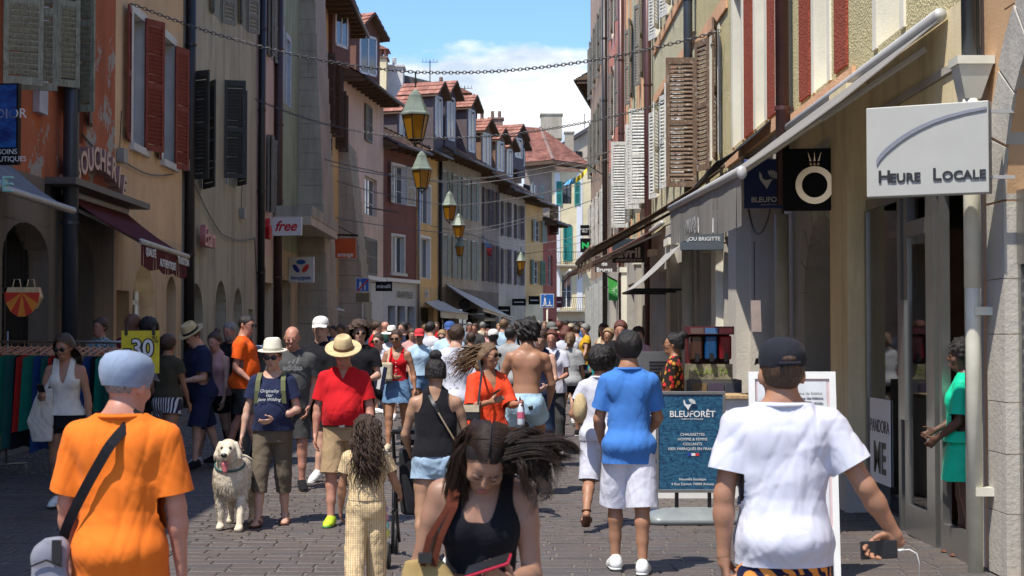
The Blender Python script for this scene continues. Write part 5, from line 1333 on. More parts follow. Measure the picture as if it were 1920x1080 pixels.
r2 = building('town_house', 'olive and red panelled house with white window surrounds and a weathered brown shutter', W, 13.5, M_OLIVE, roof=None, depth=7, zb=4.35, base=M_BASE,
 wins=[{'uz': (a - 19.15, b - 19.15, z_, z_ + 2.35), 'sur': M_WHT, 'sw': .17} for a, b in ((19.4, 20.0), (21.0, 21.8), (23.1, 23.95)) for z_ in (4.65, 8.3)] + [{'uz': (6.5, 7.5, 4.75, 6.75), 'sur': M_WHT, 'fr': SH_OLDW, 'panes': (4, 6)}, {'uz': (6.5, 7.5, 8.2, 10.2), 'sur': M_WHT}],
 baseops=[(.5, 3.2, 0, 3.6, 0), (4.3, 6.0, 0, 3.3, 0, METALD), (7.1, 9.0, 0, 3.2, 0, METALD)])
for a, b in ((20.15, 20.75), (22.05, 22.8)): panel(W, r2, a, b, 4.62, 8.0, M_REDP)
panel(W, r2, 19.2, 24.6, 4.38, 4.55, M_TERRA, .05, 'string_course'); panel(W, r2, 24.6, 28.7, 6.95, 7.2, M_TERRA, .04, 'string_course')
shutter(W, r2, U(W, 28.45), 4.45, 6.85, .56, -1, 92, SH_OLDW, near=True)
shutter(W, r2, U(W, 26.75), 4.6, 6.9, .5, -1, 160, SH_OLDW); shutter(W, r2, U(W, 25.55), 4.6, 6.9, .5, 1, 166, SH_OLDW)
W = rwall(28.9, 37.2)
r3 = building('town_house', 'pale olive house with salmon string courses and white shutters', W, 14, M_OLIVE2, roof=None, depth=7, zb=4.1, base=M_BASE,
 wins=[{'uz': (a, a + .9, z_, z_ + 2.0), 'sur': M_WHT, 'sh': SH_WHITE, 'ang': (160, 165)} for a in (1.2, 4.0, 6.6) for z_ in (5.0, 8.8, 11.6)],
 baseops=[(.6, 3.0, 0, 3.2, 0, METALD), (4.2, 7.4, 0, 3.2, 0, METALD)])
for z_ in (7.25, 8.45, 11.2): panel(W, r3, 29.0, 37.1, z_, z_ + .2, M_TERRA, .04, 'string_course')
W = rwall(37.2, 46.5)
r4 = building('town_house', 'faded house with striped pilasters and open white shutters', W, 15, M_OLIVE2, roof=None, depth=7, zb=4.1, base=M_BASE,
 wins=[{'uz': (a, a + .9, z_, z_ + 2.1), 'sur': M_GSTONE, 'sh': SH_GREY, 'ang': (165, 165)} for a in (2.6, 6.0) for z_ in (5.0, 8.4, 11.6)],
 baseops=[(.8, 3.4, 0, 3.2, 0, METALD), (4.6, 8.4, 0, 3.2, 0, METALD)])
for a in (40.2, 41.4, 44.0, 45.4): panel(W, r4, a, a + .45, 4.2, 14, M_TERRA, .03)
shutter(W, r4, U(W, 38.3), 5.0, 7.35, .47, -1, 93, SH_WHITE, near=True); shutter(W, r4, U(W, 44.8), 4.85, 7.35, .5, -1, 94, SH_WHITE)
shutter(W, r4, U(W, 40.0), 5.0, 7.2, .45, -1, 100, SH_WHITE)
W = rwall(46.5, 54.2)
r5 = building('town_house', 'rose red house with narrow closed shutters', W, 16, M_ROSE, roof=None, depth=7, zb=4.0, base=M_BASE,
 wins=[{'uz': (a, a + .9, z_, z_ + 2.2), 'sur': M_WHT, 'sh': SH_GREY, 'ang': (168, 168), 'sw': .1} for a in (1.4, 4.8) for z_ in (5.0, 8.4, 11.8)],
 baseops=[(.8, 3.2, 0, 3.1, 0, METALD), (4.2, 6.8, 0, 3.1, 0, METALD)])
W = rwall(54.2, 66.3)
r6 = building('town_house', 'tall taupe house edge against the sky with grey shutters', W, 17.2, M_TAUPE, roof=None, depth=7, zb=4.0, base=plain('pale_grey_panel', (.42, .42, .40), .6, kind='world'),
 wins=[{'uz': (a, a + .9, z_, z_ + 2.1), 'sh': SH_WHITE if z_ < 6 else SH_GREY, 'ang': (165, 165)} for a in (1.6, 4.6, 7.4, 10.2) for z_ in (5.0, 8.4, 11.8)],
 baseops=[(.8, 3.2, 0, 3.1, 0, METALD), (4.2, 6.8, 0, 3.1, 0, METALD)])
for a in (55.5, 59.0, 60.6, 62.2, 63.8, 65.4):
 q = MB(); q.box(3.22, 3.5, a, a + .35, 0, 3.7); q.build('pilaster', plain('pale_grey_panel', (.42, .42, .40), .6, kind='world'), r6)
W = Wall((4.3, 69), (6.4, 84), 'R')
r7 = building('town_house', 'house past the taupe one, only its deep roof overhang showing', W, 13.2, M_BEIGE, depth=8, over=1.3, ridge=3, tilem=TILE2, wins=[{'uz': (2, 3, 9, 11)}])
for a, b, x_, h_ in ((22.5, 23.3, 3.3, 4.0), (25.3, 25.9, 3.38, 3.6), (32.1, 32.9, 3.34, 3.6), (36.5, 37.0, 3.36, 3.6), (41.0, 41.6, 3.36, 3.6), (46.1, 46.8, 3.34, 3.6)):
 r_ = thing('stone_pier', {22.5: 'pale stone pier behind the slush machine', 25.3: 'white-painted slim pier left of the grey jewellery sign', 32.1: 'stone pier below the light striped awning', 36.5: 'stone pier by the maroon downpipe', 41.0: 'stone pier below the dark cosmetics sign', 46.1: 'farthest stone pier near the green banner'}[a], 'pier', (XR, a, 0))
 q = MB(); q.box(x_, 3.52, a, b, 0, h_); q.build('shaft', M_WHT if a in (25.3, 46.1) else M_BASE, r_); q = MB(); q.box(x_ - .05, 3.52, a - .04, b + .04, h_, h_ + .15); q.build('capital', M_WHT, r_); q = MB(); q.box(x_ - .04, 3.52, a - .03, b + .03, 0, .4); q.build('plinth', M_GSTONE, r_)
RW = rwall(0, 80)
CRP = plain('cream_pipe_paint', (.60, .58, .48), .45, var=.08, kind='world'); MRN = plain('maroon_pipe_paint', (.085, .035, .032), .4, .2, kind='world')
pr_ = thing('downpipe', 'cream downpipe with square hopper head right of the glass shopfront', 'downpipe', (3.36, 11.2, 0))
q = MB(); q.tube([(3.36, 11.2, 0), (3.36, 11.2, 3.42)], .056, 14); q.build('pipe', CRP, pr_, smooth=True)
q = MB(); q.tube([(3.36, 11.2, 2.05), (3.36, 11.2, 3.42)], .062, 14); q.build('sleeve', CRP, pr_, smooth=True)
q = MB(); zt = 3.42
for (a0, a1, z0, z1) in ((.056, .125, zt, zt + .24),): q.prism([(3.36 - a0, 11.2 - a0, z0), (3.36 + a0, 11.2 - a0, z0), (3.36 + a1, 11.2 - a1, z1), (3.36 - a1, 11.2 - a1, z1)], (0, a0 * 2 + .08, 0))
q.box(3.36 - .135, 3.36 + .135, 11.2 - .135, 11.2 + .1, zt + .24, zt + .30); q.build('hopper', CRP, pr_)
q = MB(); q.tube([(3.36, 11.24, zt + .28), (3.34, 11.24, 9.3)], .055, 12); q.tube([(3.44, 11.3, zt + .28), (3.44, 11.3, 9.3)], .018, 6); q.build('upper_pipe', PIPE_B, pr_, smooth=True)
for z_ in (.55, 1.85, 3.15): q = MB(); q.box(3.35, 3.5, 11.13, 11.27, z_, z_ + .06); q.build('bracket', CRP, pr_)
downpipe(RW, 18.95, 3.3, 12.3, .085, MRN, 'dark red downpipe between the white and red panels', off=.14)
downpipe(RW, 19.05, 0, 3.2, .09, CRP, 'cream lower pipe stump beside the stone arch', off=.14)
downpipe(RW, 28.75, 2.4, 13.2, .085, PIPE_B, 'dark grey downpipe behind the weathered brown shutter', off=.16)
downpipe(RW, 28.6, 0, 3.9, .11, CRP, 'thick cream pipe below the grey jewellery sign', off=.2)
downpipe(RW, 37.4, 0, 13.8, .09, MRN, 'maroon downpipe between the white shutters', off=.14)
downpipe(RW, 46.3, 0, 14.8, .09, MRN, 'second maroon downpipe right of the rose red house', off=.14)
downpipe(RW, 54.3, 0, 15.8, .09, PIPE_D, 'grey downpipe left of the rose red house', off=.14)
# ------------------------------------------------------------ awnings
def fabric(name, col, stripe=None, trans=.35):
 if name in MATS: return MATS[name]
 m, nt, b = _new(name); co = _coord(nt); c = _mix(nt, _ramp(nt, _noise(nt, 2.2, co, 5).outputs[0], .35, .7).outputs[0], dark(col, .85), dark(col, 1.1))
 if stripe:
  w = nt.nodes.new('ShaderNodeTexWave'); w.bands_direction = 'Y'; w.inputs['Scale'].default_value = 2.2; nt.links.new(co, w.inputs[0]); c = _mix(nt, _ramp(nt, w.outputs['Color'], .5, .56).outputs[0], c, stripe)
 nt.links.new(c, b.inputs['Base Color']); b.inputs['Roughness'].default_value = .85; b.inputs['Specular IOR Level'].default_value = .2
 t = nt.nodes.new('ShaderNodeBsdfTranslucent'); nt.links.new(c, t.inputs[0]); mx = nt.nodes.new('ShaderNodeMixShader'); mx.inputs[0].default_value = trans
 nt.links.new(b.outputs[0], mx.inputs[1]); nt.links.new(t.outputs[0], mx.inputs[2]); nt.links.new(mx.outputs[0], nt.nodes['Material Output'].inputs[0]); MATS[name] = m; return m
AW_GREY = fabric('pale_grey_awning_cloth', (.36, .34, .31)); AW_TAN = fabric('tan_awning_cloth', (.22, .15, .10), trans=.2); AW_RED = fabric('maroon_awning_cloth', (.10, .012, .018), trans=.1)
AW_STR = fabric('striped_awning_cloth', (.62, .60, .56), (.34, .33, .32)); AW_BLK = fabric('black_awning_cloth', (.03, .03, .03), trans=.05); AW_WHT = fabric('white_awning_cloth', (.82, .80, .76)); AW_BLUE = fabric('blue_grey_awning_cloth', (.30, .33, .38))
LGM = plain('pale_bar_metal', (.44, .43, .41), .4, .1, var=.05, kind='world')
def awning(label, w0, w1, f0, f1, m, val=.0, barm=None, bar=.05, scallop=0, vm=None, arms=True, cass=True):
 """w = wall corners (near, far), f = front corners"""
 w0, w1, f0, f1 = map(Vector, (w0, w1, f0, f1)); r_ = thing('awning', label, 'awning', tuple(w0)); Z = Vector((0, 0, 1)); barm = barm or LGM
 q = MB(); n = 10; e = Vector((0, 0, .006))
 for i in range(n):
  a, b = i / n, (i + 1) / n
  for j in range(4):
   c, d = j / 4, (j + 1) / 4; P = lambda s, t: w0.lerp(w1, s).lerp(f0.lerp(f1, s), t) - Z * .05 * math.sin(PI * t)
   q.add([P(a, c) + e, P(b, c) + e, P(b, d) + e, P(a, d) + e, P(a, c) - e, P(b, c) - e, P(b, d) - e, P(a, d) - e], [(0, 1, 2, 3), (7, 6, 5, 4)] + ([(0, 3, 7, 4)] if i == 0 else []) + ([(1, 5, 6, 2)] if i == n - 1 else []))
 q.build('canopy', m, r_)
 q = MB(); q.tube([f0, f1], bar, 10); q.build('front_bar', barm, r_, smooth=True)
 if cass: q = MB(); q.tube([w0 + Z * .03, w1 + Z * .03], .055, 10); q.build('cassette', barm, r_, smooth=True)
 if arms:
  for s in (.06, .94):
   a = w0.lerp(w1, s) - Z * .16; c = f0.lerp(f1, s) - Z * .03; k = a.lerp(c, .5) + (w1 - w0).normalized() * (.35 if s < .5 else -.35) + Z * 0
   q = MB(); q.tube([a, k], .028, 6); q.tube([k, c], .022, 6); q.build('folding_arm', barm, r_)
 if val:
  q = MB(); n = 24; F0 = f0 - Z * bar * .6
  for i in range(n):
   a, b = i / n, (i + 1) / n; d = lambda s: val * (1 + (.16 * abs(math.sin(s * PI * scallop)) if scallop else .05 * math.sin(s * 9)))
   A, B = f0.lerp(f1, a) - Z * bar * .6, f0.lerp(f1, b) - Z * bar * .6; off = (f0 - w0); off.z = 0; off = off.normalized() * .012 * math.sin(a * 25); off2 = off
   q.quad(A, B, B - Z * d(b) + off, A - Z * d(a) + off)
  q.build('valance', vm or m, r_)
 return r_
TXT_W = plain('white_lettering', (.72, .72, .70), .6, var=.02); TXT_K = plain('black_lettering', (.015, .015, .017), .5, var=.02); TXT_G = plain('grey_lettering', (.20, .20, .20), .6, var=.02)
aw = awning('large pale grey awning on the right with a hanging lettered valance', (3.42, 12.2, 4.22), (3.42, 19.4, 4.22), (1.85, 12.3, 3.02), (2.02, 19.4, 3.30), AW_GREY, val=.42, bar=.038)
text_mesh('valance_lettering', 'PANDORA', .24, TXT_G, (1.90, 16.2, 2.84), Vector((-.0236, -1, -.04)), (0, 0, 1), aw, depth=.002)
q = MB(); q.ball((1.85, 12.27, 3.0), .055, 10, 6, (.8, .5, 1)); q.build('end_cap', LGM, aw, smooth=True)
awning('tan-brown awning seen from below, behind the large grey one', (3.42, 24.8, 4.4), (3.42, 30.2, 4.4), (1.33, 24.8, 3.12), (1.33, 30.2, 3.12), AW_TAN, val=.3, barm=plain('brown_bar', (.16, .11, .08), .5, kind='world'))
awc = awning('light striped awning on black rods below the dark signs', (3.4, 30.6, 3.5), (3.4, 33.4, 3.5), (2.45, 30.6, 2.62), (2.45, 33.4, 2.62), AW_STR, val=0, barm=METALD, bar=.02, cass=False, arms=False)
for yy in (30.6, 32, 33.4): q = MB(); q.tube([(2.45, yy, 2.62), (3.45, yy, 2.62)], .025, 6); q.build('rod', METALD, awc)
awning('thin black canopy sloping above the blue sock shop sign', (3.45, 20.3, 4.55), (3.45, 23.2, 4.55), (2.75, 20.3, 4.0), (2.8, 23.2, 3.95), AW_BLK, barm=METALD, bar=.02, cass=False, arms=False)
awning('pinkish valanced awning end far down the right side', (3.42, 34.5, 4.2), (3.42, 40, 4.2), (1.36, 34.5, 3.15), (1.42, 40, 3.2), fabric('pink_awning', (.42, .28, .25)), val=.25)
awning('grey shop awning at the left edge', (-6.75, 12, 4.0), (-6.75, 20.9, 4.0), (-5.85, 12, 3.45), (-5.85, 20.7, 3.38), AW_BLUE, val=.0, bar=.05)
awl = awning('maroon butcher awning with white words on its valance', (-6.72, 23.3, 3.85), (-6.72, 27.1, 3.85), (-5.6, 23.5, 3.14), (-5.6, 26.9, 3.08), AW_RED, val=.33, scallop=3, barm=CREAMW, bar=.045)
for t, yy, zz in (('QUALITÉ', 24.05, 2.99), ('AUTHENTIQUE', 25.25, 2.86), ('TRADITION', 26.45, 2.97)): text_mesh('valance_lettering', t, .17, TXT_W, (-5.575, yy, zz), (0, 1, -.02), (0, 0, 1), awl, depth=.002, bold=.004)
q = thing('canopy_hood', 'dark flat hood above the maroon butcher awning', 'hood', (-6.8, 22.7, 3.9)); b = MB(); b.box(-6.8, -6.35, 22.6, 27.3, 3.93, 4.03); b.build('cover', plain('dull_hood_metal', (.12, .11, .10), .6, .3, kind='world'), q); b = MB(); b.box(-6.8, -6.78, 22.6, 27.3, 3.7, 3.93); b.build('back_board', METALD, q)
a_, b_ = at(848, 530, 78), at(905, 575, 84)
awning('long white awning over the shops left of centre', at(836, 532, 79), at(890, 553, 86.5), at(906, 578, 77.5), at(962, 596, 86), AW_WHT, val=.12)
awning('white cafe awning in front of the yellow house', at(790, 560, 76), at(822, 560, 78), at(826, 583, 73.5), at(877, 588, 77), AW_WHT, val=.28)
awning('small lower white awning between the two larger ones', at(880, 590, 83), at(905, 590, 86), at(908, 598, 80), at(929, 598, 84), AW_WHT, val=.08)
awning('grey and white striped little awning below the orange sign', (-6.7, 52, 3.3), (-6.7, 55, 3.3), (-5.9, 52, 2.6), (-5.9, 55, 2.6), AW_STR, val=.1)
# ------------------------------------------------------------ signs
def panel_sign(name, label, cat, p0, p1, y0, y1, d0, d1=None, mat=None, th=.07, side=None, bracket=METALD, edge=None):
 """board between photo columns p0..p1 and rows y0..y1, at depth d0 (left) and d1 (right)"""
 d1 = d1 or d0; a = at(p0, y1, d0); b = at(p1, y1, d1); z1 = at(p0, y0, d0).z; b.z = a.z
 r_ = thing(name, label, cat, tuple(a)); X = (b - a); L = X.length; X.normalize(); N = Vector((X.y, -X.x, 0)); 
 q = MB(); q.obox(a, X * L, -N * th, (0, 0, z1 - a.z)); q.build('board', mat, r_, bevel=.006)
 r_['w'] = L
 if side:     # bracket to wall
  xw = XL if side == 'L' else XR; zc = z1 - .08; s_ = a if side == 'L' else b
  for zz in (zc, a.z + .1):
   q = MB(); q.obox(Vector((min(s_.x, xw), s_.y + th * .4, zz)), (abs(s_.x - xw) + .0, 0, 0), (0, .025, 0), (0, 0, .025)); q.build('bracket', bracket, r_)
 return r_, a, X, N, L, z1 - a.z
def on(a, X, N, fx, fz, off=.004): return a + X * fx + Vector((0, 0, fz)) + N * off
PLW = plain('sign_warm_grey', (.40, .40, .37), .45, var=.03, kind='world'); BLK = plain('sign_black', (.006, .006, .007), .5, var=.02, spec=.15); NAVY = plain('sign_navy', (.012, .035, .16), .35, var=.05)
r_, a, X, N, L, H = panel_sign('shop_sign', 'large warm grey box sign lettered for a watch shop, upper right', 'sign', 1625, 1855, 203, 370, 11.0, 10.62, PLW, .13, 'R', bracket=LGM)
for t_, fx_, fz_, sz in (('H', .095, .215, .122), ('EURE', .195, .197, .088), ('L', .545, .215, .122), ('OCALE', .625, .197, .088)): text_mesh('lettering', t_, sz, TXT_K, on(a, X, N, L * fx_, H * fz_), X, (0, 0, 1), r_, depth=.006, sx=1.06, bold=.002, align='LEFT')
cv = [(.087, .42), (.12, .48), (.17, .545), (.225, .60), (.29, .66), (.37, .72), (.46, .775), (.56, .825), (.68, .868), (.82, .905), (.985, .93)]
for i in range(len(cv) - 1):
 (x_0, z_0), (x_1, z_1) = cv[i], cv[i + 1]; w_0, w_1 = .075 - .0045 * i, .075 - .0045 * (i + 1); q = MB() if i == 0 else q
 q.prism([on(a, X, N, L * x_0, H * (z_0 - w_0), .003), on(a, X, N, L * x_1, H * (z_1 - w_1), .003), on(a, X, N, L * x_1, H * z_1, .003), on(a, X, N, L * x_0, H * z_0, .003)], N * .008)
q.build('shadow_arc', plain('shadow_blue_grey', (.20, .21, .25), .5, kind='world'), r_)  # tapering blue-grey strip stands in for a shadow band curving over the sign
r_, a, X, N, L, H = panel_sign('shop_sign', 'black jewellery sign with a gold ring and little crown', 'sign', 1468, 1598, 279, 395, 15.7, 15.6, BLK, .08, 'R')
GOLD = plain('pale_gold', (.75, .60, .42), .25, .8, var=.04)
q = MB(); n = 36; c0 = on(a, X, N, L * .46, H * .405)
for i in range(n):
 w0_, w1_ = 2 * PI * i / n, 2 * PI * (i + 1) / n; e = lambda w, rr: c0 + X * math.cos(w) * rr + Vector((0, 0, math.sin(w) * rr)) + N * .0
 q.prism([e(w0_, .128), e(w1_, .128), e(w1_, .192), e(w0_, .192)], N * .02)
q.build('ring', GOLD, r_)
for k in (-1, 0, 1):
 q = MB(); q.ball(on(a, X, N, L * .46 + k * .038, H * .745, .012), .018, 8, 5); q.build('crown_bead', GOLD, r_, smooth=True)
 b0 = on(a, X, N, L * .46 + k * .040, H * .79, .012); q = MB(); q.prism([b0 - X * .010, b0 + X * .010, b0 + X * k * .028 + Vector((0, 0, .10))], N * .008); q.build('crown_spike', GOLD, r_)
r_, a, X, N, L, H = panel_sign('shop_sign', 'navy sock shop sign with a white hen, half behind the black sign', 'sign', 1395, 1483, 299, 391, 19.0, 18.9, NAVY, .08, 'R')
text_mesh('lettering', 'BLEUFORÊT', .088, TXT_W, on(a, X, N, L * .56, H * .17), X, (0, 0, 1), r_, depth=.003, bold=.002)
text_mesh('lettering', 'FABRICATION FRANÇAISE', .02, TXT_W, on(a, X, N, L * .56, H * .07), X, (0, 0, 1), r_, depth=.002)
def hen(root, a, X, N, fx, fz, s, mat):
 P = lambda x_, z_: on(a, X, N, fx + x_ * s, fz + z_ * s, .008)
 q = MB(); q.prism([P(-.42, .55), P(-.30, .35), P(-.27, .15), P(-.05, .05), P(.30, .12), P(.1, -.2), P(-.02, -.45), P(-.18, -.2), P(-.38, .05), P(-.45, .3)], N * .004); q.build('hen_emblem', mat, root)
 for k in range(7):
  an = R(8 + k * 17); q = MB(); d0, d1 = (.18, .62); c_, s_ = math.cos(an), math.sin(an); w_ = .045
  q.prism([P(.22 + c_ * .06, .14 + s_ * .06), P(.22 + c_ * .4 - s_ * w_, .14 + s_ * .4 + c_ * w_), P(.22 + c_ * .5, .14 + s_ * .5), P(.22 + c_ * .4 + s_ * w_, .14 + s_ * .4 - c_ * w_)], N * .004); q.build('hen_feather', mat, root)
hen(r_, a, X, N, L * .50, H * .55, .22, TXT_W)
SLATE = plain('sign_slate', (.075, .09, .10), .5, var=.04, kind='world')
r_, a, X, N, L, H = panel_sign('shop_sign', 'slate grey jewellery sign with white initials under the awning valance', 'sign', 1275, 1357, 396, 469, 24.9, 24.8, SLATE, .07, 'R')
text_mesh('lettering', 'BIJOU BRIGITTE', .085, TXT_W, on(a, X, N, L * .5, H * .28), X, (0, 0, 1), r_, depth=.003, bold=.001); text_mesh('lettering', 'BB', .36, TXT_W, on(a, X, N, L * .5, H * .62), X, (0, 0, 1), r_, depth=.003, bold=.012, sx=1.1)
DKT = plain('sign_dark_teal', (.02, .032, .038), .4, kind='world')
r_, a, X, N, L, H = panel_sign('shop_sign', 'dark cosmetics shop sign below the tan awning', 'sign', 1148, 1208, 448, 493, 39.6, 39.4, DKT, .06, 'R')
text_mesh('lettering', 'avril', .36, TXT_W, on(a, X, N, L * .52, H * .40), X, (0, 0, 1), r_, depth=.003, bold=.012); text_mesh('lettering', 'COSMÉTIQUE BIO', .085, TXT_W, on(a, X, N, L * .52, H * .10), X, (0, 0, 1), r_, depth=.003, bold=.002)
DKB = plain('sign_brown', (.05, .032, .026), .5, kind='world')
r_, a, X, N, L, H = panel_sign('shop_sign', 'brown chocolate shop sign left of the dark cosmetics sign', 'sign', 1115, 1156, 480, 510, 49.5, 49.3, DKB, .06, 'R')
text_mesh('lettering', 'Jeff\nde\nBruges', .19, TXT_W, on(a, X, N, L * .45, H * .5), X, (0, 0, 1), r_, depth=.003, bold=.004)
r_, a, X, N, L, H = panel_sign('shop_sign', 'small black printing shop sign left of the right-hand awnings', 'sign', 1088, 1105, 422, 442, 64, 63.9, BLK, .06, 'R')
text_mesh('lettering', 'impress\nPRO', .12, TXT_W, on(a, X, N, L * .5, H * .5), X, (0, 0, 1), r_, depth=.003)
r_, a, X, N, L, H = panel_sign('shop_sign', 'black sign with a green letter below the printing shop sign', 'sign', 1088, 1106, 447, 473, 62, 61.9, BLK, .06, 'R')
text_mesh('lettering', 'Z', .36, plain('green_lettering', (.02, .45, .10), .5), on(a, X, N, L * .5, H * .5), Vector((0, 0, -1)), X, r_, depth=.003, bold=.02)
p = [at(1140, 517, 50), at(1170, 533, 50), at(1170, 565, 50), at(1141, 563, 50)]
r_ = thing('banner', 'bright green hanging banner with a white sun shape', 'banner', tuple(p[0])); q = MB(); q.prism(p, (0, .03, 0)); q.build('cloth', plain('green_banner', (.05, .36, .06), .7), r_)
q = MB(); c_ = at(1156, 545, 49.95)
for k in range(12):
 w_ = 2 * PI * k / 12; q.add([c_ + Vector((math.cos(w_ - .2) * .07, 0, math.sin(w_ - .2) * .07)), c_ + Vector((math.cos(w_ + .2) * .07, 0, math.sin(w_ + .2) * .07)), c_ + Vector((math.cos(w_) * .19, 0, math.sin(w_) * .19))], [(0, 1, 2)])
q.build('sun_emblem', TXT_W, r_); q = MB(); q.tube([p[0] + Vector((-.1, 0, .03)), Vector((3.5, 50, p[1].z + .1))], .02, 5); q.build('rod', METALD, r_)
r_, a, X, N, L, H = panel_sign('shop_sign', 'white sign with a red italic word, left side, topmost of the white ones', 'sign', 505, 565, 408, 442, 43.8, 43.6, plain('sign_white', (.66, .66, .66), .5, var=.03), .08, 'L')
text_mesh('lettering', 'free', .40, plain('red_lettering', (.50, .012, .02), .5), on(a, X, N, L * .5, H * .5), X, (0, 0, 1), r_, depth=.003, shear=.35, bold=.010)
r_, a, X, N, L, H = panel_sign('shop_sign', 'white square phone shop sign with red and blue petals', 'sign', 541, 588, 482, 530, 47.6, 47.4, plain('sign_white', (.66, .66, .66), .5), .08, 'L')
text_mesh('lettering', 'bouygues', .17, plain('blue_lettering', (.02, .07, .30), .5), on(a, X, N, L * .5, H * .19), X, (0, 0, 1), r_, depth=.003, bold=.004)
for fx, fz, an, col in ((.5, .80, 0, ('petal_blue', (.01, .12, .42))), (.30, .55, -50, ('petal_navy', (.012, .03, .28))), (.68, .55, 50, ('petal_red', (.60, .04, .02)))):
 q = MB(); c_ = R(an); pts = []
 for i in range(16):
  w_ = 2 * PI * i / 16; ex, ez = math.cos(w_) * .155, math.sin(w_) * .075; pts.append(on(a, X, N, L * fx + ex * math.cos(c_) - ez * math.sin(c_), H * fz + ex * math.sin(c_) + ez * math.cos(c_), .006))
 q.prism(pts, N * .004); q.build('petal', plain(col[0], col[1], .5), r_)
r_, a, X, N, L, H = panel_sign('shop_sign', 'orange square phone shop sign hanging from a black iron arm', 'sign', 628, 667, 447, 484, 60, 59.8, plain('sign_orange', (.52, .10, .03), .5), .06)
text_mesh('lettering', 'orange', .235, TXT_W, on(a, X, N, L * .5, H * .17), X, (0, 0, 1), r_, depth=.003, bold=.006)
q = MB(); zt = a.z + H; q.tube([Vector((-6.8, 60, zt + .14)), a + X * (L + .1) + Vector((0, 0, H + .10))], .035, 6); q.tube([Vector((-6.8, 60, zt + .55)), a + X * (L * .9) + Vector((0, 0, H + .14))], .018, 5); q.build('iron_arm', METALD, r_)
for k in (.15, .85): q = MB(); q.tube([a + X * L * k + Vector((0, 0.03, H)), a + X * L * k + Vector((0, .03, H + .12))], .012, 4); q.build('hook', METALD, r_)
r_, a, X, N, L, H = panel_sign('shop_sign', 'small black shoe shop sign on the salmon corner house', 'sign', 704, 735, 528, 546, 68, 67.9, BLK, .06)
text_mesh('lettering', 'minelli', .24, TXT_W, on(a, X, N, L * .5, H * .5), X, (0, 0, 1), r_, depth=.003, bold=.004)
q = MB(); q.obox(a + Vector((-.3, .03, H * .9)), (.32, 0, 0), (0, .03, 0), (0, 0, .03)); q.build('bracket', METALD, r_)
r_, a, X, N, L, H = panel_sign('shop_sign', 'narrow white lingerie sign at the yellow house', 'sign', 778, 803, 544, 558, 75.5, 75.4, plain('sign_white', (.66, .66, .66), .5), .06)
text_mesh('lettering', 'CHANTELLE', .12, TXT_K, on(a, X, N, L * .5, H * .5), X, (0, 0, 1), r_, depth=.003)
for p0, p1, y0_, y1_, d_, lb in ((960, 986, 560, 573, 92, 'black fascia sign on the pale grey house'), (991, 1012, 555, 571, 95, 'black hanging sign on the light yellow house'), (934, 957, 574, 590, 88, 'dark menu board under the white awning tip'), (1043, 1054, 556, 577, 106, 'dark red sign beside the iron balcony')):
 r_, a, X, N, L, H = panel_sign('shop_sign', lb, 'sign', p0, p1, y0_, y1_, d_, None, BLK if '1043' not in str(p0) else plain('sign_darkred', (.10, .01, .02), .5), .06)
 q = MB(); q.obox(a + X * L * .15 + Vector((0, 0, H * .45)) + N * .002, X * L * .7, N * .004, (0, 0, H * .1)); q.build('line_of_print', TXT_W, r_)
r_, a, X, N, L, H = panel_sign('poster_sign', 'blue sea poster sign with white letters at the left edge', 'sign', -60, 33, 158, 310, 17.9, 17.8, BLK, .08, None)
q = MB(); q.obox(on(a, X, N, .0, H * .21, .003), X * (L - .02), N * .003, (0, 0, H * .77))
def sea(name, c1, c2, sc=4):
 m, nt, b = _new(name); co = _coord(nt, 'world', (1, 1, 2.2)); n = _noise(nt, sc, co, 8, .65); c = _mix(nt, _ramp(nt, n.outputs[0], .35, .68).outputs[0], c1, c2); nt.links.new(c, b.inputs['Base Color']); b.inputs['Roughness'].default_value = .25; return m
q.build('poster', sea('blue_poster', (.004, .02, .13), (.02, .14, .42)), r_)
text_mesh('lettering', 'DIOR', .16, TXT_W, on(a, X, N, L * .86, H * .62), X, (0, 0, 1), r_, depth=.002, align='CENTER'); text_mesh('lettering', 'SOINS\nBOUTIQUES', .085, TXT_W, on(a, X, N, L * .80, H * .11), X, (0, 0, 1), r_, depth=.002)
W = lwall(0, 70)
MINT = plain('mint_lettering', (.30, .62, .56), .4); r_ = thing('shop_lettering', 'pale mint raised letters at the left edge above the grey awning', 'lettering', (-6.2, 17.6, 3.5)); text_mesh('letter', 'OE', .26, MINT, at(-3, 347, 17.7), (1, 0, 0), (0, 0, 1), r_, depth=.05)
bc = thing('shop_lettering', 'arched raised pinkish butcher lettering on the rust red wall', 'lettering', tuple(W.p(23.6, 4.3)))
PK = plain('pink_metal_letter', (.42, .27, .24), .35, .4); wd = 'BOUCHERIE'
for i, ch in enumerate(wd):
 f = i / (len(wd) - 1); uu = 23.45 + f * 2.85; arc = .30 * (1 - (2 * f - 1) ** 2) + .02; lean_ = (2 * f - 1) * -.35
 text_mesh('letter', ch, .50, PK, W.p(uu, 4.20 + arc, .16), Vector((0, 1, lean_)), Vector((0, -lean_, 1)), bc, depth=.09, bold=.012)
q = MB(); W.box(q, 23.3, 26.5, 4.1, 4.14, .0, .1); q.build('rail', PK, bc)
et = thing('shop_lettering', 'dark red raised lettering on the grey-green wall', 'lettering', tuple(W.p(33, 3.9))); text_mesh('letters', 'Etam', .62, plain('letter_pink_red', (.45, .16, .16), .4), W.p(34.1, 3.86, .15), (0, 1, 0), (0, 0, 1), et, depth=.06, bold=.012)
fl_ = thing('shop_lettering', 'red raised logo letters left of the white italic sign', 'lettering', tuple(W.p(42, 4))); text_mesh('letters', 'fe', .75, plain('red_lettering', (.50, .012, .02), .5), W.p(42.3, 4.6, .2), (0, 1, 0), (0, 0, 1), fl_, depth=.06, bold=.02)
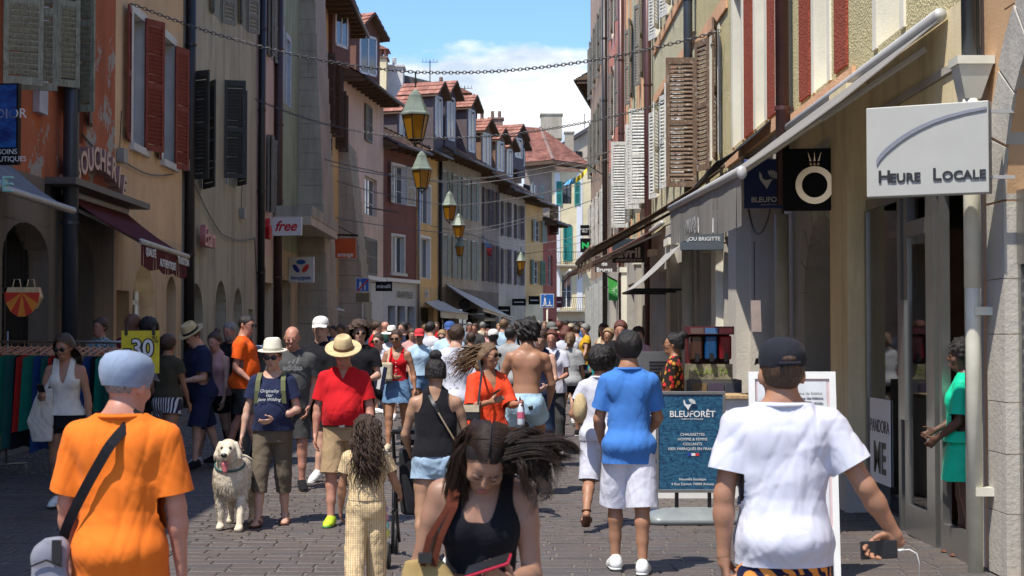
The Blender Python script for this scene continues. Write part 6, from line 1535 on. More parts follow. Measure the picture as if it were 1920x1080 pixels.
orr = thing('shop_lettering', 'orange-red raised lettering on the ochre yellow wall', 'lettering', tuple(W.p(57, 4))); text_mesh('letters', 'Orange', .85, plain('orange_red_lettering', (.5, .06, .02), .5), W.p(57.5, 5.5, .12), (0, 1, 0), (0, 0, 1), orr, depth=.05, bold=.012)
def street_sign(label, cx, y0_, y1_, d_, ybase, fig):
 a = at(cx - 12.5, y1_, d_); b = at(cx + 12.5, y1_, d_); s_ = b.x - a.x; zt = at(cx, y0_, d_).z; c = (a.x + b.x) / 2
 r_ = thing('street_sign', label, 'street sign', (c, d_, 0)); q = MB(); q.tube([(c, d_, 0), (c, d_, zt)], .035, 8); q.build('pole', CRP, r_, smooth=True)
 q = MB(); q.box(a.x, b.x, d_ - .06, d_ - .04, a.z, zt); q.build('plate', TXT_W, r_); q = MB(); q.box(a.x + .02, b.x - .02, d_ - .066, d_ - .061, a.z + .02, zt - .02); q.build('blue_field', plain('road_sign_blue', (.01, .11, .42), .4), r_)
 h_ = zt - a.z
 for fx, sc in ((.33, 1), (.68, .6)):
  px_ = a.x + s_ * fx; zb_ = a.z + h_ * .12; q = MB(); q.tube([(px_, d_ - .072, zb_ + h_ * .72 * sc), (px_, d_ - .072, zb_ + h_ * .73 * sc + .01)], .032 * sc + .01, 8); q.box(px_ - .035 * sc, px_ + .035 * sc, d_ - .075, d_ - .068, zb_ + h_ * .28 * sc, zb_ + h_ * .6 * sc)
  q.box(px_ - .05 * sc, px_ - .01, d_ - .075, d_ - .068, zb_, zb_ + h_ * .3 * sc); q.box(px_ + .01, px_ + .05 * sc, d_ - .075, d_ - .068, zb_, zb_ + h_ * .3 * sc); q.build('figure', TXT_W, r_)
 if fig == 'bar': q = MB(); q.obox((a.x + .03, d_ - .08, a.z + .03), (s_ - .08, 0, h_ - .08), (0, .004, 0), (.04, 0, -.04)); q.build('red_bar', plain('road_sign_red', (.5, .02, .02), .4), r_)
 if fig == 'bar': q = MB(); q.box(a.x, b.x, d_ - .06, d_ - .04, a.z - h_ * .75, a.z - .05); q.build('lower_plate', plain('dull_olive_plate', (.16, .14, .07), .5), r_)
 else: q = MB(); q.box(a.x + .06, b.x - .06, d_ - .075, d_ - .068, a.z + .06, a.z + .1); q.build('kerb_mark', TXT_W, r_)
street_sign('blue square end-of-zone sign with a red bar, on a pole left of centre', 680, 521, 547, 58, 0, 'bar')
street_sign('blue square pedestrian zone sign in front of the slim red house', 1026, 551, 577, 60, 0, 'x')
# ------------------------------------------------------------ lanterns on chains
AMB, nt, b = _new('amber_glass'); b.inputs['Base Color'].default_value = (.42, .20, .015, 1); b.inputs['Roughness'].default_value = .2
t = nt.nodes.new('ShaderNodeBsdfTranslucent'); t.inputs[0].default_value = (.75, .40, .04, 1); mx = nt.nodes.new('ShaderNodeMixShader'); mx.inputs[0].default_value = .5
_bump(nt, b, _noise(nt, 14, _coord(nt), 3).outputs[0], .4, .01)
nt.links.new(b.outputs[0], mx.inputs[1]); nt.links.new(t.outputs[0], mx.inputs[2]); nt.links.new(mx.outputs[0], nt.nodes['Material Output'].inputs[0])
COP = plain('weathered_copper', (.20, .235, .19), .55, .35, var=.25, vs=5); IRON = plain('lantern_iron', (.045, .042, .03), .5, .5)
CHM = plain('chain_steel', (.16, .15, .14), .4, .8)
def hexring(r, z, n=6, ph=.3): return [(r * math.cos(2 * PI * j / n + ph), r * math.sin(2 * PI * j / n + ph), z) for j in range(n)]
def make_lantern(label, loc):
 """origin at the hanging point; body 0.98 m"""
 r_ = thing('street_lantern', label, 'lantern', tuple(loc), 'lanterns hung on chains along the street')
 b = MB(); pr = [(.03, -.02), (.05, -.05), (.08, -.07), (.09, -.10), (.12, -.12), (.13, -.17), (.24, -.42), (.275, -.46), (.275, -.49), (.25, -.49)]
 rings = [hexring(a, z) for a, z in pr]; vs = sum(rings, []); fs = [(i * 6 + j, i * 6 + (j + 1) % 6, (i + 1) * 6 + (j + 1) % 6, (i + 1) * 6 + j) for i in range(len(pr) - 1) for j in range(6)]
 b.add(vs, fs); b.build('cap', COP, r_, local=True)
 t0, t1 = hexring(.245, -.49), hexring(.145, -.93)
 for j in range(6):
  k = (j + 1) % 6; f_ = lambda a, b_, s: tuple(a[i] + (b_[i] - a[i]) * s for i in range(3)); g = MB(); g.quad(f_(t0[j], t0[k], .06), f_(t0[j], t0[k], .94), f_(t1[j], t1[k], .92), f_(t1[j], t1[k], .08)); g.build('pane', AMB, r_, local=True)
 g = MB()
 for j in range(6): g.tube([t0[j], t1[j]], .013, 4)
 g.tube(t1 + [t1[0]], .016, 4); g.tube(t0 + [t0[0]], .012, 4)
 for j in range(0, 6, 2): g.tube([t1[j], (t1[j][0] * .55, t1[j][1] * .55, -.98), (0, 0, -1.03)], .011, 4)
 g.tube([(0, 0, -1.0), (0, 0, -1.07)], .022, 6); g.build('cage', IRON, r_, local=True)
 g = MB(); g.tube([(0, 0, .02), (0, 0, .30)], .014, 6); g.tube([(0, 0, .10), (0, 0, .17)], .03, 8); g.build('stem', IRON, r_, local=True)
 return r_
lant = [(779, 166, 28, 'largest lantern, nearest the camera, top of the hanging row'), (791, 282, 38, 'second largest lantern, just below the largest one'), (843, 358, 50, 'third lantern, hanging before the grey-beige house'), (860, 400, 60, 'fourth lantern, just right of and below the third'), (862, 444, 76, 'fifth lantern, directly beneath the fourth'), (977, 472, 80, 'upper of two overlapping lanterns before the pale grey house'), (975, 486, 94, 'lantern half hidden below another, by the pale grey house'), (1031, 502, 102, 'farthest lantern, by the slim red house')]
lp0 = None
for px_, yt, d_, lb in lant:
 p = at(px_, yt, d_)
 if lp0 is None: lp0 = make_lantern(lb + ', amber glass and copper cap', p); cur = lp0
 else:
  cur = lp0.copy(); C.objects.link(cur); cur.location = p; cur['label'] = lb + ', amber glass and copper cap'; cur.rotation_euler.z = rnd.uniform(0, 1)
  for ch in lp0.children: c = ch.copy(); C.objects.link(c); c.parent = cur
def chain(label, A, M_, B, sag=.25, link=.085, fine=True):
 r_ = thing('chain', label, 'chain', tuple(A)); A, M_, B = map(Vector, (A, M_, B)); pts = []
 for P0_, P1_ in ((A, M_), (M_, B)):
  n = 14
  for i in range(n + (P1_ is B)):
   t = i / n; pts.append(P0_.lerp(P1_, t) - Vector((0, 0, sag * 4 * t * (1 - t))))
 q = MB()
 if not fine:
  q.tube(pts, .014, 4); q.build('links', CHM, r_); return r_
 tot = sum((pts[i + 1] - pts[i]).length for i in range(len(pts) - 1)); n = int(tot / (link * .72)); s = 0; k = 0; acc_ = 0
 seg = [(pts[i], pts[i + 1], (pts[i + 1] - pts[i]).length) for i in range(len(pts) - 1)]
 for j in range(n):
  dist = j * tot / n; a0 = 0
  for a, b, l in seg:
   if a0 + l >= dist: break
   a0 += l
  c = a.lerp(b, (dist - a0) / l); t = (b - a).normalized(); up_ = Vector((0, 0, 1)) if j % 2 else t.cross(Vector((0, 0, 1))).normalized()
  up_ = (up_ - t * up_.dot(t)).normalized(); h_ = link / 2; w_ = link * .27; pp = [c + t * h_ * math.cos(w) + up_ * w_ * math.sin(w) for w in [2 * PI * i / 8 for i in range(9)]]
  q.tube(pp, .0085, 4, cap=False)
 o = q.build('links', CHM, r_); tag(o, kind='stuff'); return r_
def lz(px, py, d): return at(px, py, d)
for i, (px_, yt, d_, lb) in enumerate(lant):
 top = at(px_, yt, d_) + Vector((0, 0, .3)); bx = XR if d_ < 66 else top.x + 4.5
 if i == 0: A, B = Vector((-6.75, 27.6, 7.65)), Vector((3.45, 24.9, 6.65))
 elif i == 1: A, B = Vector((-6.75, 41, 8.0)), Vector((3.45, 33.6, 6.8))
 else:
  lx = -6.75 if d_ < 62 else top.x - 3.6; A, B = Vector((lx, d_ + .5, top.z + 1.0)), Vector((bx, d_ - 1, top.z + .95))
 chain(['steel chain holding the largest lantern across the street', 'steel chain of the second lantern, ending at the brown shutter', 'third chain across the street, above the third lantern', 'fourth chain across the street', 'fifth chain, above the fifth lantern', 'chain above the pair of overlapping lanterns', 'far chain behind the overlapping lanterns', 'farthest chain, above the smallest lantern'][i], A, top, B, sag=.22 if d_ < 45 else .15, link=.10, fine=d_ < 62)
chain('thin cable over the street between the third and fourth lanterns', (-6.75, 52, 7.6), (-1.5, 53, 6.9), (3.45, 52, 7.7), sag=.1, fine=False)
chain('thin low cable across the street at first-floor height', (-6.75, 60, 6.3), (-1.5, 64, 5.9), (3.45, 62, 7.2), sag=.1, fine=False)
def flag(label, pole, pts, cols):
 r_ = thing('flag', label, 'flag', tuple(pole[0])); q = MB(); q.tube(pole, .018, 5); q.build('pole', METALD, r_); n = len(pts) - 1
 for i in range(n):
  (a, b), (c, d) = pts[i], pts[i + 1]; q = MB(); a, b, c, d = map(Vector, (a, b, c, d)); k = 4
  for j in range(k):
   s, t = j / k, (j + 1) / k; off = lambda s_: Vector((0, .12 * math.sin(s_ * 5 + i * 2), 0)); q.quad(a.lerp(c, s) + off(s), a.lerp(c, t) + off(t), b.lerp(d, t) + off(t + .6), b.lerp(d, s) + off(s + .6))
  q.build('band', cols[i], r_)
FY = plain('flag_yellow', (.70, .58, .05), .7); FB = plain('flag_blue', (.12, .40, .68), .7)
P_ = lambda x_, y_: at(x_, y_, 58)
flag('blue and yellow flag blowing from the taupe house', [Vector((3.5, 58, P_(1100, 312).z - .3)), P_(1100, 308)], [(P_(1101, 314), P_(1100, 322)), (P_(1090, 325), P_(1090, 336)), (P_(1080, 333), P_(1078, 344)), (P_(1064, 338), P_(1056, 348))], [FY, FY, FB])
P_ = lambda x_, y_: at(x_, y_, 86)
flag('drooping multicoloured flag on the dark mauve-grey house', [P_(900, 440), P_(908, 446)], [(P_(906, 443), P_(913, 449)), (P_(909, 455), P_(918, 459)), (P_(912, 466), P_(922, 464)), (P_(914, 478), P_(921, 482))], [plain('flag_pale', (.5, .55, .62), .7), plain('flag_sky', (.15, .3, .55), .7), plain('flag_red', (.45, .03, .03), .7)])
# ------------------------------------------------------------ PEOPLE
def PX(px, s): return (px - 955) / s, F / s
def who(label, px, s, H, sex, deg, skin, **k):
 x, y = PX(px, s); v = k.pop('voxel', min(max(.00125 * y, .0115), .028)); zz = k.pop('z', 0) + gz(y)
 k.setdefault('seed', int(px * 7) % 1000); rv = random.Random(int(px * 13)); a_ = rv.uniform(6, 22) * rv.choice((-1, 1))
 if 'legs' not in k: k['legs'] = ((a_, rv.uniform(2, 10), 3), (-a_ * .8, rv.uniform(4, 20), 3, max(a_, -a_) * .6))
 if 'arms' not in k: k['arms'] = (((-a_ * .8, rv.uniform(6, 14)), (rv.uniform(8, 60), rv.uniform(-12, 4))), ((a_ * .8, rv.uniform(6, 14)), (rv.uniform(8, 35), rv.uniform(-12, 4))))
 if 'head' not in k: k['head'] = (rv.uniform(-22, 22), rv.uniform(-2, 12), rv.uniform(-5, 5))
 return person(label, x, y, R(deg), H, sex, skin, voxel=v, z=zz, **k)
c_ = cloth
WH = c_('white_cotton', (.54, .545, .62), var=.03); BK = c_('black_cotton', (.012, .012, .015)); NV = c_('navy_cotton', (.018, .024, .06)); GR = c_('grey_cotton', (.33, .33, .33)); DG = c_('charcoal_cotton', (.05, .05, .05))
DEN = c_('denim', (.13, .23, .38), var=.25); DENL = c_('light_denim', (.32, .44, .56), var=.2); DEND = c_('dark_denim', (.03, .05, .10)); KHA = c_('khaki_cotton', (.36, .25, .14)); OLI = c_('olive_brown_cotton', (.125, .10, .072)); BEI = c_('beige_cotton', (.50, .42, .30))
LBL = c_('light_blue_cotton', (.40, .55, .68)); SKB = c_('sky_blue_satin', (.42, .60, .72), rough=.5); RED = c_('red_cotton', (.52, .012, .018)); ORG = c_('orange_cotton', (.74, .165, .018), var=.03); ORR = c_('orange_red_viscose', (.70, .06, .018), rough=.7); BLU = c_('blue_cotton', (.055, .18, .50), var=.05)
PNK = c_('dusty_pink_cotton', (.50, .28, .27)); MAR = c_('maroon_cotton', (.16, .015, .04)); MUS = c_('mustard_cotton', (.55, .30, .02)); TUR = c_('turquoise_cotton', (.03, .40, .48)); GRN = c_('emerald_satin', (.01, .55, .30), rough=.45)
STRAW = c_('straw', (.52, .40, .22), var=.25, weave=True); STRW = c_('pale_straw', (.70, .66, .54), var=.1); CAPB = c_('black_cap_cloth', (.015, .016, .022)); CAPG = c_('pale_blue_grey_cap_cloth', (.21, .26, .35), var=.15); CAPW = c_('white_cap_cloth', (.68, .66, .62)); CAPR = c_('red_cap_cloth', (.55, .05, .06)); CAPN = c_('blue_cap_cloth', (.05, .10, .28))
LEA = plain('brown_leather', (.12, .045, .022), .5); LEB = plain('black_leather', (.015, .014, .014), .4); LIME = plain('lime_shoe', (.45, .60, .03), .5, var=.2); TANB = c_('tan_canvas', (.29, .20, .08))
def ribbon(root, name, pts, w, mat, wid, th=.004):
 """flat strap through world points; wid = direction of its width"""
 q = MB(); pts = [Vector(p) for p in pts]; vs = []
 for i, p in enumerate(pts):
  t = (pts[min(i + 1, len(pts) - 1)] - pts[max(i - 1, 0)]).normalized(); a = Vector(wid); a = (a - t * a.dot(t)).normalized(); n = t.cross(a); vs += [p - a * w / 2 - n * th / 2, p + a * w / 2 - n * th / 2, p + a * w / 2 + n * th / 2, p - a * w / 2 + n * th / 2]
 fs = [(i * 4 + j, i * 4 + (j + 1) % 4, (i + 1) * 4 + (j + 1) % 4, (i + 1) * 4 + j) for i in range(len(pts) - 1) for j in range(4)] + [(0, 3, 2, 1), tuple(len(vs) - 4 + j for j in range(4))]
 q.add(vs, fs); return q.build(name, mat, root, smooth=False)
def body_strap(root, J, a, b, mat, w=.035, side=-1, name='strap', off=.034, n=12, rx=.185, ry=.125):
 """strap over the back (side -1) or chest (+1) between torso-local (x, z) points"""
 pts = []
 for i in range(n + 1):
  t = i / n; x = a[0] + (b[0] - a[0]) * t; z = a[1] + (b[1] - a[1]) * t; top = max(0, (z - 1.36) / .12)
  y = side * (ry + off) * math.sqrt(max(1 - (x / (rx + .05)) ** 2, .05)) * (1 - .75 * min(top, 1) ** 1.5) - .006; pts.append(J['Wm'] @ J['torl']((x, y, z)))
 return ribbon(root, name, pts, w, mat, (J['Wm'].to_3x3() @ Vector((math.copysign(1, b[1] - a[1]) * (a[1] - b[1]), 0, -(b[0] - a[0]))).normalized() if 0 else Vector((a[1] - b[1], 0, b[0] - a[0])).normalized()) , .004)
def back_text(root, J, lines, z0, size, mat, side=-1, dz=.03, y=.165, x0=0, **k):
 for i, t in enumerate(lines):
  o = J['Wm'] @ J['torl']((x0, side * y, z0 - i * dz)); xd = J['Wm'].to_3x3() @ Vector((-side, 0, 0)); text_mesh('print', t, size, mat, o, xd, (0, 0, 1), root, depth=.001, **k)
SK_W = skin_mat('skin_warm_olive', (.31, .175, .115)); H_DK = plain('hair_dark_brown', (.022, .012, .008), .5, var=.5, vs=60, spec=.25)
# --- foreground ---------------------------------------------------------------
r, J = who('man in orange tee and pale flat cap seen from behind, grey bag at his hip', 232, 478, 1.645, 'm', -4, SK_R, voxel=.0096, scale_w=1.06, girth=.84, headscale=1.08, hoff=(0, .01, -.035), arms=(((4, 9), (10, 2)), ((6, 12), (24, 4))), head=(-22, 6, 2),
 top=('tee', ORG, {'loose': .03, 'sleeve': .80, 'hem': .80, 'fold': .0055, 'ff': .8}), bottom=('shorts', BEI, {'len': .9, 'loose': .03}), hair=('short', H_GRY, {'t': .002, 'nape': 1.60}), hat=('flatcap', CAPG, {'visor': .035}), shoes=(WHITE, WHITE), legs=((8, 4), (-10, 8)), seed=11)
nk = thing('necklace', 'fine silver chain round the neck of the man in orange', 'necklace', tuple(J['Wm'] @ J['torl']((0, -.06, 1.47)))); q = MB(); q.tube([J['Wm'] @ J['torl']((.066 * math.sin(a), -.014 - .064 * math.cos(a), 1.498 - .012 * math.cos(a))) for a in [(-2.2 + 4.4 * i / 14) for i in range(15)]], .0016, 5); q.build('links', ALU, nk)
bag = thing('crossbody_bag', 'light grey crossbody bag on a wide black strap, worn over the orange tee', 'bag', tuple(J['Wm'] @ J['torl']((-.27, -.12, .9))))
body_strap(bag, J, (.085, 1.505), (-.225, .985), BK, .040, -1, off=.05, n=16)
GBAG = c_('grey_bag_cloth', (.22, .22, .26), var=.15)
bp = J['Wm'] @ J['torl']((-.255, -.13, .86)); solid('bag_body', [cap((bp.x - .03, bp.y, bp.z - .10), (bp.x + .03, bp.y, bp.z - .10), .045, .045, .03, sq=(1, .8, 1)), cap((bp.x - .025, bp.y, bp.z + .06), (bp.x + .03, bp.y, bp.z + .08), .04, .04, .1, sq=(1, .8, 1)), loft([(bp.z - .13, .075, .035, bp.x, bp.y), (bp.z + .05, .068, .035, bp.x, bp.y), (bp.z + .12, .03, .022, bp.x + .012, bp.y)], .02, 3)], .007, GBAG, None, fold=.002)
o = bpy.data.objects['bag_body']; o.parent = bag; o.location = -bag.location
q = MB(); q.tube([bp + Vector((-.06, -.045, .02)), bp + Vector((0, -.05, .045)), bp + Vector((.06, -.045, .02))], .004, 5); q.build('zip', BLACKP, bag); q = MB(); q.box(bp.x + .02, bp.x + .055, bp.y - .05, bp.y - .038, bp.z + .03, bp.z + .12); q.build('buckle', BLACKP, bag)
PATS = c_('patterned_short_cloth', (.012, .014, .05), pat='zig', ps=9, col2=(.75, .28, .06))
r, J = who('man in white tee and black cap, seen from behind at right, holding a phone', 1466, 470, 1.70, 'm', 2, SK_T, voxel=.0096, scale_w=1.06, girth=.88, twist=-3, headscale=1.12, hoff=(0, .01, -.05), arms=(((-10, 30), (14, 32)), ((-4, 12), (4, 0))), head=(6, -4, -1),
 hands={1: {'d': (-.85, -.05, -.45), 'fine': 1}, -1: {'fine': 1, 'd': (.12, .05, -1), 'n': (1, .1, 0)}},
 top=('tee', WH, {'loose': .032, 'sleeve': .66, 'hem': .83, 'fold': .0075, 'ff': .75, 'neck': 1.488}), bottom=('shorts', PATS, {'len': .9, 'loose': .03, 'waist': .96}), hair=('short', H_BRN, {'t': .006, 'nape': 1.575}), hat=('cap', CAPB, {'back': 0, 'visor': .06}), shoes=(WHITE, WHITE), seed=23)
def fine_hand(root, J, sd, d, n, sc, mat, **k):
 w = J['wr', sd]; P = hand_prims(w, nrm(d), np.array(n, float), sd, sc, **k); e = J['el', sd]; P.append(cap(w + (w - e) * .12, w + nrm(np.array(d)) * .02, .0235, .024, .015)); P.append(cap(w - nrm(w - e) * .05, w, .0285, .026, .01))
 o = solid('hand', P, .0042, mat, root, sm=1); o.scale = (J['S'],) * 3; o.location = (0, 0, J['dz'] * J['S']); return o
def merge_into_body(root, o):
 """join the finely meshed hand into the body mesh so the body stays one object"""
 b = [c for c in root.children if c.name.startswith('body')][0]; bm_, om = b.data, o.data; n1, n2 = len(bm_.vertices), len(om.vertices)
 v = np.empty((n1 + n2) * 3); a = np.empty(n1 * 3); bm_.vertices.foreach_get('co', a); c = np.empty(n2 * 3); om.vertices.foreach_get('co', c); v[:n1 * 3] = a; v[n1 * 3:] = c
 fs = [tuple(p.vertices) for p in bm_.polygons] + [tuple(i + n1 for i in p.vertices) for p in om.polygons]; me = bpy.data.meshes.new('body'); me.from_pydata(v.reshape(-1, 3).tolist(), [], fs); me.materials.append(bm_.materials[0]); me.polygons.foreach_set('use_smooth', [True] * len(fs)); me.update(); b.data = me; bpy.data.objects.remove(o)
merge_into_body(r, fine_hand(r, J, 1, (-.85, -.05, -.45), (0, -1, -.12), 1.02, SK_T, curl=[22, 26, 30, 34], spread=4, thumb=(.55, .75, .55)))
merge_into_body(r, fine_hand(r, J, -1, (.12, .05, -1), (1, .1, 0), 1.02, SK_T, curl=[62, 66, 68, 70], spread=1, thumb=(.35, .6, .6)))
wp = J['W'](J['wr', 1]); ph = thing('phone', 'black phone with white cable in the hand of the man in white', 'phone', tuple(wp))
pc = wp + Vector((-.075, -.040, -.052)); q = MB(); q.obox(pc + Vector((-.072, 0, -.037)), Vector((.146, 0, .006)), (0, .009, 0), Vector((-.003, 0, .073))); q.build('case', BLACKP, ph, bevel=.006)
q = MB(); q.tube([pc + Vector((.075, .003, .0)), pc + Vector((.098, .003, .003))], .0045, 6); q.tube([pc + Vector((.098, .003, .003)), pc + Vector((.12, .0, .004)), pc + Vector((.145, -.01, -.01)), pc + Vector((.158, 0, -.05)), pc + Vector((.16, .02, -.12))], .0020, 5); q.build('cable', WHITE, ph, smooth=True)
q = MB(); q.ball((0, -.088, 1.700), .036, 16, 8, (1.05, .9, .62)); hp_ = lambda nme, mb, mt: (setattr(mb, 'v', [tuple(J['headl'](v)) for v in mb.v]), mb.build(nme, mt, r, local=True, smooth=True))
hp_('cap_gap_hair', q, H_BRN); q = MB(); q.tube([(.046 * math.sin(t), -.012 - .110 * math.cos(t * .42), 1.686) for t in [-1 + 2 * i / 8 for i in range(9)]], .0075, 6); hp_('cap_strap', q, CAPB)
r, J = who('young woman in black tank top looking down at a red phone, dark hair blowing sideways', 900, 588, 1.515, 'f', 174, SK_W, voxel=.0082, lean=(8, -2), hoff=(.0, .035, -.068), headscale=1.0, head=(4, 36, -10), arms=(((2, 14), (8, 4)), ((14, 8), (101, -13))), glasses=None, noface=True,
 hands={-1: {'fine': 1, 'd': (.45, .8, .25)}}, top=('tank', c_('black_rib_knit', (.009, .009, .012)), {'tight': 1, 'hem': 1.115, 'front': 1.315, 'backz': 1.38, 'strap': (.078, .116), 'pw': 5, 'arm': 1.30, 'fold': .0012}), bottom=('trousers', DENL, {'loose': .02, 'waist': .96}),
 hair=('short', H_BLK, {'t': .007, 'nape': 1.56, 'line': .95, 'fy': .034, 'rec': .022, 'rough': .0003}), shoes=(WHITE, WHITE), seed=5)
WJ = J; WR_ = r
merge_into_body(r, fine_hand(r, J, -1, (.45, .82, .22), (.55, -.4, .7), .92, SK_O, curl=[40, 42, 44, 46], spread=2, thumb=(.7, .6, .5)))
def hpart(name, mb, mat, sm=True):
 mb.v = [tuple(J['HL'] @ Vector(v)) for v in mb.v]; o = mb.build(name, mat, r, local=True, smooth=sm); o.scale = (J['S'],) * 3; o.location = (0, 0, J['dz'] * J['S']); return o
BROW = hair_mat('brow_hair', (.03, .018, .012)); LID = skin_mat('eyelid_skin', (.27, .15, .10)); LIPW = plain('rose_lips', (.33, .10, .09), .4)
for q_ in (1, -1):
 m = MB(); m.tube([(q_ * .012, .1025, 1.654), (q_ * .024, .1045, 1.660), (q_ * .036, .099, 1.661), (q_ * .048, .086, 1.654)], [.0022, .0034, .0030, .0012], 6); hpart('eyebrow', m, BROW)
 m = MB(); m.ball((q_ * .031, .0905, 1.6395), .0125, 14, 8, (1.15, .62, .72)); hpart('eyelid', m, LID)
 m = MB(); m.tube([(q_ * .018, .0955, 1.633), (q_ * .025, .0985, 1.6305), (q_ * .035, .0970, 1.630), (q_ * .045, .088, 1.634)], [.0010, .0019, .0020, .0010], 6); hpart('eyelashes', m, BLACKP)
m = MB(); m.tube([(-.021, .0885, 1.5705), (-.008, .0965, 1.5745), (0, .097, 1.573), (.008, .0965, 1.5745), (.021, .0885, 1.5705)], [.001, .0038, .0034, .0038, .001], 8); hpart('upper_lip', m, LIPW)
m = MB(); m.tube([(-.019, .0885, 1.5695), (-.008, .0955, 1.5655), (.008, .0955, 1.5655), (.019, .0885, 1.5695)], [.001, .0044, .0044, .001], 8); hpart('lower_lip', m, LIPW)
def strands(root, J, mat, n, f, name='hair_strands', seg=9, r0=.0035):
 q = MB(); rr = random.Random(9)
 for i in range(n):
  pts = f(i / n, rr); k = len(pts); q.tube(pts, [r0 * (1 - .85 * (j / (k - 1)) ** 2) for j in range(k)], 4, cap=False)
 off = Matrix.Identity(4); o = q.build(name, mat, root, smooth=True) if root.rotation_euler.z == 0 else None
 if o is None:
  inv = J['Wm'].inverted(); q.v = [tuple(inv @ Vector(v)) for v in q.v]; o = q.build(name, mat, root, local=True, smooth=True)
 return o
def locks(n, seed, mk):
 rr = random.Random(seed); L = [mk(i / n, rr) for i in range(n)]
 def f(t, r2):
  i = min(int(t * n), n - 1); base = L[i]; d0 = Vector((r2.gauss(0, .007), r2.gauss(0, .007), r2.gauss(0, .007))); k = len(base); cut = r2.uniform(.75, 1.0); sp = r2.uniform(.3, 1.5)
  return [base[j] + d0 * (1 + (sp - 1) * j / k) for j in range(max(int(k * cut), 4))]
 return f
def blow(t, rr):
 a = Vector(J['head']((-.045 - rr.uniform(0, .045), rr.uniform(-.07, .055), 1.665 + rr.uniform(-.035, .085)))); up = t < .42; L = rr.uniform(.13, .22) if up else rr.uniform(.05, .15); drop = rr.uniform(.0, .07) if up else rr.uniform(.06, .22); lift = rr.uniform(-.01, .05); ph = rr.uniform(0, 6); w = rr.uniform(.007, .015); dy = rr.uniform(-.06, .06); pts = []
 for j in range(14):
  s = j / 13; x = L * (1 - (1 - s) ** 1.7); pts.append(a + Vector((x + (0 if up else w * math.sin(ph + s * 11) * s * 1.3), dy * s + w * math.cos(ph + s * 11) * s, lift * math.sin(s * 3) - drop * s ** (1.8 if up else 2.2) + w * math.sin(ph + s * 9) * s)))
 return pts
strands(r, J, H_DK, 1500, locks(30, 4, blow), r0=.0015)
def blow_l(t, rr):
 a = Vector(J['head']((.05 + rr.uniform(0, .03), rr.uniform(-.09, .01), 1.64 + rr.uniform(-.04, .09)))); L = rr.uniform(.12, .23); out = -rr.uniform(.02, .075); pts = []; ph = rr.uniform(0, 6)
 for j in range(9):
  s = j / 8; pts.append(a + Vector((out * math.sin(s * 2.2) + .012 * math.sin(ph + s * 9) * s, .05 * s, -L * s + .03 * math.sin(s * 3))))
 return pts
strands(r, J, H_DK, 620, locks(16, 8, blow_l), r0=.0023)
def topc(t, rr):       # combed from the parting over the crown
 sd = 1 if rr.random() < .5 else -1; y0 = rr.uniform(-.10, .084); pts = []
 for j in range(9):
  s = j / 8; an = s * 1.75; k_ = math.sqrt(max(1 - ((y0 + .014) / .108) ** 2, .03)); x = .004 * sd + sd * .0845 * math.sin(an) * k_; z = 1.664 + (.098 + .004 * rr.random()) * math.cos(an) * k_; y = y0 - .07 * s * s; pts.append(Vector(J['head']((x, y, z))))
 return pts
strands(r, J, H_DK, 520, topc, r0=.0020)
nk = thing('necklace', 'thin necklace with a small pendant on the woman in the black tank', 'necklace', tuple(J['Wm'] @ J['torl']((0, .06, 1.45)))); q = MB(); q.tube([J['Wm'] @ J['torl']((.060 * math.sin(a), .01 + .070 * math.cos(a), 1.475 - .022 * math.cos(a))) for a in [(-1.9 + 3.8 * i / 12) for i in range(13)]], .0014, 5); q.ball(J['Wm'] @ J['torl']((.02, .083, 1.447)), .005, 8, 5); q.build('links', GOLD, nk)
wp = J['W'](J['wr', -1]); ph = thing('phone', 'red-cased phone held by the woman in the black tank', 'phone', tuple(wp))
hd_ = (J['Wm'].to_3x3() @ Vector((.45, .82, .22))).normalized(); pc = wp + hd_ * .075 + Vector((-.02, -.03, .04)); ax_ = Vector((.13, -.02, .045)); ay_ = Vector((.01, .06, .02))
q = MB(); q.obox(pc - ax_ / 2 - ay_ / 2, ax_, ay_, ax_.cross(ay_).normalized() * .010); q.build('case', plain('red_phone_case', (.42, .01, .035), .35), ph, bevel=.004)
q = MB(); q.obox(pc - ax_ * .47 - ay_ * .45 + ax_.cross(ay_).normalized() * .011, ax_ * .94, ay_ * .9, ax_.cross(ay_).normalized() * .002); q.build('screen', BLACKP, ph)
tb = thing('shoulder_bag', 'tan canvas shoulder bag with two brown leather straps on the woman in black', 'bag', tuple(J['Wm'] @ J['torl']((.2, .03, 1.0))))
for k, (x0_, x1_) in enumerate(((.110, .185), (.088, .145))):
 pts = [J['Wm'] @ J['torl'](p) for p in ((x0_, -.09, 1.36), (x0_ - .01, -.05, 1.435), (x0_ - .012, .035, 1.452), (x0_ - .005, .125, 1.37), (x1_ - .02, .17, 1.27), (x1_, .19, 1.17))]; ribbon(tb, 'strap', pts, .019, plain('chestnut_strap', (.085, .022, .012), .85, spec=.1), (1, 0, 0), .004)
bc_ = J['Wm'] @ J['torl']((.175, .175, 1.10)); solid('bag_body', [loft([(bc_.z - .24, .12, .05, bc_.x + .02, bc_.y), (bc_.z + .0, .095, .035, bc_.x + .01, bc_.y), (bc_.z + .075, .058, .014, bc_.x - .005, bc_.y)], .01, 4.5)], .008, TANB, None, fold=.004)
o = bpy.data.objects['bag_body.001']; o.parent = tb; o.location = -tb.location; q = MB(); q.box(bc_.x - .02, bc_.x + .02, bc_.y - .05, bc_.y - .02, bc_.z + .07, bc_.z + .10); q.build('clasp', LEB, tb)
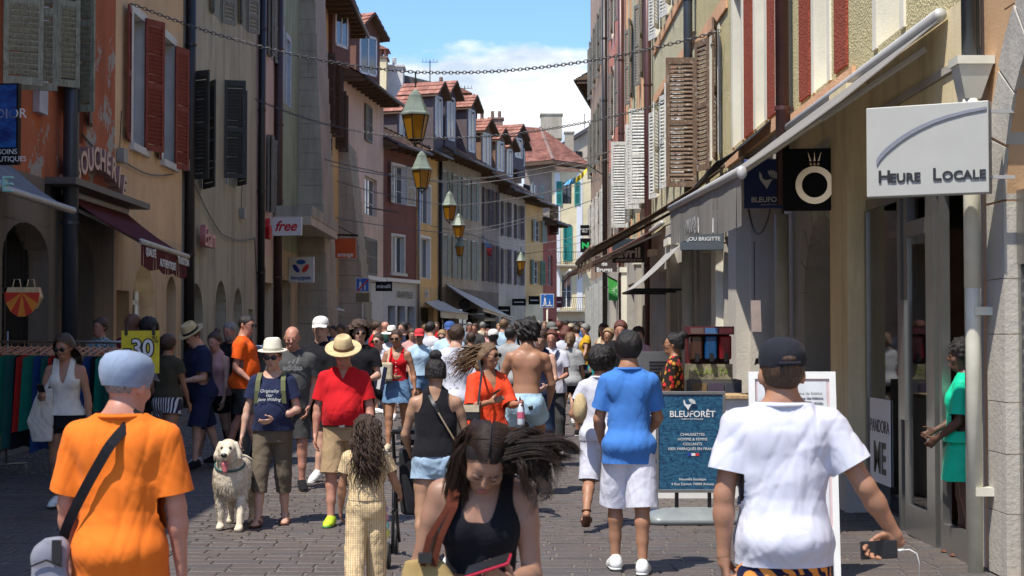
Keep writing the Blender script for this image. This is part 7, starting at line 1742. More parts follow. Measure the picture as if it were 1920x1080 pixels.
# --- middle ground -------------------------------------------------------------
r, J = who('man in plain blue tee and long pale shorts walking away at right', 1179, 259, 1.735, 'm', -3, SK_T, girth=.80, scale_w=.90, legs=((-6, 2), (14, 16, 3)), arms=(((18, 12), (60, -14)), ((8, 14), (50, -4))), top=('tee', BLU, {'loose': .02, 'sleeve': .72, 'hem': .80, 'fold': .005, 'ff': .8}), bottom=('shorts', c_('pale_grey_jersey', (.58, .58, .66)), {'len': 1.02, 'loose': .045}), hair=('short', H_BLK, {'t': .022, 'nape': 1.56}), shoes=(WHITE, WHITE), head=(8, 6, 0), voxel=.0118)
r, J = who('curly-haired woman in white tee and white knee shorts beside the man in blue', 1126, 210, 1.63, 'f', -8, SK_T, legs=((24, 10), (-16, 34, 2, 30)), arms=(((10, 8), (50, 0)), ((2, 24), (60, -28))), top=('tee', WH, {'loose': .02, 'sleeve': .5, 'hem': .88}), bottom=('shorts', WH, {'len': 1.0, 'loose': .03}), hair=('curly', H_BLK, {'t': .03, 'nape': 1.46, 'rough': .006}), shoes=(LEA, 'sandal'), voxel=.013)
bk = thing('straw_clutch', 'small round straw bag under the arm of the curly-haired woman', 'bag', tuple(at(1088, 765, 13.5))); q = MB(); q.ball(at(1088, 765, 13.5), .105, 14, 8, (.62, .8, 1.25)); q.build('weave', STRAW, bk, smooth=True)
r, J = who('stout man in red polo and straw hat looking down, khaki shorts and lime shoes', 645, 207, 1.675, 'm', 181, SK_R, fat=.10, legs=((10, 4, 3), (-20, 22, 3, 20)), arms=(((2, 13), (8, 4)), ((6, 14), (16, 2))), head=(0, 24, 0), top=('polo', RED, {'loose': .02, 'sleeve': .75, 'hem': .95, 'fold': .0035}), bottom=('shorts', KHA, {'len': 1.0, 'loose': .035, 'fold': .006, 'waist': 1.0}), hair=('short', H_GRY, {'t': .004}), hat=('fedora', STRAW, {'brim': .075, 'band': LEA}), shoes=(LIME, plain('green_sole', (.03, .18, .06), .5)), voxel=.0118)
bl = thing('belt', 'black leather belt of the stout man in red', 'belt', tuple(J['Wm'] @ J['torl']((0, 0, .96)))); q = MB(); q.lathe((J['Wm'] @ J['torl']((0, .012, .955))), [(.178, -.018), (.182, -.016), (.182, .016), (.178, .018)], 28, sy=.84); q.build('strap', LEB, bl); q = MB(); p_ = J['Wm'] @ J['torl']((0, .175, .955)); q.box(p_.x - .025, p_.x + .025, p_.y - .012, p_.y + .01, p_.z - .02, p_.z + .02); q.build('buckle', ALU, bl)
r, J = who('woman in navy tee, white hat and olive cropped trousers holding the dog leash', 512, 207, 1.64, 'f', 178, SK_L, fat=.035, scale_w=1.06, legs=((14, 4), (-6, 6)), arms=(((4, 16), (12, 8)), ((4, 16), (58, -52))), head=(0, 6, 0), glasses=True, top=('tee', NV, {'loose': .018, 'sleeve': .62, 'hem': .92, 'scoop': .05, 'neck': 1.47}), bottom=('trousers', OLI, {'loose': .022, 'cut': .42, 'ar': .05, 'fold': .006}), hair=('short', H_BRN, {'t': .012, 'nape': 1.54}), hat=('fedora', STRW, {'brim': .045, 'h': .12, 'band': plain('pale_band', (.45, .42, .34), .7)}), shoes=(LEA, 'sandal'), voxel=.0118)
back_text(r, J, ['Originality', 'star', 'Jane Wilding'], 1.30, .040, TXT_W, 1, .04, .172, shear=.3)
bpk = thing('backpack', 'olive backpack straps on the woman in navy', 'backpack', tuple(J['Wm'] @ J['torl']((0, -.2, 1.3))))
for s_ in (1, -1): 
 ribbon(bpk, 'strap', [J['Wm'] @ J['torl'](p) for p in ((s_ * .11, -.06, 1.46), (s_ * .115, .03, 1.468), (s_ * .12, .105, 1.40), (s_ * .125, .13, 1.30), (s_ * .135, .115, 1.18))], .042, c_('olive_webbing', (.13, .14, .07)), (1, 0, 0), .01)
q = MB(); p_ = J['Wm'] @ J['torl']((0, -.19, 1.25)); q.box(p_.x - .15, p_.x + .15, p_.y - .07, p_.y + .08, p_.z - .24, p_.z + .17); q.build('pack', c_('olive_webbing', (.13, .14, .07)), bpk, bevel=.03)
NAVYHAND = J['W'](J['wr', 1])
GIN = c_('gingham_seersucker', (.70, .56, .36), pat='check', ps=14, col2=(.52, .34, .14), wr=.5)
r, J = who('small girl with long curly hair in yellow gingham top and trousers', 688, 288, 1.15, 'm', 4, SK_T, child=True, headscale=1.22, legs=((6, 4), (-12, 14, 3, 10)), arms=(((12, 22), (60, 10)), ((10, 12), (20, 4))), top=('tee', GIN, {'loose': .022, 'sleeve': .5, 'hem': .98, 'fold': .004}), bottom=('trousers', GIN, {'loose': .045, 'ar': .05, 'waist': 1.04, 'fold': .005}), hair=('long', H_BRN, {'len': .26, 't': .03, 'rough': .006}), shoes=(WHITE, WHITE), voxel=.0096, noface=True)
def girlhair(t, rr):
 a = Vector(J['head']((rr.uniform(-.095, .095), -.10 + rr.uniform(-.03, .04), 1.63 + rr.uniform(-.1, .1)))); L = rr.uniform(.20, .34); ph = rr.uniform(0, 6); w = rr.uniform(.008, .016); dx = rr.uniform(-.07, .07)
 return [a + Vector((dx * j / 12 + w * math.cos(ph + j * 1.15), -.05 * math.sin(j / 5) + w * math.sin(ph + j * 1.15), -L * j / 12)) for j in range(13)]
strands(r, J, H_BRN, 300, girlhair, r0=.0045)
pb = thing('toy_backpack', 'small shiny rainbow bag hanging beside the girl in gingham', 'bag', tuple(at(722, 985, 10.1)))
for k, (cname, cc) in enumerate((('lemon', (.62, .60, .15)), ('aqua', (.25, .55, .60)), ('pink', (.60, .25, .42)), ('lilac', (.40, .30, .60)))):
 p_ = at(722, 1000 - k * 15, 10.1); q = MB(); q.ball(p_, .055 - k * .006, 12, 7, (.62, .6, .62)); q.build('panel', plain('shiny_' + cname, cc, .2, .3), pb, smooth=True)
ribbon(pb, 'strap', [at(722, 950, 10.1), at(714, 900, 10.05), at(706, 860, 10.0)], .012, PNK, (1, 0, 0))
r, J = who('woman with hair bun in black tank and light denim shorts, pushing a stroller', 817, 258, 1.54, 'f', 0, SK_O, fat=.045, scale_w=1.12, arms=(((10, 16), (55, -4)), ((10, 16), (55, -4))), head=(0, 8, 0), top=('tank', BK, {'loose': .02, 'hem': .95, 'backz': 1.40, 'front': 1.36, 'strap': (.05, .105)}), bottom=('shorts', DENL, {'len': .38, 'loose': .03, 'waist': .97, 'fold': .006}), hair=('bun', H_BLK, {'bun': (0, -.06, 1.775), 't': .012}), shoes=(WHITE, WHITE), voxel=.0118, noface=True)
sb_ = thing('crossbody_bag', 'black strap and gilt chain across the back of the woman with the bun', 'bag', tuple(J['Wm'] @ J['torl']((0, -.1, 1.3)))); body_strap(sb_, J, (-.05, 1.46), (.03, 1.31), LEB, .024, -1, off=.03); body_strap(sb_, J, (.03, 1.31), (.165, 1.08), GOLD, .010, -1, 'chain', off=.03)
q = MB(); p_ = J['Wm'] @ J['torl']((.22, -.02, 1.03)); q.box(p_.x - .03, p_.x + .03, p_.y - .09, p_.y + .09, p_.z - .08, p_.z + .06); q.build('pouch', LEB, sb_, bevel=.01)
r, J = who('broad man in white tee with small black print on the back', 855, 165, 1.79, 'm', -6, SK_L, scale_w=1.08, top=('tee', WH, {'loose': .03, 'sleeve': .75, 'hem': .84}), bottom=('shorts', BEI, {'len': .9, 'loose': .03}), hair=('short', H_BRN, {'t': .012}), shoes=(WHITE, WHITE), noface=True)
back_text(r, J, ['~ TEAM TOUR ~', '— —', '.', 'a - b - c - d - e', '· · · · ·', '*', 'o—O'], 1.37, .045, TXT_K, -1, .055, .158)
r, J = who('woman in orange-red dress and sunglasses checking her phone, hair blowing', 915, 200, 1.665, 'f', 208, SK_T, head=(28, 0, 0), arms=(((20, 14), (105, -20)), ((30, 6), (95, -8))), glasses=True, top=('vneck', ORR, {'loose': .028, 'sleeve': .95, 'hem': .93, 'vd': .20, 'fold': .006}), bottom=('skirt', ORR, {'hem': .45, 'flare': .06, 'waist': 1.02}), hair=('long', H_LB, {'len': .16, 't': .012}), shoes=(LEA, 'sandal'), voxel=.0118)
def orhair(t, rr):
 a = Vector(J['head']((rr.uniform(-.05, .08), -.06 + rr.uniform(-.05, .04), 1.65 + rr.uniform(-.07, .09)))); L = rr.uniform(.16, .30); ph = rr.uniform(0, 6); dz = rr.uniform(.03, .22)
 return [a + Vector((-L * (j / 8) ** .8, rr.uniform(-.003, .003) + .03 * j / 8, -dz * (j / 8) ** 1.5 + .012 * math.sin(ph + j))) for j in range(9)]
strands(r, J, H_LB, 220, orhair, r0=.0045)
wp = J['W'](J['wr', 1]); ph = thing('phone', 'phone raised by the woman in the orange-red dress', 'phone', tuple(wp)); q = MB(); q.obox(wp + Vector((.02, -.05, .05)), Vector((.07, -.02, .05)), Vector((.0, -.05, .02)), Vector((0, .006, .008))); q.build('case', BLACKP, ph, bevel=.003)
wp = J['W'](J['wr', -1]); bo = thing('water_bottle', 'clear water bottle with pink label held by the woman in orange-red', 'bottle', tuple(wp)); q = MB(); q.lathe(wp + Vector((.01, -.06, -.20)), [(.03, 0), (.034, .02), (.034, .15), (.02, .19), (.012, .21)], 12); q.build('body', plain('clear_plastic', (.55, .60, .66), .1, var=.05), bo, smooth=True); q = MB(); q.lathe(wp + Vector((.01, -.06, -.13)), [(.0352, 0), (.0352, .06)], 12); q.build('label', plain('pink_label', (.55, .12, .2), .4), bo); q = MB(); q.lathe(wp + Vector((.01, -.06, .01)), [(.014, 0), (.014, .02)], 10); q.build('cap', plain('pink_label', (.55, .12, .2), .4), bo)
hb = thing('handbag', 'black and cream shoulder bag of the woman in orange-red', 'bag', tuple(J['Wm'] @ J['torl']((.2, -.02, 1.0)))); p_ = at(880, 770, 14.2); q = MB(); q.box(p_.x - .10, p_.x + .10, p_.y - .04, p_.y + .05, p_.z - .09, p_.z + .05); q.build('body', LEB, hb, bevel=.015); q = MB(); q.box(p_.x - .105, p_.x + .09, p_.y - .046, p_.y - .038, p_.z - .01, p_.z + .055); q.build('flap', BEI, hb); ribbon(hb, 'strap', [p_ + Vector((.08, -.02, .04)), at(903, 700, 14.25), at(897, 672, 14.45)], .02, LEB, (1, 0, 0))
r, J = who('shirtless curly-haired man in pale blue shorts sitting on a bicycle', 986, 178, 1.79, 'm', -4, SK_T, sit=.97, legs=((52, 62, 6), (40, 75, 6)), arms=(((14, 16), (45, -6)), ((14, 18), (48, -4))), lean=(4, 2), bottom=('shorts', SKB, {'len': .55, 'loose': .04, 'waist': 1.02, 'fold': .006}), hair=('curly', H_BLK, {'t': .028, 'rough': .009}), shoes=(WHITE, WHITE), voxel=.013, noface=True)
def bicycle(label, x, y, z, hd, framem, seat=.95):
 r_ = thing('bicycle', label, 'bicycle', (x, y, z)); D = Vector((-math.sin(hd), math.cos(hd), 0)); S_ = Vector((D.y, -D.x, 0)); O = Vector((x, y, z)); Z = Vector((0, 0, 1)); rw = .34
 RB = plain('tyre_rubber', (.02, .02, .02), .8)
 for c0 in (O - D * .52, O + D * .52):
  c0 = c0 + Z * rw; n = 28; q = MB(); q.tube([c0 + D * math.cos(2 * PI * i / n) * rw + Z * math.sin(2 * PI * i / n) * rw for i in range(n + 1)], .02, 6, cap=False); wh = q.build('wheel', RB, r_, smooth=True)
  q = MB(); q.tube([c0 + D * math.cos(2 * PI * i / n) * (rw - .025) + Z * math.sin(2 * PI * i / n) * (rw - .025) for i in range(n + 1)], .009, 4, cap=False)
  for i in range(14): w = 2 * PI * i / 14; q.tube([c0 + S_ * .02 * (1 if i % 2 else -1), c0 + D * math.cos(w) * (rw - .03) + Z * math.sin(w) * (rw - .03)], .0022, 3, cap=False)
  q.tube([c0 - S_ * .05, c0 + S_ * .05], .02, 8); q.build('rim_and_spokes', ALU, wh)
 bb = O + Z * .30 - D * .08; st = O - D * .24 + Z * (seat - .18); ht = O + D * .33 + Z * .86; hb_ = O + D * .36 + Z * .72; q = MB()
 for a, b in ((bb, st), (bb, hb_), (st - Z * .06, ht - Z * .04)): q.tube([a, b], .017, 6)
 for s_ in (1, -1): q.tube([O - D * .52 + Z * rw + S_ * .05 * s_, bb + S_ * .03 * s_], .009, 5); q.tube([O - D * .52 + Z * rw + S_ * .05 * s_, st - Z * .08 + S_ * .02 * s_], .008, 5); q.tube([O + D * .52 + Z * rw + S_ * .05 * s_, hb_ - Z * .02 + S_ * .03 * s_, ht], .012, 5)
 q.build('frame', framem, r_, smooth=True); q = MB(); q.tube([st, st + Z * .14 - D * .03], .013, 6); q.build('seat_post', ALU, r_)
 V, Fq = polygonize([cap(tuple(st + Z * .16 - D * .12 + S_ * .05), tuple(st + Z * .15 + D * .12), .035, .02, .03), cap(tuple(st + Z * .16 - D * .12 - S_ * .05), tuple(st + Z * .15 + D * .12), .035, .02, .03)], .01); so_ = mesh_obj('saddle', V, Fq, LEB, r_); so_.location = -r_.location
 q = MB(); q.tube([ht, ht + Z * .10], .014, 6); q.tube([ht + Z * .10 - S_ * .29 - D * .10, ht + Z * .11 - S_ * .16, ht + Z * .10, ht + Z * .11 + S_ * .16, ht + Z * .10 + S_ * .29 - D * .10], .012, 6); q.build('handlebar', METALD, r_, smooth=True)
 for s_ in (1, -1): q = MB(); c = bb + S_ * .09 * s_ + Z * (.10 * s_) + D * .1 * s_; q.tube([bb + S_ * .07 * s_, c], .010, 5); q.obox(c + S_ * .0 - D * .04 - Z * .01, S_ * .09 * s_, D * .08, Z * .02); q.build('pedal', METALD, r_)
 return r_
xx, yy = PX(986, 178); bicycle('city bicycle under the shirtless man, seen from behind', xx, yy + .22, gz(yy), 0, METALD, .95)
r, J = who('woman in red button camisole and denim skirt walking towards the camera', 745, 133, 1.72, 'f', 176, SK_T, legs=((16, 6), (-10, 16, 2, 14)), arms=(((6, 16), (75, -50)), ((-4, 16), (14, 6))), glasses=True, top=('tank', RED, {'tight': 1, 'hem': .99, 'front': 1.31, 'strap': (.085, .10), 'arm': 1.30, 'aw': 2.0, 'fold': .0015}), bottom=('skirt', DEN, {'hem': .70, 'flare': .035, 'waist': 1.03}), hair=('bun', H_BRN, {'t': .008, 'bun': (0, -.11, 1.68)}), shoes=(BEI, WHITE), voxel=.013)
hb = thing('shoulder_bag', 'cream shoulder bag of the woman in the red camisole', 'bag', tuple(at(722, 700, 21.6))); p_ = at(724, 697, 21.6); q = MB(); q.box(p_.x - .10, p_.x + .09, p_.y - .05, p_.y + .05, p_.z - .13, p_.z + .13); q.build('body', BEI, hb, bevel=.03); ribbon(hb, 'strap', [p_ + Vector((.02, 0, .13)), at(731, 652, 21.7)], .02, BEI, (1, 0, 0))
for i in range(5): q = MB(); q.ball(J['Wm'] @ J['torl']((0, .121 + (.012 if i < 2 else 0), 1.27 - i * .055)), .008, 6, 4); q.build('button', WHITE, r)
T = lambda k, m, **o: (k, m, o)
who('long-haired man with dark glasses behind the red polo man', 674, 150, 1.80, 'm', 186, SK_L, glasses=True, head=(6, 0, 0), hair=('curly', H_BRN, {'t': .035, 'nape': 1.42, 'rough': .01}), top=T('tee', BK), bottom=T('shorts', BK, len=.9), shoes=(WHITE, WHITE), arms=(((8, 8), (20, 0)), ((10, 10), (80, -30))))
who('woman in round sunglasses with black shorts carrying a striped bag', 711, 128, 1.67, 'f', 172, SK_L, glasses=True, hair=('short', H_BRN, {'t': .01}), top=T('tank', WH, tight=1, hem=.98), bottom=T('shorts', BK, len=.42), shoes=(WHITE, WHITE), arms=(((8, 10), (80, -30)), ((8, 8), (14, 0))))
sbg = thing('striped_tote', 'navy and white striped tote bag between the long-haired man and the woman in sunglasses', 'bag', tuple(at(700, 700, 20.5)))
p_ = at(692, 715, 20.3); 
for k in range(7): q = MB(); q.obox(p_ + Vector((-.13 + k * .045, 0, -.02 - k * .015)), (.044, 0, -.012), (0, .10, 0), (.05, 0, .30)); q.build('stripe', WHITE if k % 2 else NV, sbg)
r, J = who('bald man in charcoal sports tee behind the woman in navy', 549, 172, 1.77, 'm', 188, SK_R, scale_w=1.05, fat=.02, head=(-6, 14, 0), top=T('tee', c_('dark_sport_grey', (.07, .07, .07))), bottom=T('shorts', DG, len=.9), shoes=(BK, BK), voxel=.0125)
back_text(r, J, ['adidas'], 1.30, .085, TXT_G, 1, .03, .158, bold=.003)
for k in range(3): q = MB(); p_ = J['Wm'] @ J['torl']((.045 - .045 * k, .158, 1.345)); q.obox(p_ + Vector((-.012, 0, 0)), (.025, 0, 0), (0, .002, 0), (.02, 0, .03 + .018 * k)); q.build('print', TXT_G, r)
who('tall young man in white and black cap, black tee, looking left', 601, 162, 1.86, 'm', 150, SK_L, scale_w=.95, head=(30, 6, 0), hair=('short', H_BLK, {}), hat=('cap', CAPW, {'vm': CAPW}), top=T('tee', BK, loose=.03), bottom=T('shorts', BK, len=.9), shoes=(WHITE, WHITE), arms=(((6, 8), (70, -20)), ((6, 8), (70, -20))))
who('man in bright orange polo in profile by the shop door', 460, 150, 1.80, 'm', -96, SK_R, z=.12, fat=.03, glasses=True, hair=('short', H_BLK, {'t': .008}), top=T('polo', c_('bright_orange_cotton', (.75, .10, .01))), bottom=T('shorts', DG, len=.9), shoes=(BK, BK))
who('grey-bearded man in black tee and black trousers standing in the shade', 434, 142, 1.80, 'm', 172, SK_R, hair=('short', H_GRY, {'t': .008, 'beard': 1}), top=T('tee', BK, sleeve=.8), bottom=T('trousers', BK), shoes=(WHITE, WHITE))
who('man in straw hat and dark clothes looking down at something in his hands', 378, 152, 1.78, 'm', 128, SK_L, head=(10, 28, 0), lean=(6, 0), hat=('fedora', STRAW, {'brim': .055}), hair=('short', H_BRN, {}), top=T('tee', NV, loose=.03, sleeve=.8), bottom=T('shorts', NV, len=1.0, loose=.04), shoes=(BK, BK), arms=(((14, 8), (85, -20)), ((14, 8), (85, -20))))
who('woman with glasses on her head behind the man in the straw hat', 405, 146, 1.72, 'f', 160, SK_L, hair=('bun', H_BRN, {}), top=T('tank', PNK, hem=.92), bottom=T('shorts', BK, len=.5), shoes=(WHITE, WHITE))
who('woman in dark olive top and striped shorts seen from behind in the shade', 316, 160, 1.66, 'f', -20, SK_T, hair=('short', H_BRN, {'t': .02, 'nape': 1.52}), top=T('tee', c_('dark_olive_cotton', (.06, .055, .035)), sleeve=.4, hem=.98), bottom=T('shorts', c_('striped_short_cloth', (.60, .60, .62), pat='stripe', ps=9, col2=(.03, .03, .05)), len=.36, loose=.035, waist=1.06), shoes=(WHITE, WHITE))
who('dark-skinned man in maroon behind the yellow sale sign', 249, 148, 1.84, 'm', 150, SK_D, z=.12, head=(-10, 0, 0), top=T('tee', MAR), bottom=T('shorts', BK, len=.9), shoes=(BK, BK))
who('black-haired person bending behind the yellow sale sign', 291, 146, 1.80, 'm', 170, SK_D, z=.10, head=(0, 30, 0), lean=(10, 0), hair=('curly', H_BLK, {'t': .02}), top=T('tee', BK), bottom=T('shorts', BK, len=.9), shoes=(BK, BK))
who('person with brown hair inside the dark shop behind the clothes rack', 188, 140, 1.80, 'f', 160, SK_R, z=.08, hair=('short', H_BRN, {}), top=T('tee', c_('grey_leaf_print', (.10, .16, .16), pat='floral', ps=40, col2=((.6, .6, .6), (.3, .4, .4)))), bottom=T('trousers', BK), shoes=(BK, BK))
r, J = who('woman in cream waistcoat, black shorts and sunglasses looking at her phone', 124, 192, 1.70, 'f', 184, SK_T, head=(-14, 16, 0), arms=(((14, 12), (95, -10)), ((2, 14), (8, 6))), glasses=True, hair=('long', H_BRN, {'len': .22, 't': .02, 'sway': -.3}), top=T('tank', c_('cream_linen', (.60, .57, .50)), loose=.012, hem=.94, front=1.26, strap=(.055, .10), aw=2.0), bottom=T('shorts', BK, len=.34, loose=.03), shoes=(WHITE, WHITE), voxel=.013)
wp = J['W'](J['wr', 1]); ph = thing('phone', 'dark phone in the hand of the woman in the cream waistcoat', 'phone', tuple(wp)); q = MB(); q.obox(wp + Vector((0, -.07, .03)), Vector((.07, 0, -.01)), Vector((0, -.08, .09)), Vector((0, .006, .006))); q.build('case', BLACKP, ph, bevel=.003)
tt = thing('tote_bag', 'off-white cloth tote hanging from the arm of the woman in the waistcoat', 'bag', tuple(at(75, 790, 15))); p_ = at(76, 770, 15.0); solid('tote_body', [loft([(p_.z - .30, .10, .035, p_.x + .02, p_.y), (p_.z - .1, .13, .05, p_.x, p_.y), (p_.z + .22, .07, .02, p_.x + .05, p_.y)], .02, 2.4)], .012, c_('off_white_canvas', (.50, .48, .42)), None, fold=.006); o = bpy.data.objects['tote_body']; o.parent = tt; o.location = -tt.location; ribbon(tt, 'handle', [p_ + Vector((.05, -.02, .2)), at(100, 700, 15), at(104, 672, 15.1)], .03, c_('off_white_canvas', (.50, .48, .42)), (1, 0, 0))
# --- the crowd further off ------------------------------------------------------
ST = (WHITE, WHITE)
def sm(label, px, s, H, sex, deg, skin, top, bottom, hair, **k): k.setdefault('shoes', ST); return who(label, px, s, H, sex, deg, skin, top=top, bottom=bottom, hair=hair, **k)
SH = lambda m=DG, l=.85: T('shorts', m, len=l); SHORT = lambda h=H_BRN: ('short', h, {'t': .012})
sm('man in red tee in profile against the white shop', 706, 96, 1.80, 'm', -100, SK_L, T('tee', RED), SH(), SHORT())
sm('shaven-headed man in dark green tee near the white shop', 722, 90, 1.78, 'm', 60, SK_R, T('tee', c_('dark_green', (.02, .06, .05))), SH(), None)
sm('woman in wide white sun hat left of the red camisole', 735, 102, 1.66, 'f', 160, SK_L, T('tee', WH), SH(WH), SHORT(), hat=('sunhat', CAPW, {'brim': .10, 'droop': .02}))
sm('black-haired man in navy above the woman in the red camisole', 755, 94, 1.80, 'm', 120, SK_L, T('tee', NV), SH(), SHORT(H_BLK))
sm('woman in faded pink top between two others by the white shop', 772, 96, 1.66, 'f', 185, SK_L, T('tee', PNK), SH(), ('long', H_BRN, {'len': .1}))
sm('woman in red cap, pale blue shirt and denim shorts', 787, 112, 1.70, 'f', 200, SK_T, T('tee', LBL, hem=.96), SH(DEN, .5), ('short', H_LB, {}), hat=('cap', CAPR, {}), head=(-20, 8, 0), legs=((20, 10), (-10, 12)))
sm('man in white tee turned sideways beside the woman in the red cap', 808, 102, 1.78, 'm', -50, SK_L, T('tee', WH), SH(NV), SHORT(H_BLK))
sm('blond woman in sunglasses and white shirt', 829, 108, 1.66, 'f', 190, SK_L, T('tee', WH), SH(WH), ('short', H_BLD, {'t': .015, 'nape': 1.53}), glasses=True)
sm('man in blue cap and pale shirt with dark waistcoat', 843, 116, 1.78, 'm', 184, SK_R, T('polo', LBL), SH(NV), SHORT(H_GRY), hat=('cap', CAPN, {}), arms=(((8, 8), (60, -20)), ((8, 8), (60, -20))))
sm('person in turquoise tee behind the printed white tee', 884, 112, 1.62, 'm', 10, SK_T, T('tee', TUR), SH(), SHORT())
sm('man in slate polo by the cafe rail', 891, 74, 1.72, 'm', 170, SK_R, T('polo', DG), SH(), SHORT(), arms=(((10, 10), (80, -20)), ((10, 10), (80, -20))))
sm('grey-haired man beside the man in the slate polo', 881, 72, 1.74, 'm', 190, SK_R, T('polo', c_('grey_blue', (.15, .18, .24))), SH(), SHORT(H_GRY))
sm('person with reddish hair at a cafe table', 915, 72, 1.62, 'f', 150, SK_L, T('tee', PNK), SH(), ('long', H_AUB, {'len': .1}))
sm('man in beige cap with a light blue shirt, seen from behind', 925, 118, 1.66, 'm', 20, SK_D, T('tee', LBL), SH(), SHORT(H_BLK), hat=('cap', CAPW, {}))
sm('tall man in pale blue shirt walking away in mid crowd', 944, 92, 1.84, 'm', -10, SK_L, T('tee', LBL), SH(NV), SHORT(H_LB))
sm('dark-haired man in grey tee left of the shirtless man', 958, 120, 1.74, 'm', -30, SK_T, T('tee', GR), SH(), SHORT(H_BLK))
sm('person in navy tank looking down, right of the shirtless man', 1012, 150, 1.74, 'f', 172, SK_L, T('tank', NV, hem=.92), T('trousers', DEND), ('short', H_BRN, {'t': .014}), head=(8, 22, 0), arms=(((10, 8), (70, -20)), ((10, 10), (70, -20))))
r, J = sm('red-haired woman in white tee and dark cropped trousers with a bag strap', 1036, 137, 1.69, 'f', 178, SK_R, T('tee', WH), T('trousers', DG, cut=.6), ('short', H_AUB, {'t': .018, 'nape': 1.53}), arms=(((8, 10), (75, -30)), ((8, 10), (75, -30))))
bb_ = thing('crossbody_bag', 'navy strap and bag on the red-haired woman', 'bag', tuple(J['Wm'] @ J['torl']((0, .1, 1.3)))); body_strap(bb_, J, (-.08, 1.46), (.14, 1.02), NV, .04, 1, off=.03); q = MB(); p_ = J['Wm'] @ J['torl']((.17, .1, .98)); q.box(p_.x - .08, p_.x + .08, p_.y - .04, p_.y + .04, p_.z - .08, p_.z + .06); q.build('pouch', NV, bb_, bevel=.02)
sm('man in grey cap and sunglasses looking right', 1034, 98, 1.80, 'm', 215, SK_T, T('tee', DG), SH(), SHORT(H_BLK), hat=('cap', c_('grey_cap', (.16, .16, .15)), {}), glasses=True)
sm('auburn-haired person in maroon tee seen from behind', 1048, 86, 1.78, 'f', -10, SK_L, T('tee', MAR), SH(), ('short', H_AUB, {'t': .02}))
sm('woman with auburn hair in loose white tee, from behind', 1061, 108, 1.72, 'f', 5, SK_L, T('tee', WH, loose=.035), SH(DEND, .5), ('long', H_AUB, {'len': .06, 't': .014}))
sm('girl with light brown ponytail in grey tee and black shorts walking away', 1069, 119, 1.64, 'f', -18, SK_T, T('tee', GR, loose=.035, hem=.86), SH(BK, .42), ('pony', H_LB, {'len': .30, 'sway': -.05}), legs=((12, 8), (-18, 22, 2, 20)), shoes=(BK, WHITE), voxel=.0125)
sm('distant man in dark grey cap and white tee', 1061, 62, 1.78, 'm', 0, SK_L, T('tee', WH), SH(), SHORT(), hat=('cap', DG, {}))
sm('distant person in cream cap', 1072, 76, 1.70, 'm', 10, SK_L, T('tee', GR), SH(), SHORT(), hat=('cap', BEI, {}))
sm('distant person in pale patterned shirt near the cream cap', 1082, 82, 1.66, 'm', 30, SK_L, T('tee', WH), SH(), SHORT())
sm('grey-haired woman in mustard waistcoat turned left', 1098, 86, 1.74, 'f', 100, SK_L, T('tee', MUS, sleeve=.25), T('trousers', NV), ('short', H_GRY, {'t': .022, 'nape': 1.54}))
sm('distant blond person left of the grey caps', 1001, 72, 1.76, 'f', 10, SK_L, T('tee', BEI), SH(), ('short', H_BLD, {'t': .02}))
sm('distant grey-haired person beside the blond one', 1009, 74, 1.78, 'm', 10, SK_L, T('tee', GR), SH(), SHORT(H_GRY))
sm('woman with long brown hair and bare shoulders near the green banner', 1133, 102, 1.78, 'f', 150, SK_T, T('tank', BEI, hem=.9), SH(), ('long', H_BRN, {'len': .16}))
sm('blond woman in navy striped top near the teal scooter', 1140, 118, 1.70, 'f', 160, SK_T, T('tee', NV), SH(), ('short', H_BLD, {'t': .02}))
sm('sunburnt cropped-haired man behind the man in blue', 1163, 142, 1.84, 'm', 175, SK_R, T('tee', BK), SH(), SHORT(H_AUB))
sm('woman with curly brown hair and pink top by the stone piers', 1197, 112, 1.72, 'f', 170, SK_L, T('tee', PNK), SH(), ('curly', H_BRN, {}))
far = [(612, 88, NV, H_BRN, 'm'), (626, 84, MAR, H_BLK, 'f'), (640, 92, GR, H_BRN, 'm'), (663, 90, BK, H_GRY, 'm'), (765, 70, WH, H_BRN, 'm'), (797, 72, LBL, H_LB, 'f'), (818, 68, RED, H_BRN, 'm'), (862, 66, NV, H_BRN, 'f'), (905, 64, BEI, H_GRY, 'm'), (935, 62, RED, H_BLD, 'f'), (968, 60, WH, H_BRN, 'm'), (985, 58, MUS, H_BRN, 'f'), (1022, 60, BK, H_LB, 'm'), (1090, 64, BLU, H_BRN, 'm'), (700, 74, WH, H_BRN, 'f'), (746, 76, GR, H_BLD, 'f'), (852, 80, PNK, H_BRN, 'f'), (957, 78, BK, H_BRN, 'f')]
nm = {id(NV): 'navy', id(MAR): 'maroon', id(GR): 'grey', id(BK): 'black', id(WH): 'white', id(LBL): 'pale blue', id(RED): 'red', id(BEI): 'beige', id(MUS): 'mustard', id(BLU): 'blue', id(PNK): 'pink'}
place = ['far left by the stone buttress', 'left of the salmon corner house', 'under the blue end-of-zone sign', 'by the salmon house shopfront', 'before the lingerie shop', 'by the cafe awning', 'under the cafe awning', 'before the grey-beige house', 'beside the cafe rail', 'under the long white awning', 'past the long awning', 'far off by the pale grey house', 'below the pedestrian zone sign', 'beneath the iron balcony at right', 'close to the lingerie shop window', 'right of the lingerie shop window', 'behind the printed white tee', 'behind the tall man in pale blue']
for i, (px_, s_, m_, h_, sx_) in enumerate(far):
 sm('distant %s in %s top %s' % ('woman' if sx_ == 'f' else 'man', nm[id(m_)], place[i]), px_, s_, 1.74 if sx_ == 'm' else 1.68, sx_, (0, 180, 165, 20, 200)[i % 5], (SK_L, SK_M, SK_T)[i % 3], T('tee', m_), SH((DG, DEN, NV, BEI)[i % 4]), ('short', h_, {'t': .014}), voxel=.03, noface=True)
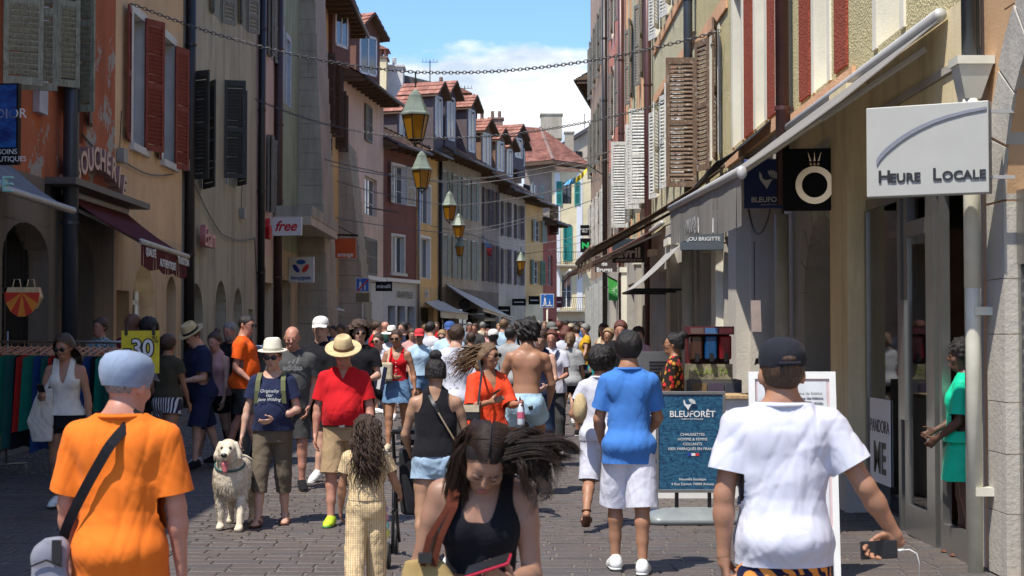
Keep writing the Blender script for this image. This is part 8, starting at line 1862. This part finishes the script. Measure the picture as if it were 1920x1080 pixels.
FLO = c_('floral_print_cloth', (.02, .015, .012), pat='floral', ps=16, col2=((.50, .03, .03), (.45, .22, .04)))
who('woman with dark bun, glasses and floral blouse serving at the stall', 1262, 172, 1.69, 'f', 78, SK_T, hair=('bun', H_BLK, {'bun': (0, -.10, 1.74), 't': .012}), glasses=True, head=(0, -4, 0), top=T('tee', FLO, sleeve=.9), bottom=T('trousers', BK), shoes=ST, voxel=.013, arms=(((10, 8), (50, -10)), ((10, 8), (40, -10))))
r, J = person('woman in emerald green dress standing in the shop opening beside the cream downpipe', 3.53, 12.05, R(70), 1.66, 'f', SK_D, top=T('tee', GRN, loose=.03, sleeve=.85, hem=.93), bottom=T('skirt', GRN, hem=.62, flare=.05), hair=('curly', H_BLK, {'t': .02, 'nape': 1.45}), shoes=(LEA, 'sandal'), arms=(((10, 10), (62, -30)), ((4, 10), (50, -20))), voxel=.012)
pbg = thing('paper_bag', 'brown paper bag on the white chair behind the shop glass', 'paper bag', (3.75, 14.0, .85)); q = MB(); q.prism([(3.62, 13.9, .83), (3.88, 13.9, .83), (3.86, 13.93, 1.08), (3.74, 13.93, 1.02), (3.64, 13.93, 1.06)], (0, .12, 0)); q.build('bag', plain('kraft_paper', (.42, .28, .16), .8), pbg)
# ------------------------------------------------------------ dog
COAT = plain('cream_dog_fur', (.62, .53, .40), .8, var=.28, vs=26); dx, dy = PX(440, 211); dy = 13.75; dx = (440 - 955) / F * dy
dog = thing('dog', 'cream golden retriever walking on a leash with its tongue out', 'dog', (dx, dy, 0), rz=PI)
D = [loft([(0, .01, .01)], .01)] and []
D += [cap((0, .10, .50), (0, -.38, .50), .155, .125, .05), cap((0, .14, .44), (0, .02, .40), .135, .13, .06), cap((0, .14, .52), (0, .26, .66), .115, .095, .06), ell((0, .18, .46), (.12, .10, .16), .05),
  cap((0, .27, .72), (0, .31, .725), .088, .072, .04), cap((0, .34, .70), (0, .43, .665), .052, .036, .025), ell((0, .455, .672), (.020, .014, .015), .006), cap((0, .33, .655), (0, .40, .625), .034, .022, .015)]
for s_ in (1, -1):
 fwd = .10 if s_ == -1 else -.02
 D += [cap((s_ * .085, .12, .42), (s_ * .095, .12 + fwd * .5, .24), .062, .042, .04), cap((s_ * .095, .12 + fwd * .5, .24), (s_ * .092, .13 + fwd, .05), .038, .028, .02), cap((s_ * .092, .14 + fwd, .03), (s_ * .092, .19 + fwd, .025), .034, .032, .02, sq=(1.1, 1, .8)),
   cap((s_ * .08, -.34, .46), (s_ * .095, -.26 - fwd * .5, .28), .10, .062, .05), cap((s_ * .095, -.26 - fwd * .5, .28), (s_ * .09, -.40 - fwd * .5, .17), .048, .03, .03), cap((s_ * .09, -.40 - fwd * .5, .17), (s_ * .09, -.38 - fwd * .5, .04), .028, .025, .02), cap((s_ * .09, -.37 - fwd * .5, .025), (s_ * .09, -.31 - fwd * .5, .025), .032, .03, .02),
   cap((s_ * .075, .27, .765), (s_ * .100, .285, .665), .022, .036, .012, sq=(.7, 1, 1))]
D += [cap((0, -.40, .55), (.03, -.60, .52), .035, .045, .03), cap((.03, -.60, .52), (.08, -.74, .42), .045, .02, .02)]
solid('body', D, .010, COAT, dog, fold=.003, rough=.0004, seed=4)
rr = random.Random(12); q = MB(); fur_n = 11000
bo_ = [c for c in dog.children][0]; me = bo_.data; ps = list(me.polygons)
for i in range(fur_n):
 p = ps[rr.randrange(len(ps))]; c, n = p.center, p.normal
 if c.y > .34 and c.z > .60: continue
 if c.z < .10: continue
 L = rr.uniform(.014, .036) * (1.5 if c.z < .45 and c.z > .2 else 1); d = (n * .28 + Vector((rr.uniform(-.1, .1), -.3, -.9))).normalized(); s_ = n.cross(d).normalized() * .0028; a = c - n * .002
 q.add([a - s_, a + s_, a + d * L * .6 + s_ * .7 + n * .004, a + d * L + Vector((rr.uniform(-.006, .006), 0, 0))], [(0, 1, 2), (0, 2, 3)])
o = q.build('coat', COAT, dog, local=True); tag(o, kind='stuff')
for s_ in (1, -1): q = MB(); q.ball((s_ * .036, .378, .735), .013, 10, 6); q.build('eye', BLACKP, dog, smooth=True, local=True)
q = MB(); q.ball((0, .468, .678), .026, 12, 8, (1.1, .7, .8)); q.build('nose', BLACKP, dog, smooth=True, local=True)
V, Fq = polygonize([cap((0, .40, .622), (0, .428, .595), .020, .022, .01, sq=(1.2, .5, 1)), cap((0, .428, .595), (0, .432, .54), .023, .017, .01, sq=(1.25, .45, 1))], .006); mesh_obj('tongue', V, Fq, plain('dog_tongue', (.48, .12, .14), .35), dog)
q = MB(); n = 18; q.tube([(.128 * math.cos(2 * PI * i / n), .19 + .115 * math.sin(2 * PI * i / n), .575 - .05 * math.sin(2 * PI * i / n)) for i in range(n + 1)], .011, 6, cap=False); q.build('harness', plain('green_webbing', (.03, .09, .08), .6), dog, local=True)
q = MB(); q.tube([(.08 * math.cos(t), .02, .50 + .165 * math.sin(t)) for t in [PI * i / 12 for i in range(13)]], .012, 6); q.build('harness_strap', plain('green_webbing', (.03, .09, .08), .6), dog, local=True)
ls = thing('leash', 'dark leash with steel clip between the hand and the dog', 'leash', tuple(NAVYHAND)); top_ = NAVYHAND + Vector((0, -.02, -.10)); ank = Vector((dx + .06, dy - .1, .66)); q = MB(); q.tube([top_, top_.lerp(ank, .5) + Vector((.01, 0, -.03)), ank], .010, 6); q.build('strap', LEB, ls); q = MB(); q.tube([ank, ank + Vector((-.01, 0, -.08))], .009, 6); q.build('clip', ALU, ls); q = MB(); n = 12; c0 = top_ + Vector((0, 0, .02)); q.tube([c0 + Vector((.035 * math.cos(2 * PI * i / n), 0, .06 * math.sin(2 * PI * i / n))) for i in range(n + 1)], .008, 5, cap=False); q.build('loop', LEB, ls)
# ------------------------------------------------------------ stroller
xs, ys = (800 - 955) / F * 11.75, 11.75; st = thing('stroller', 'black folding stroller pushed by the woman with the bun', 'stroller', (xs, ys, 0))
for s_ in (-1, 1):
 q = MB(); X_ = xs + s_ * .23; q.tube([(X_, ys - .42, 1.0), (X_, ys - .30, .98), (X_, ys + .12, .30), (X_, ys + .38, .10)], .013, 8); q.tube([(X_, ys - .18, .82), (X_, ys - .34, .10)], .012, 8); q.tube([(X_, ys - .30, .42), (X_, ys + .18, .36)], .011, 6); q.build('frame_side', BLACKP, st, smooth=True)
 for yy in (ys - .36, ys + .40):
  n = 20; c = Vector((X_ + s_ * .03, yy, .095)); q = MB(); q.tube([c + Vector((0, math.cos(2 * PI * i / n) * .08, math.sin(2 * PI * i / n) * .08)) for i in range(n + 1)], .017, 6, cap=False); w_ = q.build('wheel', plain('tyre_rubber', (.02, .02, .02), .8), st, smooth=True)
  q = MB(); q.lathe(c, [(.068, -.012), (.068, .012)], 14, axis='x'); q.build('hub', plain('grey_hub', (.2, .2, .2), .4), w_)
q = MB(); q.tube([(xs - .23, ys - .42, 1.0), (xs + .23, ys - .42, 1.0)], .017, 8); q.build('handle', BLACKP, st, smooth=True)
V, Fq = polygonize([loft([(.36, .19, .18, xs, ys + .02), (.45, .20, .20, xs, ys + .02), (.85, .20, .07, xs, ys - .14)], .03, 3)], .02); o = mesh_obj('seat', V, Fq, c_('black_stroller_cloth', (.02, .02, .024)), st); o.location = -st.location
q = MB(); 
for i in range(8):
 a0, a1 = PI * .15 + PI * .6 * i / 8, PI * .15 + PI * .6 * (i + 1) / 8; f_ = lambda a: (ys - .05 + .30 * math.cos(a), .72 + .30 * math.sin(a)); (ya, za), (yb, zb2) = f_(a0), f_(a1); q.quad((xs - .21, ya, za), (xs + .21, ya, za), (xs + .21, yb, zb2), (xs - .21, yb, zb2))
q.build('hood', c_('black_stroller_cloth', (.02, .02, .024)), st)
# ------------------------------------------------------------ clothes rack on the left with hanging dresses
RA, RB_ = Vector((-6.65, 19.3, 0)), Vector((-4.2, 17.25, 0)); RD = (RB_ - RA).normalized(); RW = Vector((-RD.y, RD.x, 0)); zr = 1.63
rk = thing('clothes_rack', 'long chrome clothes rail on castors, set out from the left shopfront', 'clothes rack', tuple(RA)); q = MB(); q.tube([RA + Vector((0, 0, zr)), RB_ + Vector((0, 0, zr))], .016, 8); q.build('rail', ALU, rk, smooth=True)
for t_ in (.22, .97):
 c = RA.lerp(RB_, t_); Z = Vector((0, 0, 1)); q = MB(); q.tube([c + Z * .14, c + Z * (zr + .13)], .014, 8); q.tube([c - RW * .28 + Z * .14, c + RW * .28 + Z * .14], .014, 8); q.build('upright', ALU, rk, smooth=True)
 for s_ in (-1, 1): q = MB(); q.lathe(c + RW * .27 * s_ + Z * .09, [(.045, -.012), (.045, .012)], 12, axis='x'); q.build('castor', plain('grey_hub', (.2, .2, .2), .4), rk)
HANG = plain('pink_wood_hanger', (.50, .24, .14), .6)
def hang(label, t_, mat, ln, w=.42, grp='dresses hanging on the rail'):
 c = RA.lerp(RB_, t_) + Vector((0, 0, zr)); r_ = thing('hanging_dress', label, 'dress', tuple(c), grp); Z = Vector((0, 0, 1)); tw = rnd.uniform(-.35, .35); Wd = (RW + RD * tw).normalized(); Td = Vector((Wd.y, -Wd.x, 0)); ph_ = rnd.uniform(0, 9)
 q = MB(); q.tube([c + Z * .02, c - Z * .07], .004, 5); q.tube([c - Wd * .2 - Z * .15, c - Z * .06, c + Wd * .2 - Z * .15], .013, 6); q.tube([c - Wd * .2 - Z * .15, c + Wd * .2 - Z * .15], .009, 5); q.build('hanger', HANG, r_)
 q = MB(); nx, nz = 10, 8; vs = []
 for j in range(nz + 1):
  t = j / nz; hw_ = (.17 + .05 * t) * (w / .42)
  for s_ in (1, -1):
   for i in range(nx + 1): u_ = i / nx * 2 - 1; vs.append(c + Wd * u_ * hw_ + Td * s_ * (.014 + .03 * t * math.sin(u_ * 9 + t * 2 + ph_) ** 2) * (1 - u_ ** 4 * .8) - Z * (.13 + .06 * abs(u_) + ln * t))
 k = 2 * (nx + 1); q.add(vs, [(a, a + 1, a + 1 + k, a + k) for j in range(nz) for s_ in (0, 1) for i in range(nx) for a in (j * k + s_ * (nx + 1) + i,)]); q.build('cloth', mat, r_, smooth=True); return r_
TL, BL_, RD_, BKc, NVc = c_('teal_dress_cloth', (.02, .10, .085)), c_('deep_blue_dress_cloth', (.02, .05, .16)), c_('poppy_dress_cloth', (.42, .02, .015)), c_('black_dress_cloth', (.012, .012, .016)), c_('green_dress_cloth', (.01, .15, .10))
ORD = 'first second third fourth fifth sixth seventh eighth ninth tenth eleventh twelfth thirteenth fourteenth fifteenth sixteenth seventeenth eighteenth nineteenth twentieth twenty-first twenty-second'.split()
seq = [(17.2, 'dark', BKc), (17.6, 'teal', TL), (17.9, 'teal', NVc), (18.15, 'dark', BKc), (18.4, 'poppy red', RD_), (18.65, 'emerald', NVc), (18.9, 'teal', TL), (19.15, 'dark', BKc), (19.3, 'poppy red', RD_), (19.5, 'emerald', NVc), (19.7, 'blue', BL_), (19.85, 'teal', TL), (20.0, 'poppy red', RD_), (20.15, 'dark', BKc), (20.3, 'blue', BL_), (20.45, 'teal', TL), (20.6, 'emerald', NVc), (20.75, 'blue', BL_), (20.9, 'dark', BKc), (21.05, 'emerald', NVc), (21.2, 'teal', TL), (21.35, 'emerald', NVc)]
for i, (y_, nme, m_) in enumerate(seq): hang('long %s dress, %s from the left end of the rail' % (nme, ORD[i]), .03 + .92 * i / 21, m_, rnd.uniform(.85, 1.15), rnd.uniform(.34, .46))
sg = thing('sale_sign', 'yellow sale sign reading minus thirty percent on the rail end', 'sign', (-4.1, 16.9, 1.4)); a, b = at(227, 700, 16.9), at(298, 700, 16.9); zt = at(227, 620, 16.9).z; q = MB(); q.box(a.x, b.x, 16.9, 16.92, a.z, zt); q.build('card', plain('sale_yellow', (.70, .56, .02), .5), sg)
cx_ = (a.x + b.x) / 2; text_mesh('figures', '-30', .26, plain('outline_black', (.01, .01, .01), .5), (cx_ - .015, 16.893, zt - .2), (1, 0, 0), (0, 0, 1), sg, depth=.001, bold=.018, sx=.95); text_mesh('figures', '-30', .26, TXT_W, (cx_ - .015, 16.888, zt - .2), (1, 0, 0), (0, 0, 1), sg, depth=.001, bold=.004, sx=.95); text_mesh('percent', '%', .11, TXT_K, (cx_ + .165, 16.89, zt - .10), (1, 0, 0), (0, 0, 1), sg, depth=.001)
for s_ in (.04, .34): q = MB(); q.box(a.x + s_, a.x + s_ + .03, 16.88, 16.9, zt - .05, zt + .05); q.build('clip', BLACKP, sg)
p = at(42, 565, 17.5); sb = thing('straw_basket', 'straw basket with orange and red fan cloth hanging at far left', 'basket', tuple(p))
q = MB(); q.prism([p + Vector((-.2, 0, .05)), p + Vector((-.17, 0, .16)), p + Vector((.17, 0, .16)), p + Vector((.2, 0, .05)), p + Vector((.14, 0, -.08)), p + Vector((-.14, 0, -.08))], (0, .12, 0)); q.build('weave', STRAW, sb)
for k in range(7):
 a0, a1 = PI + PI * k / 7, PI + PI * (k + 1) / 7; c0 = p + Vector((0, -.01, .10)); q = MB(); q.prism([c0, c0 + Vector((math.cos(a0) * .2, 0, math.sin(a0) * .28)), c0 + Vector((math.cos(a1) * .2, 0, math.sin(a1) * .28))], (0, -.012, 0)); q.build('fan_fold', plain(('poppy_cloth', 'orange_cloth')[k % 2], ((.5, .03, .01), (.62, .20, .02))[k % 2], .8), sb)
for s_ in (-.08, .08): q = MB(); q.tube([p + Vector((s_ - .05, .05, .15)), p + Vector((s_ - .03, .05, .25)), p + Vector((s_ + .03, .05, .25)), p + Vector((s_ + .05, .05, .15))], .008, 6); q.build('handle', STRAW, sb, smooth=True)
q = MB(); q.tube([p + Vector((0, .05, .24)), p + Vector((0, .05, .9))], .004, 4); q.build('cord', METALD, sb)
p = at(478, 690, 19.5); bn = thing('display_bin', 'dark display bin with folded clothes beside the orange polo man', 'display bin', (p.x, 19.5, gz(19.5)))
q = MB(); z0 = gz(19.5); q.prism([(p.x - .19, 19.5, z0 + .08), (p.x + .17, 19.5, z0 + .08), (p.x + .21, 19.5, 1.42), (p.x - .2, 19.5, 1.42)], (0, .6, 0)); q.build('body', plain('bin_green_grey', (.07, .08, .07), .6), bn); q = MB(); q.box(p.x - .24, p.x + .26, 19.44, 20.16, 1.42, 1.52); q.build('rim', METALD, bn)
for k, cc in enumerate(((.08, .12, .22), (.2, .25, .33), (.04, .05, .09))): q = MB(); q.box(p.x - .18 + k * .13, p.x - .03 + k * .13, 19.55, 20.0, 1.52, 1.56 + .02 * k); q.build('folded_cloth', plain('folded_%d' % k if 0 else ('folded_blue', 'folded_pale', 'folded_ink')[k], cc, .8), bn, bevel=.01)
for s_ in (-.14, .14): q = MB(); q.lathe((p.x + s_, 19.6, z0 + .05), [(.05, -.02), (.05, .02)], 10, axis='x'); q.build('castor', BLACKP, bn)
# ------------------------------------------------------------ stall with slush machine
ks = thing('stall_counter', 'stall counter with white front panel and wooden edge', 'counter', (2.2, 16.8, 0)); x0, x1 = at(1205, 0, 16.0).x, at(1418, 0, 16.0).x; zt = at(0, 742, 16.0).z; z0 = gz(16)
q = MB(); q.box(x0 + .02, x1 - .02, 16.03, 16.7, z0, zt - .035); q.build('front_panel', WHITE, ks); q = MB(); q.box(x0, x1, 15.98, 16.75, zt - .03, zt); q.build('wood_top', wood('pale_counter_wood', (.50, .34, .18)), ks)
text_mesh('lettering', 'SSHAK', .11, TXT_G, (x1 - .3, 16.02, zt - .22), (1, 0, 0), (0, 0, 1), ks, depth=.001)
pl = thing('plate', 'white plate on the stall counter', 'plate', (at(1270, 735, 16.2).x, 16.2, zt)); q = MB(); q.lathe((pl.location.x, 16.2, zt), [(.08, 0), (.17, .018), (.175, .022)], 18); q.build('dish', WHITE, pl, smooth=True)
sl_ = thing('slush_machine', 'slush drinks machine with brown, blue and red tanks on the stall', 'slush machine', (2.3, 17.2, zt)); Y0 = 17.0; xa, xb = at(1291, 0, Y0).x, at(1372, 0, Y0).x; zt2, zb2 = at(0, 612, Y0).z, at(0, 712, Y0).z
q = MB(); q.box(xa, xb, Y0 + .05, Y0 + .5, zb2, zb2 + .17); q.build('base', plain('slush_base_print', (.22, .20, .12), .5, var=.5, vs=14), sl_); q = MB(); q.box(xa, xb, Y0 + .3, Y0 + .5, zb2 + .17, zt2); q.build('back', plain('dark_red_panel', (.10, .01, .012), .5), sl_); q = MB(); q.box(xa - .01, xb + .01, Y0, Y0 + .5, zt2 - .09, zt2); q.build('lid', plain('dark_red_panel', (.10, .01, .012), .5), sl_)
text_mesh('lettering', 'GRANITA', .09, plain('lime_print', (.25, .35, .05), .5), ((xa + xb) / 2, Y0 + .045, zb2 + .085), (1, 0, 0), (0, 0, 1), sl_, depth=.001)
w_ = (xb - xa) / 3
for k, (nme, cc) in enumerate((('cola', (.05, .02, .012)), ('blue', (.008, .06, .17)), ('red', (.18, .008, .014)))):
 xc = xa + w_ * (k + .5); q = MB(); q.box(xc - w_ * .42, xc + w_ * .42, Y0 + .03, Y0 + .29, zb2 + .22, zt2 - .1); q.build('tank', plain('slush_' + nme, cc, .15), sl_, bevel=.02); q = MB(); q.box(xc - w_ * .45, xc + w_ * .45, Y0 - .004, Y0 + .0, zt2 - .08, zt2 - .015); q.build('lid_label', plain('slush_label_' + nme, tuple(min(v * 1.6 + .05, 1) for v in cc), .4), sl_); q = MB(); q.box(xc - .02, xc + .02, Y0 - .02, Y0 + .03, zb2 + .2, zb2 + .29); q.build('tap', BLACKP, sl_)
cb = thing('stall_cabinet', 'low dark cabinet under the slush machine', 'cabinet', ((xa + xb) / 2, Y0, z0)); q = MB(); q.box(xa - .02, xb + .1, Y0 + .05, Y0 + .55, z0, zb2 - .005); q.build('box', plain('cabinet_grey', (.09, .085, .08), .5), cb)
for k in range(3): q = MB(); q.box(xa + k * .19 + .02, xa + k * .19 + .19, Y0 + .035, Y0 + .045, zb2 - .19, zb2 - .04); q.build('drawer', plain('drawer_' + ('ochre', 'plum', 'ink')[k], ((.20, .12, .05), (.07, .05, .08), (.05, .05, .07))[k], .6), cb)
mc = thing('grill_cabinet', 'steel vented grill cabinet behind the man in blue', 'cabinet', (1.8, 17.3, 0)); xa, xb = at(1190, 0, 17.3).x, at(1262, 0, 17.3).x; q = MB(); za = at(0, 660, 17.3).z; q.box(xa, xb, 17.3, 17.8, z0, za); q.build('box', plain('dull_steel', (.20, .20, .19), .4, .7), mc)
for k in range(5): q = MB(); q.box(xb - .28, xb - .04, 17.28, 17.3, za - .12 - k * .04, za - .105 - k * .04); q.build('vent', METALD, mc)
# ------------------------------------------------------------ boards
Y0 = 14.2; xa, xb = at(1233, 0, Y0).x, at(1352, 0, Y0).x; zt, zb2 = at(0, 740, Y0).z, at(0, 918, Y0).z
bd = thing('pavement_sign', 'pavement sign with blue sea poster on a grey water-filled base', 'sign', ((xa + xb) / 2, Y0, 0)); q = MB()
for a, b, c, d in ((xa - .025, xa, zb2, zt), (xb, xb + .025, zb2, zt), (xa - .025, xb + .025, zt, zt + .03), (xa - .025, xb + .025, zb2 - .03, zb2)): q.box(a, b, Y0, Y0 + .04, c, d)
q.build('frame', ALU, bd, bevel=.004); q = MB(); q.box(xa, xb, Y0 + .01, Y0 + .03, zb2, zt); q.build('poster', sea('sea_poster', (.006, .03, .085), (.035, .15, .24), 30), bd)
xm = (xa + xb) / 2; yf = Y0 + .006; tz = lambda py: at(0, py, Y0).z
text_mesh('lettering', 'BLEUFORÊT', .080, TXT_W, (xm + .015, yf, tz(777)), (1, 0, 0), (0, 0, 1), bd, depth=.001, bold=.001); text_mesh('lettering', 'FABRICATION FRANÇAISE', .017, TXT_W, (xm + .015, yf, tz(786)), (1, 0, 0), (0, 0, 1), bd, depth=.001)
for t_, py in (('CHAUSSETTES', 815), ('HOMME & FEMME', 824), ('COLLANTS', 833), ('100% FABRIQUÉS EN FRANCE', 842)): text_mesh('lettering', t_, .035, TXT_W, (xm + .015, yf, tz(py)), (1, 0, 0), (0, 0, 1), bd, depth=.001)
for t_, py in (('Nouvelle boutique', 899), ('4 Rue Carnot, 74000 Annecy', 908)): text_mesh('lettering', t_, .033, TXT_W, (xm + .015, yf, tz(py)), (1, 0, 0), (0, 0, 1), bd, depth=.001)
for k, m_ in enumerate((plain('flag_navy', (.02, .04, .30), .5), TXT_W, plain('flag_crimson', (.55, .03, .03), .5))): q = MB(); q.box(xm - .03 + k * .035, xm + .005 + k * .035, yf - .001, yf + .001, tz(855), tz(850)); q.build('flag_stripe', m_, bd)
hen(bd, Vector((xa, yf - .006, zb2)), Vector((1, 0, 0)), Vector((0, -1, 0)), (xb - xa) * .46, tz(760) - zb2, .10, TXT_W)
for s_ in (-.13, .17): q = MB(); q.tube([(xm + s_, Y0 + .02, .12), (xm + s_, Y0 + .02, zb2 - .03)], .018, 8); q.build('spring_post', METALD, bd)
V, Fq = polygonize([cap((xm - .30, Y0 + .02, .03), (xm + .32, Y0 + .02, .03), .15, .15, .03, sq=(1, 1.9, .62)), cap((xm - .13, Y0 + .02, .06), (xm + .17, Y0 + .02, .06), .08, .08, .05, sq=(1, 1.2, .8))], .012); k_ = V[:, 2] > .002; V[:, 2] = np.maximum(V[:, 2], .002); o = mesh_obj('water_base', V, Fq, plain('base_grey_plastic', (.20, .22, .22), .4), bd); o.location = -bd.location
Y0 = 11.0; xa, xb = at(1400, 0, Y0).x, at(1562, 0, Y0).x; zt = at(0, 697, Y0).z; ab = thing('menu_board', 'white-framed board with loyalty text leaning behind the man in white', 'sign', (xa, Y0, 0)); tilt = Vector((0, .10, 0))
def slab(a, b, c, d, off, th, m, nme): q = MB(); q.obox(Vector((a, Y0 - off + (zt - c) * -.10, c)), (b - a, 0, 0), (0, th, 0), Vector((.0, .10 * (d - c), d - c))); return q.build(nme, m, ab)
slab(xa, xa + .045, .02, zt, 0, .03, WHITE, 'frame'); slab(xb - .045, xb, .02, zt, 0, .03, WHITE, 'frame'); slab(xa + .045, xb - .045, zt - .05, zt, 0, .03, WHITE, 'frame'); slab(xa + .045, xb - .045, .3, .35, 0, .03, WHITE, 'frame'); slab(xa + .045, xb - .045, .35, zt - .05, -.012, .01, plain('board_pink', (.55, .42, .42), .5), 'panel'); slab(xa + .065, xb - .065, .37, zt - .07, -.008, .01, plain('board_paper', (.62, .64, .66), .5), 'sheet')
for i, t_ in enumerate(("programme de fidélité", "ses bénéfices", "avantages exclusifs")): text_mesh('lettering', t_, .030, TXT_K, (xb - .10, Y0 - .006 - .02 - i * .004, at(0, 738 + i * 9, Y0).z), (1, 0, 0), (0, .1, 1), ab, depth=.001, align='RIGHT')
ps_ = thing('shop_poster', 'white jewellery poster behind the glass reading in black letters', 'poster', (3.43, 14.3, .7)); q = MB(); q.box(3.425, 3.433, 13.95, 14.72, .34, 1.12); q.build('sheet', TXT_W, ps_)
text_mesh('lettering', 'PANDORA', .17, TXT_K, (3.422, 14.33, .86), (0, -1, 0), (0, 0, 1), ps_, depth=.001, sx=.9); text_mesh('lettering', 'ME', .40, TXT_K, (3.422, 14.33, .56), (0, -1, 0), (0, 0, 1), ps_, depth=.001, bold=.01, sx=.95)
ch = thing('white_chair', 'white bentwood chair behind the shop glass', 'chair', (3.75, 14.0, 0))
q = MB(); q.lathe((3.75, 14.0, .78), [(.19, 0), (.19, .03)], 18); q.build('seat', WHITE, ch)
for a in range(4): w = PI / 4 + a * PI / 2; q = MB(); q.tube([(3.75 + .15 * math.cos(w), 14 + .15 * math.sin(w), .78), (3.75 + .21 * math.cos(w), 14 + .21 * math.sin(w), .0)], .015, 8); q.build('leg', WHITE, ch, smooth=True)
q = MB(); q.tube([(3.75 + .18 * math.cos(2 * PI * i / 14), 14 + .18 * math.sin(2 * PI * i / 14), .35) for i in range(15)], .012, 6, cap=False); q.build('foot_ring', WHITE, ch, smooth=True)
nt_ = thing('hanging_notice', 'narrow pale pink notice board hanging by the dark doorway', 'sign', (3.0, 21, 2)); a = at(1408, 563, 21); b = at(1426, 563, 21); c = at(1410, 622, 21); q = MB(); q.prism([a, b, at(1428, 622, 21), c], (0, .04, 0)); q.build('board', plain('pale_pink_board', (.42, .34, .32), .6), nt_); q = MB(); q.tube([a + Vector((.05, .02, 0)), a + Vector((.05, .02, .8))], .006, 4); q.build('cord', METALD, nt_)
p = at(1590, 330, 15.3); jb = thing('junction_box', 'cream electrical boxes on the pilaster beside the black ring sign', 'electrical box', (p.x, 15.1, p.z)); q = MB(); q.box(p.x - .06, p.x + .06, 15.08, 15.16, p.z - .12, p.z + .12); q.build('box', CRP, jb); q = MB(); q.tube([(p.x, 15.1, p.z - .12), (p.x + .02, 15.1, p.z - .35)], .006, 5); q.build('wire', CRP, jb); q = MB(); q.box(p.x - .05, p.x + .05, 15.08, 15.16, p.z - .47, p.z - .34); q.build('lower_box', CRP, jb)
p = PX(1103, 95); sc = thing('scooter', 'teal scooter parked against the right-hand shops', 'scooter', (p[0], p[1], gz(p[1]))); TQ = plain('teal_paint', (.05, .42, .44), .3)
z0 = gz(p[1]); O = Vector((p[0], p[1], z0))
for s_ in (-.55, .55): n = 16; q = MB(); c = O + Vector((s_ * .25, s_, .24)); q.tube([c + Vector((0, math.cos(2 * PI * i / n) * .2, math.sin(2 * PI * i / n) * .2)) for i in range(n + 1)], .05, 6, cap=False); q.build('wheel', plain('tyre_rubber', (.02, .02, .02), .8), sc, smooth=True)
V, Fq = polygonize([cap((O.x - .1, O.y - .45, O.z + .55), (O.x + .0, O.y + .05, O.z + .62), .14, .12, .1), cap((O.x + .0, O.y + .1, O.z + .25), (O.x, O.y - .2, O.z + .25), .12, .12, .1), cap((O.x + .12, O.y + .45, O.z + .35), (O.x + .1, O.y + .38, O.z + .95), .10, .09, .08)], .03); o = mesh_obj('body', V, Fq, TQ, sc); o.location = -sc.location
q = MB(); q.box(O.x - .2, O.x + .05, O.y - .6, O.y + .05, O.z + .74, O.z + .82); q.build('seat', LEB, sc, bevel=.03); q = MB(); q.tube([O + Vector((-.2, .36, 1.06)), O + Vector((.1, .40, 1.0)), O + Vector((.4, .36, 1.06))], .02, 6); q.build('handlebar', METALD, sc)
cr = thing('cafe_rail', 'black cafe barrier with small framed panels in the mid crowd', 'barrier', (at(895, 0, 33).x, 33, gz(33))); xa, xb = at(880, 0, 33).x, at(922, 0, 33).x; z0 = gz(33); q = MB(); q.box(xa, xb, 33, 33.04, z0 + 1.25, z0 + 1.30); q.build('top_rail', METALD, cr)
for k in range(6): xx = xa + (xb - xa) * k / 5; q = MB(); q.box(xx - .015, xx + .015, 33, 33.04, z0, z0 + 1.25); q.build('post', METALD, cr)
for k in range(5): xx = xa + (xb - xa) * (k + .1) / 5; q = MB(); q.box(xx, xx + .07, 33.01, 33.03, z0 + .95, z0 + 1.2); q.build('panel', TXT_W if k % 2 else RED, cr)
p = at(871, 570, 79.6); rs_ = thing('round_sign', 'round dark openwork sign under the long white awning', 'sign', tuple(p)); q = MB(); n = 20; q.tube([p + Vector((math.cos(2 * PI * i / n) * .24, 0, math.sin(2 * PI * i / n) * .24)) for i in range(n + 1)], .05, 6, cap=False); q.build('ring', METALD, rs_); q = MB(); q.lathe(p, [(.2, 0), (.2, .03)], 16, axis='y'); q.build('disc', METALD, rs_)
for px_, py_, lb in ((221, 292, 'small grey junction box above the butcher lettering'), (343, 310, 'grey electrical box below the dark shutter'), (450, 400, 'small white alarm box on the grey-green wall')):
 u, z = lwall(0, 70).uz(px_, py_); Y_ = u; r_ = thing('junction_box', lb, 'electrical box', (XL, Y_, z)); q = MB(); q.box(XL + .01, XL + .14, Y_ - .14, Y_ + .14, z - .12, z + .12); q.build('box', plain('box_grey', (.28, .27, .25), .5), r_); q = MB(); q.tube([(XL + .03, Y_, z + .12), (XL + .03, Y_ + .1, z + .8)], .008, 4); q.build('wire', METALD, r_)
for pts_, lb in (([(-6.78, 24.5, 4.9), (-6.74, 27, 4.75), (-6.76, 31, 4.95)], 'thin cable sagging along the peach wall'), ([(-6.77, 32.4, 5.3), (-6.73, 36, 4.1), (-6.76, 41, 4.3), (-6.7, 41.2, 2.9)], 'looping black cable on the grey-green wall'), ([(-6.76, 41.8, 5.0), (-6.7, 42.4, 3.5), (-6.72, 42.2, 1.6)], 'bundle of black cables beside the red raised letters'), ([(3.46, 22.4, 3.6), (3.42, 21.2, 3.1), (3.45, 20.2, 3.5)], 'drooping wire in the dark doorway on the right'), ([(3.46, 29.2, 4.3), (3.42, 34, 4.12), (3.45, 40, 4.35)], 'long wire under the white shutters')):
 r_ = thing('cable', lb, 'cable', pts_[0]); q = MB(); P = []
 for i in range(len(pts_) - 1):
  for j in range(6): t = j / 6; a, b = Vector(pts_[i]), Vector(pts_[i + 1]); P.append(a.lerp(b, t) - Vector((0, 0, .12 * math.sin(PI * t))))
 q.tube(P + [pts_[-1]], .014, 5); q.build('wire', BLACKP, r_)
